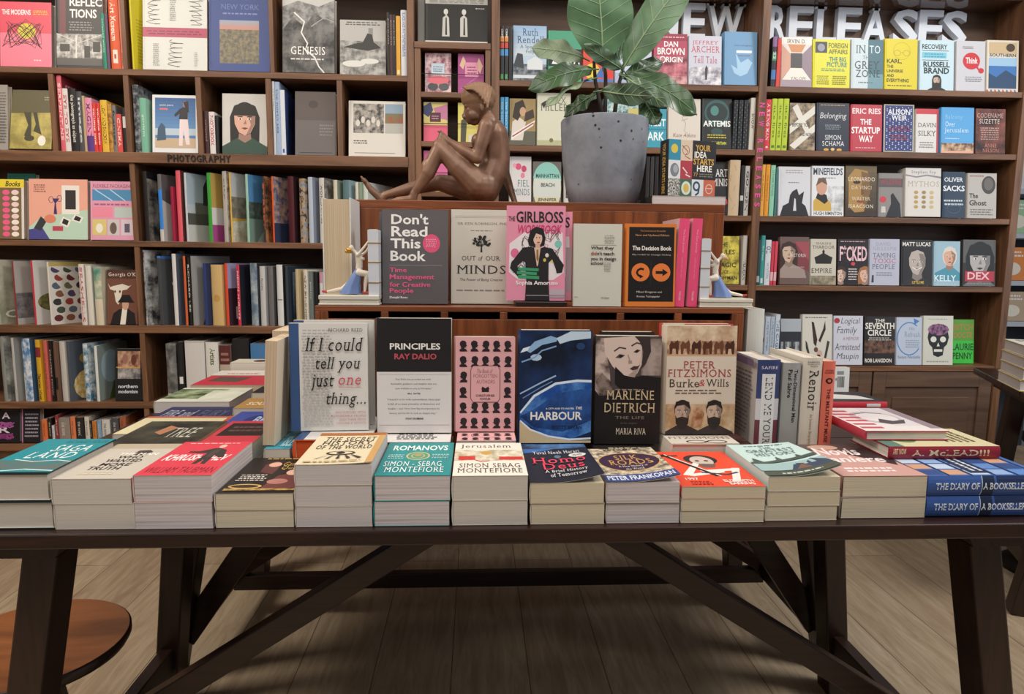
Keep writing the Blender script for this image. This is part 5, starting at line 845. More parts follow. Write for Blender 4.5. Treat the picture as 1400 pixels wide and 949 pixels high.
stack(294, 402, .822, 2, 1.075, .198, 'black cover of painted ladies, gilt lettering', FR, '231c1a', [('r', 0, 0, 1, 1, '241c1a'), ('p', [(.3, .56), (.5, .5), (.52, .8), (.4, .9), (.28, .78)], '5c3434'), ('e', .42, .78, .09, .07, 'd8a894'), ('p', [(.5, .1), (.95, .1), (.98, .46), (.8, .54), (.6, .46)], '6a3a38'), ('e', .78, .55, .1, .08, 'd8b09c'), ('e', .66, .3, .14, .07, 'b07870'), ('t', 'Game of', .54, .74, .94, .86, 'd0a85c', 'is'), ('t', 'Queens', .56, .62, .95, .73, 'd0a85c', 'is'), ('x', .08, .3, .48, .5, 4, 'd8d0c8'), ('x', .2, .92, .95, .98, 1, 'c8a464'), ('r', .06, .06, .98, .11, 'n:6a4c2c:c8a45c:50'), ('e', .3, .16, .22, .06, 'c8a464'), ('e', .3, .16, .18, .04, '3a2c20')], pg='c', low='painted ladies')
stack(404, 510, .869, 3, 1.075, .198, 'cream cover of decorative letters, staring eye', FR, 'e2d2ae', [('r', 0, 0, 1, 1, 'ddcfae'), ('r', 0, .90, 1, 1, 'a8642c'), ('r', .9, 0, 1, .9, 'c89c60'), ('t', 'THE SECRET', .14, .70, .88, .84, '2a2420', 's'), ('t', 'HISTORY', .14, .58, .86, .70, '2a2420', 's'), ('t', 'OF THE WORLD', .1, .44, .88, .56, '2a2420', 's'), ('e', .5, .31, .2, .06, '3a322a'), ('e', .5, .31, .16, .04, 'd8ccb0'), ('e', .5, .31, .06, .036, '1c1814')]+[('p', [(.5+.06*k, .27), (.48+.15*k, .13), (.53+.15*k, .15)], '3a322a') for k in (-2, -1, 0, 1, 2)]+[('x', .06, .03, .9, .09, 1, 'b09a70')], pg='g', curl=.004, low='staring eye')
stack(512, 616, .85, 2, 1.075, .198, 'teal paperback, pale ornate lettering', FR, '1f8c8c', [('r', 0, 0, 1, 1, '218a8c'), ('t', 'ROMANOVS', .1, .74, .92, .90, 'e0eeea', 'b'), ('e', .5, .56, .16, .12, '5a9478'), ('o', .5, .56, .16, .12, .003, 'c8b880'), ('o', .5, .56, .09, .07, .002, 'c8b880'), ('e', .5, .58, .05, .04, 'a89860'), ('x', .06, .46, .3, .62, 3, 'b0d4d0'), ('x', .7, .46, .96, .62, 3, 'b0d4d0'), ('t', 'SIMON - SEBAG', .06, .24, .86, .38, 'e6f0ee', 's'), ('t', 'MONTEFIORE', .1, .07, .9, .22, 'e6f0ee', 's')], pg='s', low='teal paperback', keep=True)
stack(618, 722, .849, 2, 1.075, .198, 'cream cover, engraved city and red ribbon', FR, 'e4dfd2', [('r', 0, 0, 1, 1, 'e6e1d4'), ('t', 'Jerusalem', .08, .8, .84, .94, '3a322c', 's'), ('r', 0, .42, 1, .76, 'n:b0a484:e8e0cc:50'), ('e', .46, .66, .08, .06, 'c8a050'), ('r', .06, .44, .3, .56, 'c83c34'), ('r', .64, .44, .98, .54, 'c83c34'), ('l', [(.3, .44), (.4, .38), (.5, .42)], .004, 'c83c34'), ('t', 'SIMON SEBAG', .08, .22, .92, .34, '4a443e', 's'), ('t', 'MONTEFIORE', .06, .08, .94, .2, '4a443e', 's')], pg='w', low='engraved city')
stack(724, 826, .836, 2, 1.075, .198, 'black curling cover, pink slab lettering', FR, '26232a', [('r', 0, 0, 1, 1, '24222a'), ('p', [(0, 1), (0, .86), (.3, .92), (.5, 1)], '3c6cb0'), ('t', 'Yuval Noah Harari', .14, .82, .86, .92, 'd8d8dc', 's'), ('e', .5, .72, .05, .05, '5a7484'), ('e', .8, .73, .13, .07, 'dcdad4'), ('x', .72, .69, .88, .76, 2, '6a5a5c'), ('t', 'Homo', .1, .5, .88, .68, 'e8485c', 's'), ('t', 'Deus', .24, .32, .82, .49, 'e8485c', 's'), ('t', 'A Brief History', .24, .21, .84, .30, 'e0dedc', 's'), ('t', 'of Tomorrow', .3, .11, .8, .2, 'e0dedc', 's')], pg='y', curl=.016, low='pink lettering')
stack(828, 929, .836, 2, 1.075, .198, 'patterned cover with purple oval, lifted corner', FR, 'b0a08c', [ground('6a5c54', 'dccdb0', 70), ('e', .5, .56, .46, .29, 'c8a468'), ('e', .5, .56, .44, .27, '3c2840'), ('t', 'SILK', .32, .62, .68, .76, 'c8985c', 's'), ('t', 'ROADS', .2, .46, .82, .61, 'c8985c', 's'), ('t', 'A New History of', .3, .38, .72, .44, 'e0d8d0', 's'), ('t', 'the World', .38, .31, .64, .36, 'e0d8d0', 's'), ('r', 0, 0, 1, .18, '3c4a80'), ('t', 'PETER FRANKOPAN', .04, .04, .96, .15, 'd8dcec', 'b'), ('x', .2, .92, .8, .97, 1, '4a3c34')], pg='s', curl=.013, low='purple oval')
stack(931, 1046, .828, 3, 1.075, .205, 'orange red poster cover, bald head and scaffold', FR, 'e04a30', [('r', 0, 0, 1, 1, 'e24c32'), ('e', .56, .74, .22, .15, '2f2a2c'), ('e', .56, .7, .15, .14, 'c8b8ac'), ('p', [(.42, .62), (.7, .6), (.64, .5), (.5, .5)], '6a5c58'), ('e', .5, .7, .03, .02, '26201f'), ('e', .62, .7, .03, .02, '26201f'), ('p', [(.14, .30), (.26, .30), (.48, .6), (.42, .64)], 'e8e4de'), ('p', [(.14, .3), (.7, .42), (.7, .36), (.26, .26)], 'e8e4de'), ('p', [(.66, .1), (.76, .1), (.94, .48), (.84, .48)], 'e8e4de'), ('p', [(.4, .42), (.94, .48), (.92, .42), (.44, .36)], 'e8e4de'), ('l', [(.1, .9), (.56, .26)], .008, '26201f'), ('l', [(.14, .9), (.6, .26)], .003, 'e8e4de'), ('l', [(.02, .84), (.3, .86)], .006, '26201f'), ('l', [(.4, .36), (.7, .3), (.86, .36)], .006, '3c3c4c'), ('t', '1997', .12, .16, .28, .22, 'f0dcd4', 'b'), ('x', .14, .03, .4, .14, 3, '8c2418'), ('t', 'ELIZABETH', .56, .10, .92, .16, 'f0e4dc', 'b'), ('t', 'BARRING', .6, .03, .9, .09, 'f0e4dc', 'b')], pg='y', low='orange red poster cover')
stack(1048, 1147, .842, 3, 1.08, .198, 'pale aqua cover of boats, corner lifting', FR, 'bcd6d4', [('r', 0, 0, 1, 1, 'c3dad6'), ('x', .2, .9, .85, .95, 1, '5c7474'), ('t', 'THE', .42, .8, .6, .87, '4a5c60', 's'), ('t', 'GREATEST', .16, .7, .88, .79, '4a5c60', 's'), ('t', 'HISTORY', .22, .58, .84, .67, '4a5c60', 's'), ('p', [(0, .34), (1, .42), (1, .5), (.8, .47), (.76, .54), (.72, .46), (.5, .44), (.46, .54), (.42, .44), (.2, .4), (.1, .52), (.06, .4), (0, .4)], '4c5850'), ('r', 0, .14, 1, .34, '9cb8b8'), ('p', [(.4, .1), (.56, .3), (.7, .26), (.84, .36), (.98, .24), (1, .1)], '3c4a60'), ('p', [(.5, .14), (.64, .26), (.72, .14)], '7c5c48'), ('r', 0, 0, 1, .12, '4f5448'), ('x', .2, .03, .8, .09, 1, 'c8cfc4')], pg='y', curl=.02, low='aqua boats')
stack(1149, 1265, .839, 2, 1.09, .2, 'dusky pink cover, flowing white script', FR, 'b07c78', [('r', 0, 0, 1, 1, '5c4a48'), ('p', [(0, 0), (1, 0), (.96, .4), (.7, .7), (.3, .8), (0, .7)], 'c49890'), ('p', [(.5, .66), (.9, .9), (1, .5), (.9, .3)], '3a2e30'), ('e', .36, .88, .2, .08, 'c49c88'), ('t', 'Novis', .14, .62, .72, .86, 'ecdedd', 'ib'), ('t', 'Janiere', .06, .34, .86, .58, 'ecdedd', 'ib'), ('x', .14, .1, .8, .26, 2, 'f0e4e0')], pg='c', hb=False, edge='2a2424', low='white script')
DI = [('v', 'THE DIARY OF', .06, .42, .32, .68, 'dfe6f2', 'b'), ('v', 'A BOOKSELLER', .45, .82, .32, .68, 'dfe6f2', 'b'), ('v', 'SHAUN', .87, .99, .55, .8, 'dfe6f2', 'b'), ('v', 'BYTHELL', .85, .99, .2, .45, 'dfe6f2', 'b')]
DS = [('r', 0, 0, 1, 1, '3a5a9c'), ('r', 0, .46, 1, .56, '22304c'), ('r', .66, .18, 1, .44, '24345c'), ('r', 0, .557, 1, .563, 'c8d4e8')]+DI
DA = [('r', 0, 0, 1, 1, '4468a8')]+[('r', .04+.24*i, .08+.19*k, .24+.24*i, .24+.19*k, ('5a84c0', 'b8c8dc', '2f4a80', '8ca8d0', 'c89878')[(2*i+3*k) % 5]) for i in range(4) for k in range(5)]+[('r', .1, .42, .9, .60, '22304c'), ('x', .16, .45, .84, .57, 2, 'c8d0dc')]+[('l', [(0, .06+.19*k), (1, .06+.19*k)], .003, '22345c') for k in range(6)]
for k in range(2):
    A = onY(1266, 690, 1.09).x; t = .0365
    book(('lower' if k == 0 else 'upper')+' of two blue hardbacks with spines facing out, at the table\'s window end', 'book', T(A+.108, 1.092, .7647+t*(k+1)) @ RZ(PI/2) @ RX(-PI/2) @ T(.068, 0, -.108), .136, .216, t-.0018, '3a5a9c', DA, DS, hb=True, scol='3a5a9c', group='blue hardbacks at the table end')

# ------------------------------------------------------------------ second row of lying copies that carry the standing ones
SR = 'behind the front stacks'
Y2 = 1.284
stack(402, 506, .854, 2, Y2, .19, 'white and navy copy under the italic-titled hardback', SR, 'd8d6d2', [('r', 0, 0, 1, 1, 'd6d3cf'), ('r', 0, 0, .12, 1, '34507c'), ('t', 'thing', .55, .02, .9, .1, '2a2624', 'is')], hb=True, pg='o', edge='d2592c', scol='34507c', low='italic-titled hardback')
stack(518, 616, .848, 2, Y2, .19, 'banded copy under the half black hardback', SR, '242122', [('r', 0, 0, 1, .57, 'd6d2d0'), ('x', .2, .1, .8, .4, 5, '4a4646')], hb=True, edge='1c1a1b', low='half black hardback')
SILH = lambda x, y, s, f=1: ('p', [(x+f*s*a*2.0, y+s*b) for a, b in ((-.5, -1), (.55, -1), (.35, -.6), (.12, -.5), (.14, -.34), (.36, -.3), (.34, -.12), (.5, -.02), (.36, .2), (.4, .5), (.2, .8), (-.15, .86), (-.45, .6), (-.5, .2), (-.36, -.2), (-.3, -.5), (-.55, -.7))], '2a2024')
stack(624, 706, .8505, 2, Y2, .19, 'pink silhouette copy under its standing twin', SR, 'd8a0a4', [('r', 0, 0, 1, 1, 'dba6a8')]+[SILH(.13+.187*i, .08+.163*k, .058, 1 if (i+k) % 2 else -1) for i in range(5) for k in range(2)]+[('o', .5, .22, .26, .1, .001, '4a3034')], low='pink silhouette copy')
stack(714, 806, .826, 1, Y2, .17, 'blue copy lying under the harbour photograph book', SR, '2c4c84', [ground('14284c', '5c90cc', 10)], hb=True)
stack(818, 906, .823, 1, Y2, .17, 'black copy lying under the glamorous portrait book', SR, '1f1c1c', [('r', 0, 0, 1, 1, '201c1c'), ('x', .2, .1, .8, .3, 2, 'b0a890')], hb=True, edge='7a2c2c')
stack(918, 1012, .843, 1, Y2, .2, 'pale copy lying under the explorers book', SR, 'd2c8ba', [('r', 0, 0, 1, 1, 'd0c8bb'), ('t', 'FITZSIMONS', .04, .18, .96, .26, '5a4440', 's'), ('o', .4, .07, .14, .05, .004, '3a3030'), ('o', .7, .07, .14, .05, .004, '3a3030')], hb=True)
stack(1020, 1132, .828, 2, Y2+.02, .18, 'dark reddish book under the row of spines', SR, '6a3c3a', [ground('4a2c2a', 'a87c74', 14)], hb=True, edge='4a2624', low='row of spines')
stack(360, 396, .836, 2, Y2, .19, 'teal cover with pale block letters', SR, '3a8ca0', [('r', 0, 0, 1, 1, '3c8ea4'), ('r', 0, .3, .4, 1, 'n:2f5c5c:7cb4b0:50'), ('t', 'ISLE', .5, .1, .9, .5, 'c0e0e6', 'b'), ('x', .5, .6, .9, .9, 3, '8cc4d0')], low='teal block letters', hb=False)

# ------------------------------------------------------------------ standing books, first tier (on the lying copies, leaning on the lower crate)
ST = 'standing on the long table'
def stand(lab, x0, x1, y0, zb, Y, t, col, art, lean=.06, yaw=0, group='books standing face out on the long table', **k):
    A, B = onY(x0, 520, Y+.005), onY(x1, 520, Y+.005); h = (onY((x0+x1)/2, y0, Y+.012).z-zb)/math.cos(lean)
    return book(lab, 'book', face_m((A.x+B.x)/2, Y, zb, t, lean, yaw), (B.x-A.x), h, t, col, art, group=group, **k)
IFC = [('r', 0, 0, 1, 1, 'dbd8d4'), ('r', 0, 0, .12, 1, '3a5684'), ('x', .15, .05, .55, .95, 34, 'b9b5b0'), ('t', 'RICHARD REED', .50, .925, .94, .955, '4a4440', 's'), ('t', 'If I could', .20, .745, .95, .87, '1f1c1c', 'is'), ('t', 'tell you', .33, .545, .91, .69, '1f1c1c', 'is'), ('t', 'just', .27, .375, .57, .53, '1f1c1c', 'is'), ('t', 'one', .62, .43, .91, .50, 'c85460', 'is'), ('r', .62, .405, .91, .409, 'c85460'), ('t', 'thing...', .46, .215, .97, .36, '1f1c1c', 'is'), ('t', 'ENCOUNTERS WITH', .58, .165, .97, .183, 'b85c64', 's'), ('t', 'REMARKABLE PEOPLE', .52, .130, .97, .148, 'b85c64', 's'), ('t', 'AND THEIR MOST', .62, .096, .97, .114, 'b85c64', 's'), ('t', 'VALUABLE ADVICE', .58, .062, .97, .080, 'b85c64', 's')]
stand('white hardback with big black italic words and navy spine strip, on the long table', 398, 503, 443, .8545, 1.345, .026, 'dbd8d4', IFC, lean=.04, yaw=.05, scol='34507c')
stand('second copy behind the white italic-titled hardback, its page edge showing', 405, 511, 439, .8545, 1.392, .028, 'd6d3cf', IFC[:3], lean=.04, yaw=.05, scol='34507c')
PRI = [('r', 0, 0, 1, 1, '201d1e'), ('t', 'PRINCIPLES', .17, .73, .85, .785, 'ece8e4', 'b'), ('t', 'RAY DALIO', .23, .645, .80, .695, 'c0505c', 'b')]
stand('hardback with black upper half and white quotation band, on the long table', 516, 617, 437, .8485, 1.345, .038, '201d1e', PRI, lean=.05, band=('dad5d4', .535, [('l', [(.02, .96), (.98, .96)], .0006, '9a8a8c'), ('t', '"Ray Dalio has provided me with', .24, .86, .72, .895, '4a4444', 's'), ('t', 'invaluable guidance and insights that are', .18, .785, .8, .82, '4a4444', 's'), ('t', 'now available to you in Principles."', .24, .71, .74, .745, '4a4444', 's'), ('t', '-BILL GATES', .4, .635, .58, .66, '2a2626', 'b'), ('t', '"I found it to be truly extraordinary. Every page', .13, .53, .85, .565, '4a4444', 's'), ('t', 'is full of so many principles of distinction and', .14, .455, .84, .49, '4a4444', 's'), ('t', 'insights - and I love how Ray incorporates his', .14, .38, .84, .415, '4a4444', 's'), ('t', 'history and his life in such an elegant way."', .16, .305, .8, .34, '4a4444', 's'), ('t', '-TONY ROBBINS', .37, .22, .62, .25, '2a2626', 'b'), ('l', [(.02, .13), (.98, .13)], .0006, '9a8a8c')]))
stand('pink hardback patterned with rows of black head silhouettes, on the long table', 623, 704, 462, .8510, 1.345, .03, 'dba2a6', [('r', 0, 0, 1, 1, 'dca5a8')]+[SILH(.13+.187*i, .095+.163*k, .062, 1 if (i*2+k) % 3 else -1) for k in range(6) for i in range(5) if not (1 < k < 4 and 0 < i < 4)]+[('p', [(.25, .35), (.29, .31), (.71, .31), (.75, .35), (.75, .66), (.71, .70), (.29, .70), (.25, .66)], '5c3a3e'), ('p', [(.26, .352), (.295, .317), (.705, .317), (.74, .352), (.74, .658), (.705, .693), (.295, .693), (.26, .658)], 'dca5a8'), ('t', 'The Book of', .36, .62, .62, .665, '6a484a', 'i'), ('t', 'FORGOTTEN', .30, .57, .70, .61, '8a5a5c'), ('t', 'AUTHORS', .35, .51, .66, .55, '8a5a5c'), ('r', .44, .42, .56, .45, '2a2024'), ('p', [(.43, .45), (.57, .45), (.55, .48), (.5, .46), (.45, .48)], '2a2024'), ('t', 'CHRISTOPHER', .34, .37, .66, .395, '3a2a2c', 'b'), ('t', 'FOWLER', .41, .335, .59, .36, '3a2a2c', 'b')], lean=.05)
stand('dark blue hardback with aerial harbour photograph, on the long table', 711, 809, 453, .8265, 1.345, .034, '18305c', [('r', 0, 0, 1, 1, '101c34'), ground('0c1628', '1c3460', 8), ('p', [(0, .26), (.2, .42), (.5, .53), (.8, .55), (1, .55), (1, .10), (.7, .03), (.4, .05), (0, .2)], 'n:1c4a94:5c98d8:14'), ('p', [(0, .24), (.2, .30), (.5, .44), (.85, .48), (1, .47), (1, .2), (.6, .10), (.2, .14)], 'n:152c58:2c5ca4:10'), ('p', [(0, 0), (1, 0), (1, .02), (.7, .02), (.4, .05), (.15, .11), (0, .19)], 'd0b890'), ('l', [(0, .27), (.2, .42), (.5, .53), (.8, .555), (1, .55)], .005, 'd8e4f0'), ('l', [(0, .2), (.15, .12), (.4, .06), (.7, .03), (1, .04)], .004, 'e4e8ec'), ('p', [(.08, .82), (.2, .9), (.42, .95), (.52, .93), (.5, .9), (.3, .87), (.14, .8)], '8cb0d4'), ('p', [(.5, .93), (.7, .99), (.98, .99), (.98, .93), (.7, .91), (.55, .88)], 'c0d4e4'), ('p', [(0, .8), (.1, .82), (.14, .86), (.04, .84)], 'd8e4ec'), ('p', circ(.22, .76, .08, .03, 9), 'b0c8dc'), ('l', [(.02, .72), (.2, .76), (.3, .82), (.5, .86)], .003, '7ca0cc'), ('l', [(0, .44), (.3, .54), (.5, .6)], .003, '9cb8d8'), ('l', [(.04, .4), (.3, .5), (.45, .55)], .002, '6c8cb8'), ('e', .84, .86, .06, .03, '24406c'), ('t', 'A CITY AND ITS WATER', .36, .30, .76, .315, 'e6e4de', 'b'), ('t', 'THE', .78, .30, .87, .325, 'e6e4de', 'b'), ('t', 'HARBOUR', .15, .205, .87, .28, 'ece8e0', 'b'), ('t', 'SCOTT BEVAN', .45, .125, .87, .155, '10203c', 'b')], lean=.05, scol='22406c')
stand('black hardback with monochrome portrait of a glamorous woman, on the long table', 814, 903, 461, .8235, 1.345, .034, '1b1818', [('r', 0, .5, 1, 1, '4a4240'), ('r', .7, .64, 1, .98, 'n:3a3230:a89890:14'), ('p', [(0, .98), (.14, .98), (.16, .84), (.22, .68), (.24, .5), (.1, .42), (0, .5)], 'n:4a3c38:c8b4a8:24'), ('p', [(.12, .98), (.62, 1), (.7, .9), (.7, .74), (.64, .66), (.58, .62), (.4, .64), (.26, .72), (.14, .84)], 'd3bfb4'), ('p', [(.58, 1), (.82, 1), (.84, .86), (.76, .74), (.7, .7), (.72, .86), (.68, .94)], '3a302e'), ('p', [(.5, .64), (.66, .72), (.7, .86), (.66, .7), (.6, .62)], 'a8948a'), ('l', [(.28, .86), (.36, .895), (.46, .885)], .003, '4a3c38'), ('l', [(.54, .91), (.62, .94), (.68, .93)], .003, '4a3c38'), ('p', [(.30, .80), (.36, .835), (.45, .825), (.38, .795)], '5a4a46'), ('e', .385, .815, .03, .012, '1f1a1a'), ('p', [(.57, .855), (.63, .88), (.68, .87), (.62, .845)], '5a4a46'), ('e', .625, .862, .025, .012, '1f1a1a'), ('p', [(.5, .78), (.55, .775), (.56, .75), (.5, .745)], 'a08a80'), ('l', [(.49, .83), (.52, .78)], .002, 'a08a80'), ('p', [(.52, .70), (.58, .725), (.64, .725), (.68, .74), (.64, .70), (.57, .685)], '4a302e'), ('p', [(.3, .72), (.44, .64), (.6, .62), (.72, .64), (1, .62), (1, .40), (.5, .44), (.3, .56)], '1b1818'), ('r', 0, 0, 1, .45, '1b1818'), ('p', [(0, .58), (.12, .46), (.28, .44), (.24, .58), (.1, .66)], 'n:2a2220:8a7870:30'), ('x', .3, .5, .8, .52, 1, '8a7c6c'), ('t', 'MARLENE', .18, .415, .90, .50, 'c8b490', 's'), ('t', 'DIETRICH', .15, .295, .92, .385, 'c8b490', 's'), ('t', 'THE LIFE', .32, .235, .76, .26, '8a7c70', 's'), ('t', 'by her daughter', .4, .185, .66, .205, '6a6058', 'i'), ('t', 'MARIA RIVA', .33, .09, .79, .15, 'd0c4b0', 's')], lean=.05, yaw=-.05)
stand('second dark copy leaning behind the glamorous portrait book', 822, 893, 455, .8235, 1.392, .03, '2a2625', [('r', 0, 0, 1, 1, '2f2a29')], lean=.05, yaw=-.03)
stand('cream hardback with two bearded explorers and a camel frieze, on the long table', 911, 1006, 447, .8435, 1.345, .04, 'd8cbb8', [('r', 0, 0, 1, 1, 'd6cab8'), ('r', 0, .72, 1, 1, 'c9a888'), ground('8a5c40', 'd8b898', 40, .735, .86), ground('b08c6c', 'e0ccb0', 16, .86, 1)]+[('p', [(.04+.16*k, .74), (.07+.16*k, .74), (.08+.16*k, .79), (.12+.16*k, .79), (.13+.16*k, .74), (.16+.16*k, .74), (.17+.16*k, .83), (.15+.16*k, .87), (.1+.16*k, .84), (.06+.16*k, .86), (.03+.16*k, .82)], ('5a3424', '6c4430', '4a2c20')[k % 3]) for k in range(6)]+[('t', 'PETER', .24, .61, .70, .675, 'a03a44', 's'), ('t', 'FITZSIMONS', .02, .53, .93, .60, 'a03a44', 's'), ('t', 'Burke', .05, .435, .47, .51, '3c3836', 's'), ('t', '&', .46, .445, .56, .505, 'b84a54', 'i'), ('t', 'Wills', .57, .44, .9, .51, '3c3836', 's'), ('x', .12, .37, .82, .42, 2, '6a5c54'), ('r', 0, 0, 1, .28, 'n:a8845c:d8c0a0:14'), ('p', [(.36, .06), (.52, .06), (.56, .2), (.46, .26), (.38, .2)], 'n:8a5430:c8a080:40'), ('P', .24, .20, .1, 'b49c8c', '2a211e', '32292a', 'DM'), ('P', .70, .20, .1, 'c4ac98', '2a211e', '3a2f2e', 'DM')], lean=.05, edge='c8bca8')
stand('second copy of the explorers book with red top edge, standing behind it', 905, 1000, 444, .8435, 1.392, .03, 'c84a48', [('r', 0, 0, .3, 1, 'd8cbb8')], lean=.05, edge='b84440')

# spine-out books at the window end of that row
SPN = 'in the upright row on the table'
def upright(lab, x0, x1, y0, zb, Y, w, col, sp, hb=True, bcol=None, back=(), fan=0., art=(), pg='w'):
    A, B = onY(x0, 520, Y), onY(x1, 520, Y); h = onY((x0+x1)/2, y0, Y).z-zb; t = B.x-A.x-.001
    return book(lab, 'book', T(B.x, Y, zb) @ RZ(PI/2-fan) @ T(w/2, 0, 0), w, h, t, col, art, sp, hb=hb, bcol=bcol, back=back, pg=pg, group='upright spines on the long table')
upright('navy and white spine with purple band, first '+SPN, 1034, 1066, 492, .8285, 1.325, .15, '34406c', [('r', 0, 0, 1, .3, '6a3440'), ('r', 0, .3, 1, .55, 'c8c6cc'), ('r', .2, 0, .78, .84, 'd8d8d8'), ('t', 'SAFIRE', .16, .895, .86, .93, 'd8d8e4', 's'), ('v', 'LEND ME YOUR', .2, .98, .34, .66, '3a3e48', 's')], bcol='c3bcb4', back=[('r', 0, 0, 1, 1, 'b0aaa6'), ('x', .1, .1, .9, .85, 16, '6a6468'), ('r', 0, .92, 1, 1, '5a4a64')])
upright('grey spine with black sans lettering, '+SPN, 1069, 1094, 496, .8285, 1.325, .14, '9a9c9a', [('v', 'Two-Dimensional Man', .08, .72, .58, .8, '262626', 'b'), ('v', 'Paul Sahre', .08, .42, .26, .48, '262626', 'b')], bcol='a4a6a4')
upright('cream spine with one large serif word, '+SPN, 1096, 1123, 489, .8285, 1.325, .16, 'd0cabc', [('t', 'BARBARA', .2, .945, .82, .96, '4a4440', 's'), ('t', 'EHRLICH', .2, .92, .82, .935, '4a4440', 's'), ('t', 'WHITE', .3, .895, .72, .91, '4a4440', 's'), ('v', 'Renoir', .14, .60, .3, .8, '2f2a28', 's'), ('v', 'An Intimate Biography', .64, .99, .4, .6, '9c7c54', 's')])
upright('salmon red spine with small black emblem, last '+SPN, 1124, 1141, 494, .8285, 1.325, .15, 'd9705c', [('t', 'WHITNEY', .15, .88, .85, .9, '7a2c28', 'b'), ('t', 'CHADWICK', .1, .855, .9, .875, '7a2c28', 'b'), ('e', .5, .77, .3, .035, '2a1c1c'), ('e', .5, .77, .14, .018, 'd9705c'), ('v', 'THE MILITANT MUSE', .32, .97, .35, .65, '5a1c1c', 'b')])
# upright books with their page edges facing us, at the other end of the row
def pages_out(lab, x0, x1, y0, zb, Y, w, col, hb, lean=0., pg='t', bcol=None, h=None, spine=(), group=None):
    A, B = onY(x0, 520, Y), onY(x1, 520, Y); h = h or onY((x0+x1)/2, y0, Y).z-zb; t = B.x-A.x
    return book(lab, 'book', T(A.x, Y+w, zb) @ Matrix.Rotation(lean, 4, 'Y') @ RZ(-PI/2) @ T(w/2, 0, 0), w, h, t, col, (), spine, hb=hb, pg=pg, bcol=bcol, group=group)
pages_out('cream paperback standing page edges out beside the navy spine strip', 356, 372, 465, .8385, 1.30, .118, 'd8c8b0', False, lean=.06, pg='t')
pages_out('taller pale book standing page edges out behind a cream paperback', 372, 398, 452, .838, 1.432, .11, 'd6c8b8', False, lean=.02, pg='t')

# ------------------------------------------------------------------ piles further back on the tables
LP = 'on the table beside the photography shelves'
G6 = 'lying books toward the photography bookcase'
def pile(x0, x1, z, n, Y, h, look, col, art, where=LP, **k): stack(x0, x1, z, n, Y, h, look, where, col, art, gr=G6, **k)
pile(142, 262, .843, 2, 1.29, .19, 'dark green cover, tan pages', '2a2c26', [ground('1c1e1a', '4a4c3c', 10), ('p', [(.3, .5), (.42, .4), (.5, .7), (.36, .8)], 'b07c5c'), ('t', 'TREE', .5, .3, .82, .7, 'c8c4b8', 's')], pg='t', low='dark green cover')
pile(154, 286, .806, 1, 1.515, .17, 'cream cover with red edges', 'd8cca4', [('r', 0, 0, 1, 1, 'd9cfa8'), ('r', .94, 0, 1, 1, 'b8503c'), ('r', 0, .9, 1, 1, 'b8604a'), ('t', 'HOME', .3, .3, .7, .6, '9a8a5c', 's'), ('x', .2, .1, .8, .2, 1, 'b06a50')], pg='w')
pile(196, 303, .786, 1, 1.715, .17, 'navy cover with large pale letters', '262c50', [('r', 0, 0, 1, 1, '272e54'), ('t', 'FIRE and', .08, .3, .48, .75, 'b8bcd0', 's'), ('t', 'FURY', .55, .3, .92, .75, '5c6484', 's')], pg='c')
pile(213, 316, .797, 1, 1.90, .205, 'thick white paperback with green landscape cover', 'd4d6c8', [('r', 0, 0, 1, 1, 'd8dacc'), ('r', 0, .2, .7, .9, 'n:2f4a24:a8b890:14'), ('r', .5, .1, 1, .8, 'n:c8d0b8:e6e6dc:10')], pg='g')
pile(264, 372, .80, 1, 2.135, .17, 'crimson cover with dark photograph', 'c03044', [('r', 0, 0, 1, 1, 'c43448'), ('p', [(.1, .4), (.5, .3), (.6, .8), (.15, .9)], '5c4a44')], pg='t')
pile(292, 372, .797, 1, 2.33, .10, 'thin white cover with small red print', 'd4cdc6', [('r', 0, 0, 1, 1, 'd8d2ca'), ('x', .2, .2, .8, .5, 1, 'b04a48')], pg='t')
pile(319, 372, .822, 2, 2.45, .09, 'pale cover, dark oval picture', 'cfcab8', [('r', 0, 0, 1, 1, 'd2cdbc'), ('e', .7, .5, .2, .3, '5c3a3a')], pg='w', low='pale cover')
pile(268, 342, .843, 2, 1.29, .19, 'red cover, dark photograph strip', 'c43a48', [('r', 0, 0, 1, 1, 'c83c4a'), ('r', .1, .35, 1, .9, '2a2020'), ('x', .2, .5, .95, .8, 2, '6a4a44')], low='red cover')
pile(293, 366, .818, 1, 1.505, .18, 'bright blue cover with pale letters', '3c4c94', [('r', 0, 0, 1, 1, '3e50a0'), ('e', .6, .5, .3, .3, '2a3878'), ('t', 'BE', .5, .3, .74, .7, 'b8c4e4', 'b')], pg='c')
pile(320, 372, .803, 1, 1.79, .13, 'golden brown cover with cream letters', 'b48a54', [('r', 0, 0, 1, 1, 'b08850'), ('t', 'SOUP', .2, .3, .8, .6, 'e8dcb8', 'b'), ('r', .5, .7, .9, .9, '4a3424')], pg='w')
pile(346, 372, .812, 1, 1.95, .10, 'glossy black curved cover', '1e1d1f', [('r', 0, 0, 1, 1, '1f1e20')], pg='c')

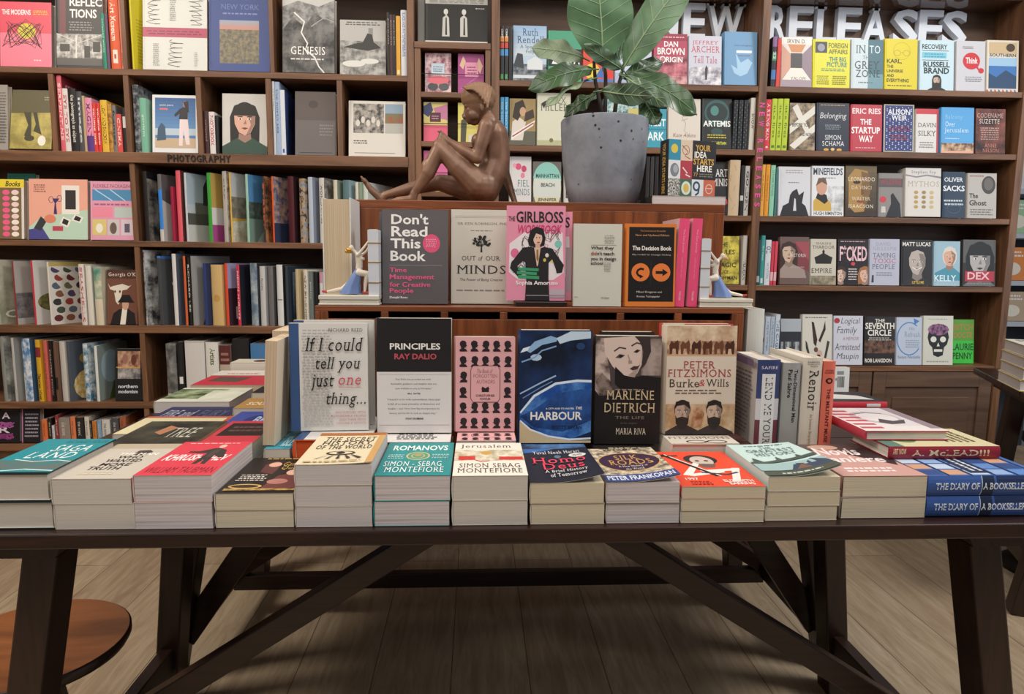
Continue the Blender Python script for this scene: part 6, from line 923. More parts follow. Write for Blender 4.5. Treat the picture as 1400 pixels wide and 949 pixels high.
G7 = 'lying books toward the window end'
def flat_spine(lab, x, Y, z, w, h, t, yaw, col, art, sp, **k):
    book(lab, 'book', T(x, Y, z+t) @ RZ(PI/2+yaw) @ RX(-PI/2) @ T(w/2, 0, -h/2), w, h, t, col, art, sp, group=G7, **k)
flat_spine('big dark red hardback, gold spine lettering, lying on the blue hardbacks', .866, 1.186, .8394, .13, .212, .0235, .0, '8c2434', [('r', 0, 0, 1, 1, 'c9c09a'), ('p', circ(.5, .74, .3, .14, 16), '5c7c50'), ('p', circ(.42, .76, .12, .06, 12), '3c5c40'), ('r', 0, .86, 1, 1, '54786c'), ('x', .2, .1, .9, .4, 5, '6c5c3c')], [('v', 'A. McLEAD!!!', .2, .9, .25, .75, 'd8c49c', 'b'), ('v', 'ART NOW', .03, .15, .4, .85, 'd8c49c', 'b')], hb=True, scol='8c2434')
A = Vector((.738, 0, 0)); B = onY(1297, 593, 1.225)
book('large white and pink art book lying open-faced on the dark red hardback', 'book', flat_m((A.x+B.x)/2, 1.225, .8642, .2, .018, -.02), B.x-A.x, .2, .018, 'b03848', [('r', 0, 0, 1, 1, 'dcd4d2'), ('r', .5, .2, 1, 1, 'cfc9cc'), ('r', .86, .1, 1, 1, '8c7c84'), ('e', .5, .56, .3, .26, 'b8b0b4'), ('e', .52, .56, .24, .2, 'dad4d4'), ('p', [(.4, .34), (.5, .5), (.62, .4), (.8, .46), (.7, .3), (.5, .26)], '4a4448'), ('l', [(.3, .7), (.5, .76), (.7, .72)], .004, '4a4448')]+[('r', .03, .1+.14*k, .3, .16+.14*k, 'c44858') for k in range(6)], hb=True, edge='b03848', group=G7)
flat_spine('red-spined book with black and white cover, behind the upright spines', 1.12, 1.94, .7647, .15, .21, .022, 0, 'c43442', [('r', 0, 0, 1, 1, '2a2829'), ('p', [(.2, .1), (.6, .2), (.8, .6), (.3, .8)], 'd8d4d0'), ('r', .6, .6, 1, 1, 'c8c4c0')], [('r', .3, .1, .75, .3, 'd8d4d2'), ('r', 0, .96, 1, 1, 'a82c38')], hb=True, scol='c43442')
A, B = onY(1122, 540, 2.16), onY(1160, 540, 2.16)
book('white book back with barcode standing behind the salmon red spine', 'book', face_m((A.x+B.x)/2, 2.16, .7647, .02, .05), B.x-A.x, onY(1140, 502, 2.17).z-.766, .02, 'd4d6d6', [('r', 0, 0, 1, 1, 'd8dada'), ('r', .55, .72, .8, .86, '8a8e90')]+[('r', .58+.025*k, .25, .592+.025*k+.006*(k % 3 == 0), .66, '2a2c2e') for k in range(10)]+[('r', .5, .5, .56, .6, '8a8e90')], hb=False, group=G7)
for k in range(4):
    book(('lowest', 'second lowest', 'second highest', 'topmost')[k]+' grey-paged book in the pile on the table by the window', 'book', flat_m(2.038+.003*(k % 2), 2.396-.004*k, .7645+.0395*k, .24, .039, -.4+PI), .185, .24, .039, ('d8b848', 'cfb04c', 'd4b850', 'c8ac54')[k], [('r', 0, 0, 1, 1, 'd0cdc4'), ('x', .1, .1, .9, .9, 5, '8a867c')], hb=True, pg='g', group='grey-paged books piled on the table by the window')

# ------------------------------------------------------------------ second tier: on the lower crate
TZ = PZ+.0006; TG = 'books standing on the lower crate'
DRB = [('r', 0, 0, 1, 1, '5f5b5e'), ('t', 'Don\'t', .137, .845, .70, .955, 'f0ece8', 'b'), ('t', 'Read', .137, .715, .685, .825, 'f0ece8', 'b'), ('t', 'This', .123, .59, .58, .695, 'f0ece8', 'b'), ('t', 'Book', .123, .455, .66, .565, 'f0ece8', 'b'), ('e', .745, .645, .132, .098, 'e0557c'), ('x', .66, .6, .83, .7, 5, 'f0a8bc'), ('r', .11, .41, .91, .413, 'b8b4b2'), ('t', 'Time', .11, .335, .37, .385, 'e0648a', 'b'), ('t', 'Management', .11, .245, .79, .315, 'e0648a', 'b'), ('t', 'for Creative', .11, .18, .73, .232, 'e0648a', 'b'), ('t', 'People', .11, .10, .47, .165, 'e0648a', 'b'), ('t', 'Donald Roos', .11, .055, .38, .08, 'f0ece8', 'b')]
stand('charcoal book with heavy white words and pink dot, on the lower crate', 525, 613, 288, TZ, 1.545, .02, '5f5b5e', DRB, lean=.07, hb=False, group=TG)
stand('second charcoal copy just behind the one with heavy white words', 521, 609, 291, TZ, 1.575, .018, '575356', [('r', 0, 0, 1, 1, '5a5659')], lean=.07, hb=False, group=TG)
MND = [('r', 0, 0, 1, 1, 'cdc8bd'), ('r', .06, .93, .96, .933, '6a6660'), ('r', .06, .915, .96, .917, '6a6660'), ('t', 'SIR KEN ROBINSON, PHD', .1, .835, .9, .865, '6a6660', 's'), ('x', .3, .77, .7, .79, 1, '8a8680'), ('t', 'OUT', .17, .46, .39, .51, '4a4642', 's'), ('t', 'of', .43, .46, .5, .51, '4a4642', 'is'), ('t', 'OUR', .55, .46, .78, .51, '4a4642', 's'), ('t', 'MINDS', .09, .32, .87, .41, '3a3632', 's'), ('t', 'The Power of Being Creative', .14, .235, .82, .272, '5a5650', 'i'), ('x', .08, .13, .92, .16, 1, '8a8680'), ('p', [(.465, .55), (.495, .55), (.488, .64), (.472, .64)], '2a2826')]+[('l', [(.48, .6), (.48+.05*a, .66), (.48+.12*a, .66+.05*(2-abs(a))*.6)], .0012, '2a2826') for a in (-1.2, -.6, 0, .6, 1.2)]+[('e', .48+.13*math.cos(k*.9)*(.4+.6*((k*7) % 5)/4), .67+.045*math.sin(k*1.7), .022, .013, '2a2826') for k in range(26)]
stand('pale grey hardback with small black tree drawing, on the lower crate', 617, 701, 288, TZ, 1.56, .022, 'cdc8bd', MND, lean=.07, scol='3a3844', group=TG)
GB = [('r', 0, 0, 1, 1, 'df8fa8'), ('p', [(.05, .6), (.3, .72), (.6, .74), (.95, .72), (.98, .3), (.8, .22), (.2, .22), (.04, .3)], 'e4dadc')]+[scrib(.5+.3*math.cos(k), .5+.2*math.sin(k*1.3), .14, .09, 16, .0012, ('5a4a54', 'c04a78', '3a3438', '4c8c9c')[k % 4], k+1) for k in range(7)]+[('e', .14, .5, .07, .05, 'd86a94'), ('e', .88, .6, .06, .04, '7cc0b8'), ('e', .8, .44, .06, .04, 'e0c060'), ('t', 'THE', .03, .835, .14, .885, '2a2226', 'b'), ('t', 'GIRLBOSS', .16, .82, .96, .94, '2a2226', 'b'), ('t', 'WORKBOOK', .19, .705, .94, .80, 'c8386c', 'bi'), ('p', [(.36, .63), (.4, .74), (.5, .78), (.62, .76), (.66, .66), (.64, .58), (.5, .56), (.38, .58)], '211c1e'), ('e', .53, .655, .075, .075, 'dcb8a4'), ('p', [(.42, .66), (.46, .74), (.62, .73), (.6, .69), (.5, .71), (.45, .64)], '211c1e'), ('e', .51, .665, .012, .006, '2a2020'), ('e', .56, .665, .012, .006, '2a2020'), ('e', .54, .615, .025, .007, 'b03848'), ('r', .49, .54, .57, .6, 'd0a890'), ('p', [(.28, .56), (.42, .57), (.5, .55), (.56, .55), (.64, .57), (.78, .55), (.98, .38), (.95, .3), (.86, .29), (.84, .34), (.78, .44), (.72, .4), (.72, .24), (.74, 0), (.32, 0), (.34, .24), (.32, .4), (.28, .42), (.18, .36), (.26, .28), (.2, .25), (.06, .34), (.08, .4)], '252124'), ('p', [(.47, .56), (.58, .56), (.54, .38), (.52, .36)], 'd8b8a4'), ('p', [(.51, .54), (.54, .54), (.55, .44), (.53, .41), (.51, .44)], '8a6a3c'), ('e', .69, .48, .03, .022, 'd8d4cc'), ('e', .65, .43, .025, .018, 'd0b84c'), ('r', .34, .05, .72, .06, '8a8488'), ('p', [(.2, .32), (.55, .31), (.55, .34), (.2, .35)], '3c9468'), ('p', [(.18, .28), (.52, .27), (.52, .30), (.18, .31)], '3c9468'), ('p', [(.2, .235), (.56, .225), (.56, .26), (.2, .27)], '3c9468'), ('t', 'Sophia Amoruso', .16, .155, .88, .21, 'f0e6e8', 'b'), ('r', .74, .06, 1, .12, 'b8a8b4'), ('r', .74, .03, 1, .055, 'a898a4')]
b_ = empty('book_stand', 'small dark wooden ledge carrying the pink workbooks, on the lower crate', 'book stand', T(.098, 1.53, TZ))
m = MB(); A = onY(705, 405, 1.515).x; B = onY(775, 405, 1.515).x
m.box((A, 1.506, TZ), (B, 1.552, TZ+.011), DK); at0(m.build('ledge', b_, .0015), b_)
m = MB(); m.box((A+.02, 1.553, TZ), (B-.02, 1.558, TZ+.09), DK); at0(m.build('back_rest', b_, .001), b_)
stand('pink workbook cover with dark-suited figure, hands on hips, on the lower crate', 691, 769, 282, TZ+.012, 1.509, .012, 'df8fa8', GB, lean=.06, yaw=-.04, hb=False, group=TG)
stand('second pink workbook peeping out behind the dark-suited figure cover', 697, 778, 290, TZ+.012, 1.530, .012, 'df8fa8', GB[:2]+GB[12:14]+[('r', .9, .1, 1, .6, 'b8a0a8')], lean=.06, yaw=-.04, hb=False, group=TG)
WTD = [('r', 0, 0, 1, 1, 'cbc9bd'), ('x', .63, .76, .85, .87, 6, '8a887e'), ('r', .35, .742, .88, .745, '3a3834'), ('t', 'What they', .35, .68, .83, .728, '302e2c', 'b'), ('t', 'did', .35, .62, .47, .665, 'a0504c', 'b'), ('t', 'n\'t teach', .48, .62, .84, .665, '302e2c', 'b'), ('t', 'you in design', .35, .545, .88, .60, '302e2c', 'b'), ('t', 'school', .35, .505, .61, .545, '302e2c', 'b'), ('x', .63, .42, .78, .54, 6, '8a887e'), ('t', 'Phil Cleaver', .58, .095, .75, .112, '4a4844', 'b'), ('x', .02, .1, .1, .13, 1, '8a887e')]
stand('plain pale grey green book with small black words, on the lower crate', 781, 845, 307, TZ, 1.506, .02, 'cbc9bd', WTD, lean=.05, hb=False, group=TG)
DEC = [('r', 0, 0, 1, 1, 'd57a35'), ('r', .05, .06, .965, .96, '1b1818'), ('t', 'The International Bestseller', .27, .905, .79, .925, 'c87a44', ''), ('t', 'New and Updated Edition', .18, .845, .86, .875, 'd8a070', ''), ('t', 'The Decision Book', .12, .68, .91, .735, 'f0e8e0', 'b'), ('t', 'fifty models for strategic thinking', .12, .615, .9, .638, 'c8bcb0', ''), ('e', .295, .415, .185, .11, 'e07a3c'), ('e', .715, .415, .185, .11, 'e07a3c'), ('r', .5, .27, .505, .56, '4a4240'), ('l', [(.36, .45), (.3, .46), (.24, .44), (.22, .41), (.25, .38), (.3, .365)], .0048, '1b1818'), ('p', [(.28, .39), (.28, .34), (.36, .365)], '1b1818'), ('r', .6, .398, .76, .432, '1b1818'), ('p', [(.74, .46), (.74, .37), (.85, .415)], '1b1818'), ('t', 'Mikael Krogerus and', .22, .16, .73, .19, 'd8d0c8', ''), ('t', 'Roman Tschappeler', .23, .105, .70, .135, 'd8d0c8', '')]
stand('black panelled orange book with two orange discs, on the lower crate', 851, 917, 307, TZ, 1.506, .022, 'd57a35', DEC, lean=.05, group=TG)
for i, (a, b) in enumerate(((920.5, 935), (938.5, 952.5))):
    A, B = onY(a, 415, 1.515), onY(b, 415, 1.515); t = B.x-A.x; h = onY(a, 298.5, 1.515).z-TZ-.001
    book('hot pink spine with fine pale lettering, '+('beside the orange disc book' if i == 0 else 'beside the ceramic bookend'), 'book', T(B.x, 1.515, TZ+.0008) @ Matrix.Rotation(.03, 4, 'Y') @ RZ(PI/2) @ T(.07, 0, 0), .14, h, t-.001, 'e8527e', (), [('v', 'The Dot Journal', .12, .38, .4, .62, 'f4b8c8', ''), ('v', 'rachel wilkerson miller', .44, .68, .44, .58, 'f0a0b8', ''), ('v', 'TARCHER', .82, .93, .4, .6, 'f4b8c8', 'b')], hb=False, bcol='d8b0b4', group='hot pink spines on the lower crate')
pages_out('tall thick white book standing page edges out beside the upper crate', 446, 484, 270, TZ, 1.575, .12, 'dcdad6', True, pg='t', bcol='d4d2d0')
A, B = onY(1018.5, 430, 1.512), onY(1041, 430, 1.512)
book('tall blank white spine beside the lower crate, behind the upright spines', 'book', T(B.x+.007, 1.512, .7647) @ RZ(PI/2) @ T(.11, 0, 0), .22, onY(1030, 422, 1.512).z-.7655, B.x-A.x, 'cfcfc9', (), (), hb=True, edge='d6d6d0')

# ------------------------------------------------------------------ on the upper crate
t_ = .02; A, B = onY(889, 270, 1.735), onY(990, 270, 1.735)
stack(A.x, B.x-.002, QZ+.021, 1, 1.715, .15, 'grey white paperback lying under the tiled cover book', 'on the upper crate', '2a2a2c', [('r', 0, 0, 1, 1, '2a2a2c')], pg='g', z0=QZ+.0006, px=False, gr='books on the upper crate')
IDEA = [('r', 0, 0, 1, 1, '2a292b'), ('r', 0, .64, .25, 1, '3a8ca8'), ('e', .12, .84, .07, .08, 'd8c04c'), ('r', .25, .64, .5, 1, 'd8c4ac'), ('l', [(.28, .9), (.4, .8), (.34, .72), (.46, .67)], .0025, 'b04a44'), ('o', .36, .82, .07, .08, .0015, '8a5a4c'), ('r', 0, .32, .25, .64, 'dcdcde'), ('e', .13, .47, .09, .12, '7c8088'), ('e', .15, .49, .05, .07, 'a8acb4'), ('r', .25, .32, .5, .64, 'b0404c'), ('l', [(.3, .52), (.4, .42), (.36, .4), (.46, .36)], .003, 'ecdcdc'), ('r', 0, 0, .25, .32, 'n:3a3a3a:d8d4cc:260'), ('r', .25, 0, .5, .32, '4a6a54'), ('e', .38, .16, .1, .12, 'd8e0d8'), ('e', .38, .16, .06, .08, 'd8b85c'), ('r', .5, 0, .75, .32, 'dcdcdc'), ('o', .6, .2, .06, .07, .005, '2c4a6c'), ('l', [(.66, .2), (.64, .08), (.58, .04)], .005, '2c4a6c'), ('r', .75, 0, 1, .32, 'c86a50'), ('o', .87, .16, .07, .08, .002, 'e8c8b8'), ('l', [(.8, .17), (.94, .17)], .002, 'e8c8b8'), ('r', .5, .32, 1, 1, '2c2b2d'), ('t', 'YOUR', .56, .82, .88, .93, 'd8a850', 'b'), ('t', 'IDEA', .54, .70, .80, .81, 'f0ece6', 'b'), ('t', 'STARTS', .52, .58, .96, .69, 'd8a850', 'b'), ('t', 'HERE', .60, .46, .92, .57, 'f0ece6', 'b'), ('t', '77', .53, .37, .62, .44, 'd8a850', ''), ('x', .64, .36, .96, .44, 2, '8a847c')]
A, B = onY(912, 260, 1.72), onY(987, 260, 1.75)
book('black book with tiled picture cover and gold and white words, on the upper crate', 'book', T((A.x+B.x)/2, 1.762, QZ+.0218) @ RZ(.26) @ RX(-.02), .138, onY(950, 190, 1.745).z-QZ-.022, .042, '242325', IDEA, [('v', 'YOUR IDEA STARTS HERE', .06, .94, .35, .7, 'c8a048', 'b')], hb=False, group='books on the upper crate')

# ------------------------------------------------------------------ remeshed sculpture
def remesh(mb, name, parent, mat, voxel, smooth=6, fac=.5):
    o = mb.build(name+'_draft'); r = o.modifiers.new('r', 'REMESH'); r.mode = 'VOXEL'; r.voxel_size = voxel; r.use_smooth_shade = True
    q = o.modifiers.new('s', 'SMOOTH'); q.iterations = smooth; q.factor = fac
    dg = bpy.context.evaluated_depsgraph_get(); dg.update()
    me = bpy.data.meshes.new_from_object(o.evaluated_get(dg)); old = o.data
    bpy.data.objects.remove(o); bpy.data.meshes.remove(old)
    me.materials.clear(); me.materials.append(mat); me.name = name
    for p in me.polygons: p.use_smooth = True; p.material_index = 0
    n = bpy.data.objects.new(name, me); COL.objects.link(n)
    if parent: n.parent = parent; at0(n, parent)
    return n
def bronze():
    m, N, L, b = new_mat('brown_bronze')
    tc = N.new('ShaderNodeTexCoord'); nz = N.new('ShaderNodeTexNoise'); nz.inputs['Scale'].default_value = 26; nz.inputs['Detail'].default_value = 6
    cr = N.new('ShaderNodeValToRGB'); e = cr.color_ramp.elements; e[0].position = .3; e[0].color = lin('6e4f3e'); e[1].position = .75; e[1].color = lin('94705a')
    L.new(tc.outputs['Object'], nz.inputs[0]); L.new(nz.outputs[0], cr.inputs[0]); L.new(cr.outputs[0], b.inputs['Base Color'])
    bp = N.new('ShaderNodeBump'); bp.inputs['Strength'].default_value = .15; bp.inputs['Distance'].default_value = .002; L.new(nz.outputs[0], bp.inputs['Height']); L.new(bp.outputs[0], b.inputs['Normal'])
    b.inputs['Roughness'].default_value = .42; b.inputs['Metallic'].default_value = .15
    return m
BR = bronze(); HB = paint('8f6d53', .45, .1)
def statue():
    Yc = 1.87
    st = empty('statue', 'bronze statue of a seated nude woman with bobbed hair, knees drawn up', 'statue', T(-.06, Yc, QZ))
    P = lambda zx, zy, dy=0.: Vector((lambda p: (p.x, Yc+dy, p.z))(onY(480+zx/5, 90+zy/5, Yc)))    # read off at the statue's own depth
    K = 1.87/FPX/5                                     # metres per unit of the enlarged reading
    lift = Vector((0, 0, (QZ+.001)-P(900, 905).z)); Q = lambda *a: P(*a)+lift*1.0
    m = MB(); c = lambda a, b, ra, rb: m.capsule(a, b, ra*K, rb*K, BR)
    hip, wai, che, nek = Q(885, 800), Q(985, 600), Q(975, 440), Q(935, 300)
    for p, r in ((Q(905, 770, -.03), (98, 90, 100)), (Q(905, 780, .035), (95, 90, 98))): m.ell(p, [v*K for v in r], BR)
    ch = [((900, 792), (112, 150, 104)), ((965, 680), (100, 132, 100)), ((986, 600), (98, 122, 90)), ((985, 500), (100, 136, 90)), ((978, 420), (96, 150, 80)), ((962, 360), (70, 130, 60))]
    for (p, r), (p2, r2) in zip(ch, ch[1:]):
        for q in range(7): f = q/7; m.ell(Q(p[0]+(p2[0]-p[0])*f, p[1]+(p2[1]-p[1])*f), [(a+(b-a)*f)*K for a, b in zip(r, r2)], BR)
    c(Q(965, 360), Q(915, 265), 62, 46)
    c(Q(945, 350, -.04), Q(975, 360, .04), 55, 55)
    # near arm
    s, e, w, h = Q(925, 385, -.055), Q(862, 600, -.062), Q(668, 478, -.04), Q(625, 440, -.03)
    c(s, Q(890, 500, -.06), 54, 44); c(Q(890, 500, -.06), e, 44, 36); c(e, Q(770, 545, -.05), 38, 36); c(Q(770, 545, -.05), w, 36, 23); c(w, h, 24, 26)
    for i in range(4): c(h+Vector((0, -.008+.005*i, 0)), h+Vector((-.008-.002*(i % 2), -.008+.005*i, -.006)), 10, 8); c(h+Vector((-.008, -.008+.005*i, -.006)), h+Vector((-.006, -.008+.005*i, -.016)), 8, 7)
    c(h, h+Vector((-.002, -.006, .012)), 10, 8); c(h+Vector((-.002, -.006, .012)), Q(598, 408, -.032), 8, 7)
    # far forearm crossing to the other hand
    c(Q(960, 400, .05), Q(1030, 560, .075), 50, 38); c(Q(1030, 560, .075), Q(1085, 735, .07), 38, 30); c(Q(1085, 735, .07), Q(1128, 868, .06), 28, 20)
    hb = Q(1134, 885, .058)
    c(Q(1128, 868, .06), hb, 20, 22)
    for i in range(4): c(hb, hb+Vector((.014, -.012+.008*i, -.004)), 10, 7)
    c(hb, hb+Vector((.002, -.018, -.004)), 10, 7)
    # near leg
    kn = Q(612, 520, -.035)
    c(Q(870, 770, -.035), Q(740, 650, -.04), 96, 74); c(Q(740, 650, -.04), kn, 74, 50); m.ell(Q(606, 512, -.035), [48*K]*3, BR)
    c(kn, Q(530, 690, -.037), 50, 50); c(Q(530, 690, -.037), Q(440, 825, -.035), 48, 26); m.ell(Q(525, 665, -.037), (40*K, 44*K, 70*K), BR)
    c(Q(440, 825, -.035), Q(430, 862, -.035), 28, 28); c(Q(432, 866, -.035), Q(330, 872, -.036), 27, 22); c(Q(330, 872, -.036), Q(272, 884, -.038), 20, 12)
    for i in range(5): c(Q(300, 880, -.047+.0055*i), Q(258+4*i, 889, -.050+.006*i), 10, 8)
    # far leg lying lower
    kf = Q(605, 735, .035)
    c(Q(860, 800, .04), kf, 88, 56); c(kf, Q(430, 770, .03), 52, 46); c(Q(430, 770, .03), Q(225, 826, .02), 46, 25)
    c(Q(225, 826, .02), Q(205, 858, .02), 27, 27); c(Q(205, 860, .02), Q(130, 790, .018), 27, 24); c(Q(130, 790, .018), Q(80, 722, .016), 22, 16)
    for i in range(5): c(Q(90, 735, .006+.005*i), Q(66-3*(i > 3), 702+5*i, .004+.006*i), 9, 8)
    # head: skull, jaw, nose, lips, chin, lids, cheeks, ears
    hd = Q(872, 196); R = Matrix.Rotation(-.35, 4, 'Y')
    m.ell(hd, (98*K, 84*K, 104*K), BR, R); m.ell(Q(842, 262), (62*K, 60*K, 84*K), BR, Matrix.Rotation(.25, 4, 'Y')); m.ell(Q(842, 326), (30*K, 36*K, 26*K), BR); c(Q(850, 318), Q(905, 270), 30, 30)
    c(Q(785, 232), Q(772, 296), 11, 13); m.ell(Q(775, 299), (14*K, 20*K, 11*K), BR)
    m.ell(Q(797, 321), (14*K, 24*K, 7*K), BR); m.ell(Q(806, 334), (14*K, 22*K, 8*K), BR); m.ell(Q(788, 226), (18*K, 46*K, 10*K), BR)
    for s_ in (-1, 1): m.ell(Q(802, 254, s_*.0145), (11*K, 17*K, 9*K), BR); m.ell(Q(838, 290, s_*.017), (34*K, 22*K, 34*K), BR); m.ell(Q(896, 250, s_*.0335), (14*K, 8*K, 26*K), BR)
    for s_ in (-1, 1): m.ell(Q(985-30, 470, 0)+Vector((-.036, s_*.026, 0)), (40*K, 46*K, 46*K), BR)
    remesh(m, 'figure', st, BR, .0026, 5)
    # hair: a cap of combed strands
    m = MB(); hc = Q(872, 160)
    m.ell(hc, (118*K, 100*K, 96*K), HB, Matrix.Rotation(-.1, 4, 'Y')); m.ell(Q(905, 192), (74*K, 97*K, 66*K), HB); m.ell(Q(872, 184), (84*K, 96*K, 60*K), HB, Matrix.Rotation(.5, 4, 'Y'))
    for s_ in (-1, 1):
        for j in range(9):
            f = j/8; pts = []
            for k in range(9):
                g = k/8; a = -.25+1.9*g; x = 760+200*f*.95+20*g-40*(1-f)*0; zx = 768+f*190+(30-60*f)*g; zy = 150-70*math.sin(PI*min(1, .22+f*.62))+(60+90*f)*g*(.6+.4*f)
                pts.append(Q(zx, zy, s_*(.014+.033*math.sin(PI*(.12+.42*g)))))
            m.tube(pts, [9*K]*9, HB, 8)
    remesh(m, 'hair', st, HB, .0026, 2, .4)
statue()

# ------------------------------------------------------------------ ceramic bookends
CER = paint('d5d0c2', .22); BLU = paint('6f86b8', .3); GOLD = paint('c9973a', .3, .6); RED = paint('b8403c', .3); SKN = paint('d9cfc0', .25)
def bookend(label, xc, Y, z0, flip, sc, goldhair):
    be = empty('figurine_bookend', label, 'bookend', T(xc, Y, z0)); S = .000207*sc
    Q = lambda zx, zy, dy=0.: Vector((xc+flip*(zx-430)*S, Y+dy, z0+(905-zy)*S))
    at = lambda o: at0(o, be)
    m = MB(); y0, y1 = -.034, .034
    a, b = sorted((Q(118, 0).x, Q(742, 0).x))
    m.box((a, Y+y0, z0), (b, Y+y1, z0+.0045), CER); m.box((a+.002, Y+y0+.002, z0+.0045), (b-.002, Y+y1-.002, z0+.012), CER); m.box((a+.0005, Y+y0, z0+.012), (b-.0005, Y+y1, Q(0, 802).z), CER); at(m.build('base', be, .0015))
    a, b = sorted((Q(630, 0).x, Q(738, 0).x)); m = MB(); n = 10; zt = Q(0, 128).z; zb = Q(0, 803).z
    m.prism([(a, Y-.028), (b, Y-.028), (b, Y+.030), (a, Y+.030)] if flip < 0 else [(a, Y-.028), (b, Y-.028), (b, Y+.030), (a, Y+.030)], zb, zt, paint('cfd3da', .25), 2); m.box((a+.003, Y-.026, zt), (b-.003, Y+.028, zt+.001), CER); at(m.build('book_column', be, .002))
    m = MB()
    for zy in (268, 466, 676): z = Q(0, zy).z; m.box((a-.0006, Y-.0288, z), (b+.0006, Y+.0306, z+.0022), GOLD if goldhair else paint('8a7c5c', .3))
    at(m.build('spine_bands', be))
    m = MB(); c = lambda p, q, r0_, r1_: m.capsule(p, q, r0_*S, r1_*S, SKN)
    c(Q(515, 545), Q(520, 470), 38, 34); c(Q(520, 470), Q(515, 395), 36, 40); c(Q(510, 385, -.006), Q(512, 385, .006), 26, 26)
    c(Q(500, 375), Q(455, 335), 20, 18); m.ell(Q(440, 318), (30*S, 27*S, 34*S), SKN); m.ell(Q(448, 292), (10*S, 8*S, 10*S), SKN)
    c(Q(515, 385, -.009), Q(575, 310, -.009), 17, 13); c(Q(575, 310, -.009), Q(618, 250, -.006), 13, 11); m.ell(Q(622, 243, -.006), (10*S, 9*S, 15*S), SKN)
    c(Q(520, 400, .009), Q(580, 355, .009), 17, 13); c(Q(580, 355, .009), Q(618, 300, .008), 13, 11); m.ell(Q(622, 293, .008), (10*S, 9*S, 15*S), SKN)
    m.ell(Q(558, 425, -.005), (16*S, 18*S, 18*S), SKN); m.ell(Q(558, 425, .006), (16*S, 18*S, 18*S), SKN)
    c(Q(520, 570, -.006), Q(605, 580, -.006), 38, 30); c(Q(605, 580, -.006), Q(585, 680, -.006), 29, 22); c(Q(585, 680, -.006), Q(575, 765, -.006), 22, 14)
    c(Q(470, 640, .006), Q(330, 745, .006), 36, 26); c(Q(330, 745, .006), Q(170, 775, .006), 26, 14)
    remesh(m, 'figure', be, SKN, .0012, 3)
    m = MB()
    prof = [(520, 520, 34, 34), (500, 570, 50, 46), (470, 640, 64, 60), (440, 710, 84, 72), (425, 765, 104, 84), (420, 792, 112, 88)]; n = 28; vs = []
    for i, (zx, zy, rx, ry) in enumerate(prof):
        for k in range(n): w = 1+.08*math.sin(k*7*2*PI/n)*i/5; vs.append(Q(zx, zy)+Vector((math.cos(2*PI*k/n)*rx*S*w, math.sin(2*PI*k/n)*ry*S*w, 0)))
    m.add(vs, [(i*n+k, i*n+(k+1) % n, (i+1)*n+(k+1) % n, (i+1)*n+k) for i in range(len(prof)-1) for k in range(n)], BLU, True); m.add(vs, [list(range(n-1, -1, -1)), list(range(len(vs)-n, len(vs)))], BLU); at(m.build('skirt', be))
    m = MB(); hc = GOLD if goldhair else paint('c8a86c', .35); m.ell(Q(420, 338), (36*S, 34*S, 30*S), hc, Matrix.Rotation(flip*.4, 4, 'Y')); m.ell(Q(398, 350), (26*S, 24*S, 20*S), hc); at(m.build('hair', be))
    for p, q in ((Q(560, 775, -.006), Q(606, 778, -.006)), (Q(165, 776, .006), Q(128, 770, .006))):
        m = MB(); m.capsule(p, q, 15*S, 12*S, RED); at(m.build('shoe', be))
A = onY(480.5, 412, 1.54); bookend('ceramic bookend of gold-haired kneeling girl in blue skirt, beside the charcoal book', A.x, 1.541, TZ, 1, 1.02, True)
A = onY(983, 412, 1.54); bookend('ceramic bookend of blond kneeling girl in blue skirt, beside the pink spines', A.x+.006, 1.541, TZ, -1, .95, False)

# ------------------------------------------------------------------ the fig in its concrete pot
def concrete():
    m, N, L, b = new_mat('dark_concrete')
    tc = N.new('ShaderNodeTexCoord'); nz = N.new('ShaderNodeTexNoise'); nz.inputs['Scale'].default_value = 9; nz.inputs['Detail'].default_value = 9; nz.inputs['Roughness'].default_value = .7
    cr = N.new('ShaderNodeValToRGB'); e = cr.color_ramp.elements; e[0].position = .28; e[0].color = lin('656a72'); e[1].position = .72; e[1].color = lin('989ca6')
    vo = N.new('ShaderNodeTexVoronoi'); vo.inputs['Scale'].default_value = 46; kr = N.new('ShaderNodeValToRGB'); k = kr.color_ramp.elements; k[0].position = .10; k[0].color = lin('2c2c2e'); k[1].position = .20; k[1].color = (1, 1, 1, 1)
    n2 = N.new('ShaderNodeTexNoise'); n2.inputs['Scale'].default_value = 6; mr = N.new('ShaderNodeMath'); mr.operation = 'GREATER_THAN'; mr.inputs[1].default_value = .50
    mx = N.new('ShaderNodeMix'); mx.data_type = 'RGBA'; mx.blend_type = 'MULTIPLY'
    for a_ in (nz, vo, n2): L.new(tc.outputs['Object'], a_.inputs['Vector'])
    L.new(nz.outputs[0], cr.inputs[0]); L.new(vo.outputs['Distance'], kr.inputs[0]); L.new(n2.outputs[0], mr.inputs[0]); L.new(mr.outputs[0], mx.inputs[0]); L.new(cr.outputs[0], mx.inputs[6]); L.new(kr.outputs[0], mx.inputs[7]); L.new(mx.outputs[2], b.inputs['Base Color'])
    bp = N.new('ShaderNodeBump'); bp.inputs['Strength'].default_value = .3; bp.inputs['Distance'].default_value = .003; L.new(nz.outputs[0], bp.inputs['Height']); L.new(bp.outputs[0], b.inputs['Normal'])
    b.inputs['Roughness'].default_value = .8
    return m
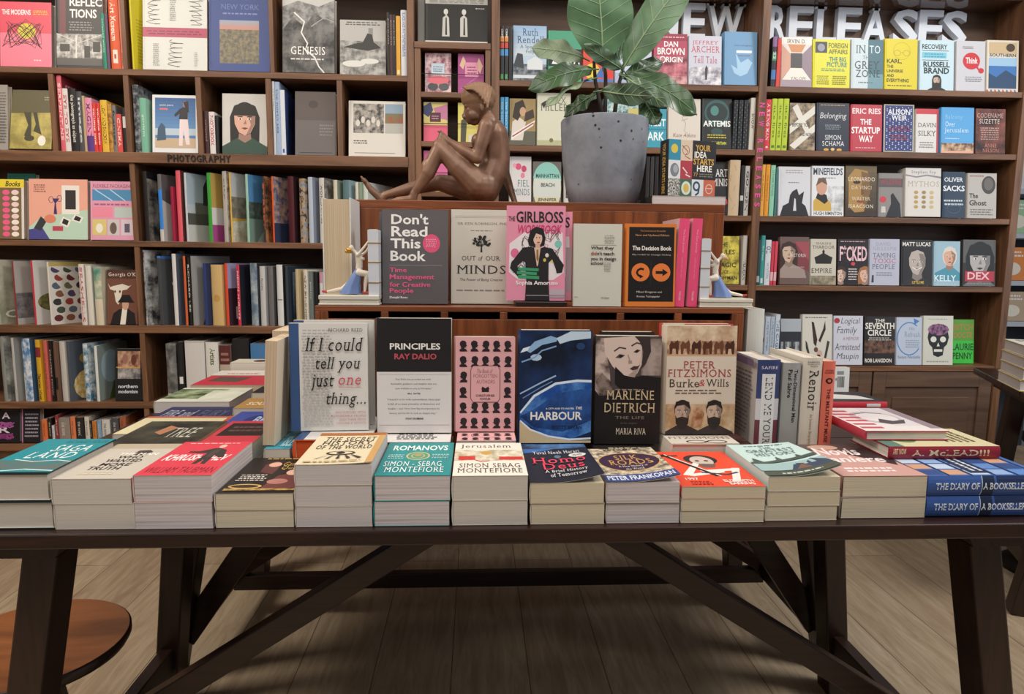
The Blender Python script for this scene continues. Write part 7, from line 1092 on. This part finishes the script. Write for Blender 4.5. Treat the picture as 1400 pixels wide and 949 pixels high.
def leafmat(key, c1, c2, rough):
    m, N, L, b = new_mat(key); tc = N.new('ShaderNodeTexCoord'); nz = N.new('ShaderNodeTexNoise'); nz.inputs['Scale'].default_value = 18; nz.inputs['Detail'].default_value = 4
    cr = N.new('ShaderNodeValToRGB'); e = cr.color_ramp.elements; e[0].position = .3; e[0].color = lin(c1); e[1].position = .7; e[1].color = lin(c2)
    L.new(tc.outputs['Object'], nz.inputs[0]); L.new(nz.outputs[0], cr.inputs[0]); L.new(cr.outputs[0], b.inputs['Base Color']); b.inputs['Roughness'].default_value = rough
    return m
def plant():
    pc = onY(824, 270, 1.865); cx, cy = pc.x, 1.865
    pl = empty('potted_fig_plant', 'fiddle-leaf fig with big green leaves in a round grey concrete pot', 'plant', T(cx, cy, QZ)); at = lambda o: at0(o, pl)
    zt = onY(824, 155, cy-.1).z; H = zt-QZ; k = (cy-.02)/FPX
    R = [(0, 0), (41*k, 0), (45*k, .004), (51*k, .05), (56*k, .12), (58.5*k, .19), (59*k, H-.004), (58*k, H), (54*k, H), (53*k, H-.01), (52*k, H-.03), (0, H-.03)]
    m = MB(); m.lathe(R, concrete(), 64, (cx, cy, QZ+.0006)); at(m.build('pot', pl))
    m = MB(); m.lathe([(51.5*k, H-.029), (30*k, H-.02), (0, H-.018)], paint('2b211b', .95), 32, (cx, cy, QZ)); at(m.build('soil', pl))
    BKM = paint('2a201a', .7)
    W3 = lambda px, py, Y: onY(px, py, Y)
    for pts in (((824, 157), (819, 135), (814, 112), (812, 84)), ((827, 158), (828, 130), (828, 104), (826, 84)), ((840, 157), (843, 135), (847, 112), (853, 88))):
        q = [W3(a, b, cy+.01*i) for i, (a, b) in enumerate(pts)]; q.insert(0, Vector((q[0].x, cy, zt-.03))); m = MB(); m.tube(q, [.0062, .006, .0055, .005, .0042], BKM, 10); at(m.build('stem', pl))
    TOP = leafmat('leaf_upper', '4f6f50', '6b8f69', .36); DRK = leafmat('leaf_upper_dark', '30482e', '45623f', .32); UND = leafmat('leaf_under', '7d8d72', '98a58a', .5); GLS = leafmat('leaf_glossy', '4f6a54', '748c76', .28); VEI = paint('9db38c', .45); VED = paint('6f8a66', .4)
    def leaf(b, t, Yb, Yt, wd, lat, mat, vein, bend=.02, under=UND, droop=0., fold=.0, fid=1.):
        B, Tp = W3(b[0], b[1], Yb), W3(t[0], t[1], Yt); ax = Tp-B; Ln = ax.length; d = ax.normalized(); lt = Vector(lat); lt = (lt-d*lt.dot(d)).normalized(); nr = d.cross(lt)
        if nr.y > 0: nr = -nr
        n, mm = 22, 10; vs = []
        def wdt(s): return wd/2*max(.0, (math.sin(PI*min(1, s**.82))**.62)*(.62+.55*s*fid-.12*s*s) if 0 < s < 1 else 0)
        def pt(s, u, o=0.):
            h = wdt(s); wave = .006*math.sin(s*15+u*2)*abs(u)
            return B+d*(Ln*s)+lt*(u*h)+nr*(bend*4*s*(1-s)*(Ln/.2)+fold*abs(u)*h+wave+o)+Vector((0, 0, -droop*s*s))
        up = [pt(i/n, -1+2*j/mm) for i in range(n+1) for j in range(mm+1)]; dn = [pt(i/n, -1+2*j/mm, -.0009) for i in range(n+1) for j in range(mm+1)]
        F = [(i*(mm+1)+j, i*(mm+1)+j+1, (i+1)*(mm+1)+j+1, (i+1)*(mm+1)+j) for i in range(n) for j in range(mm)]
        m = MB(); m.add(up, F, mat, True); m.add(dn, [f[::-1] for f in F], under, True)
        m.tube([pt(i/n, 0, .0006) for i in range(n+1)], [.0021*(1-.8*i/n)+.0003 for i in range(n+1)], vein, 6)
        for s0 in (.16, .3, .44, .58, .72):
            for sg in (-1, 1): m.tube([pt(min(.97, s0+.16*f), sg*f*.93, .0005) for f in [q/6 for q in range(7)]], [.0011*(1-.6*q/6) for q in range(7)], vein, 5)
        m.tube([B-d*.02+Vector((0, .004, -.004)), B, pt(.08, 0)], [.002, .0022, .0015], VED, 6)
        at(m.build('leaf', pl))
    leaf((824, 84), (814, -50), 1.87, 1.83, .205, (1, .1, 0), TOP, VEI, .012)
    leaf((853, 92), (950, -42), 1.88, 1.84, .125, (1, -.35, .6), TOP, VEI, .015)
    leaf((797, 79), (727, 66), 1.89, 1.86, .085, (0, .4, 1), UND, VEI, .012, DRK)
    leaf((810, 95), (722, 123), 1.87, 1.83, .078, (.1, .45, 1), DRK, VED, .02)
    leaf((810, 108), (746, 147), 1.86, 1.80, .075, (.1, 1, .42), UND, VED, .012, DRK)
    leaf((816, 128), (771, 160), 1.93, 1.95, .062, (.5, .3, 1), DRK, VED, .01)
    leaf((851, 95), (799, 61), 1.86, 1.82, .05, (.5, -.5, 1), GLS, VED, .01)
    leaf((843, 84), (856, 32), 1.93, 1.95, .056, (1, .4, 0), GLS, VED, .01, fold=.2)
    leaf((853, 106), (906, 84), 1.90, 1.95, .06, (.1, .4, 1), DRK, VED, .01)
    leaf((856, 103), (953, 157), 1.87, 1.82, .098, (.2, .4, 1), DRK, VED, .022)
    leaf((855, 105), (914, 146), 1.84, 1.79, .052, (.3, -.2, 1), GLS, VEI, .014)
    leaf((822, 124), (893, 131), 1.82, 1.78, .066, (0, -.6, 1), GLS, VEI, .016)
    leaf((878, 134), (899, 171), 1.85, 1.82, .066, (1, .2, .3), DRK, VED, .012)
plant()

# ------------------------------------------------------------------ shelving beyond the bookcase end
def rack():
    x0, x1, Y = 2.95, 3.65, 4.0; r = empty('magazine_rack', 'pale shelving unit of bright face-out covers beyond the bookcase end', 'shelving', T(3.3, Y+.1, 0)); at = lambda o: at0(o, r)
    PW = paint('b4bcc8', .5); DKB = paint('3a3f4a', .6)
    m = MB(); m.box((x0, Y+.24, 0), (x1, Y+.26, 2.3), DKB); at(m.build('back_panel', r))
    for x in (x0, x1-.03):
        m = MB(); m.box((x, Y, 0), (x+.03, Y+.24, 2.3), PW); at(m.build('side_panel', r, .002))
    zs = [onY(1393, y, Y).z for y in (258, 319, 384, 440, 510)]
    for z in zs+[2.28]:
        m = MB(); m.box((x0+.03, Y, z-.03), (x1-.03, Y+.24, z), PW); at(m.build('shelf', r, .002))
    for z, items in zip(zs, ((('bright green', 2.99, 3.2, .46, '2fa04c'), ('white', 3.22, 3.4, .4, 'd0d4dc')), (('royal blue', 2.99, 3.17, .2, '2f6cd0'), ('pale green', 3.19, 3.36, .2, '9cc09c')), (('peach', 2.99, 3.15, .2, 'd89078'), ('orange', 3.17, 3.36, .2, 'd88a4c')), (('yellow', 2.99, 3.18, .18, 'e4c82c'), ('brown and white', 3.2, 3.38, .18, 'b8a48c')), (('sky blue', 2.99, 3.14, .16, '5a9cd8'), ('red', 3.16, 3.34, .16, 'c84a4c')))):
        for nm, a, b, h, cc in items:
            book('%s face-out cover on the pale shelving beyond the bookcase end' % nm, 'book', face_m((a+b)/2, Y+.03, z, .02, .1), b-a, h, .02, cc, [('r', 0, 0, 1, 1, cc), ('x', .1, .7, .9, .92, 2, 'e8e8e8'), ('e', .5, .35, .3, .2, 'e0dcd0')], hb=False, group='covers on the pale shelving')
rack()
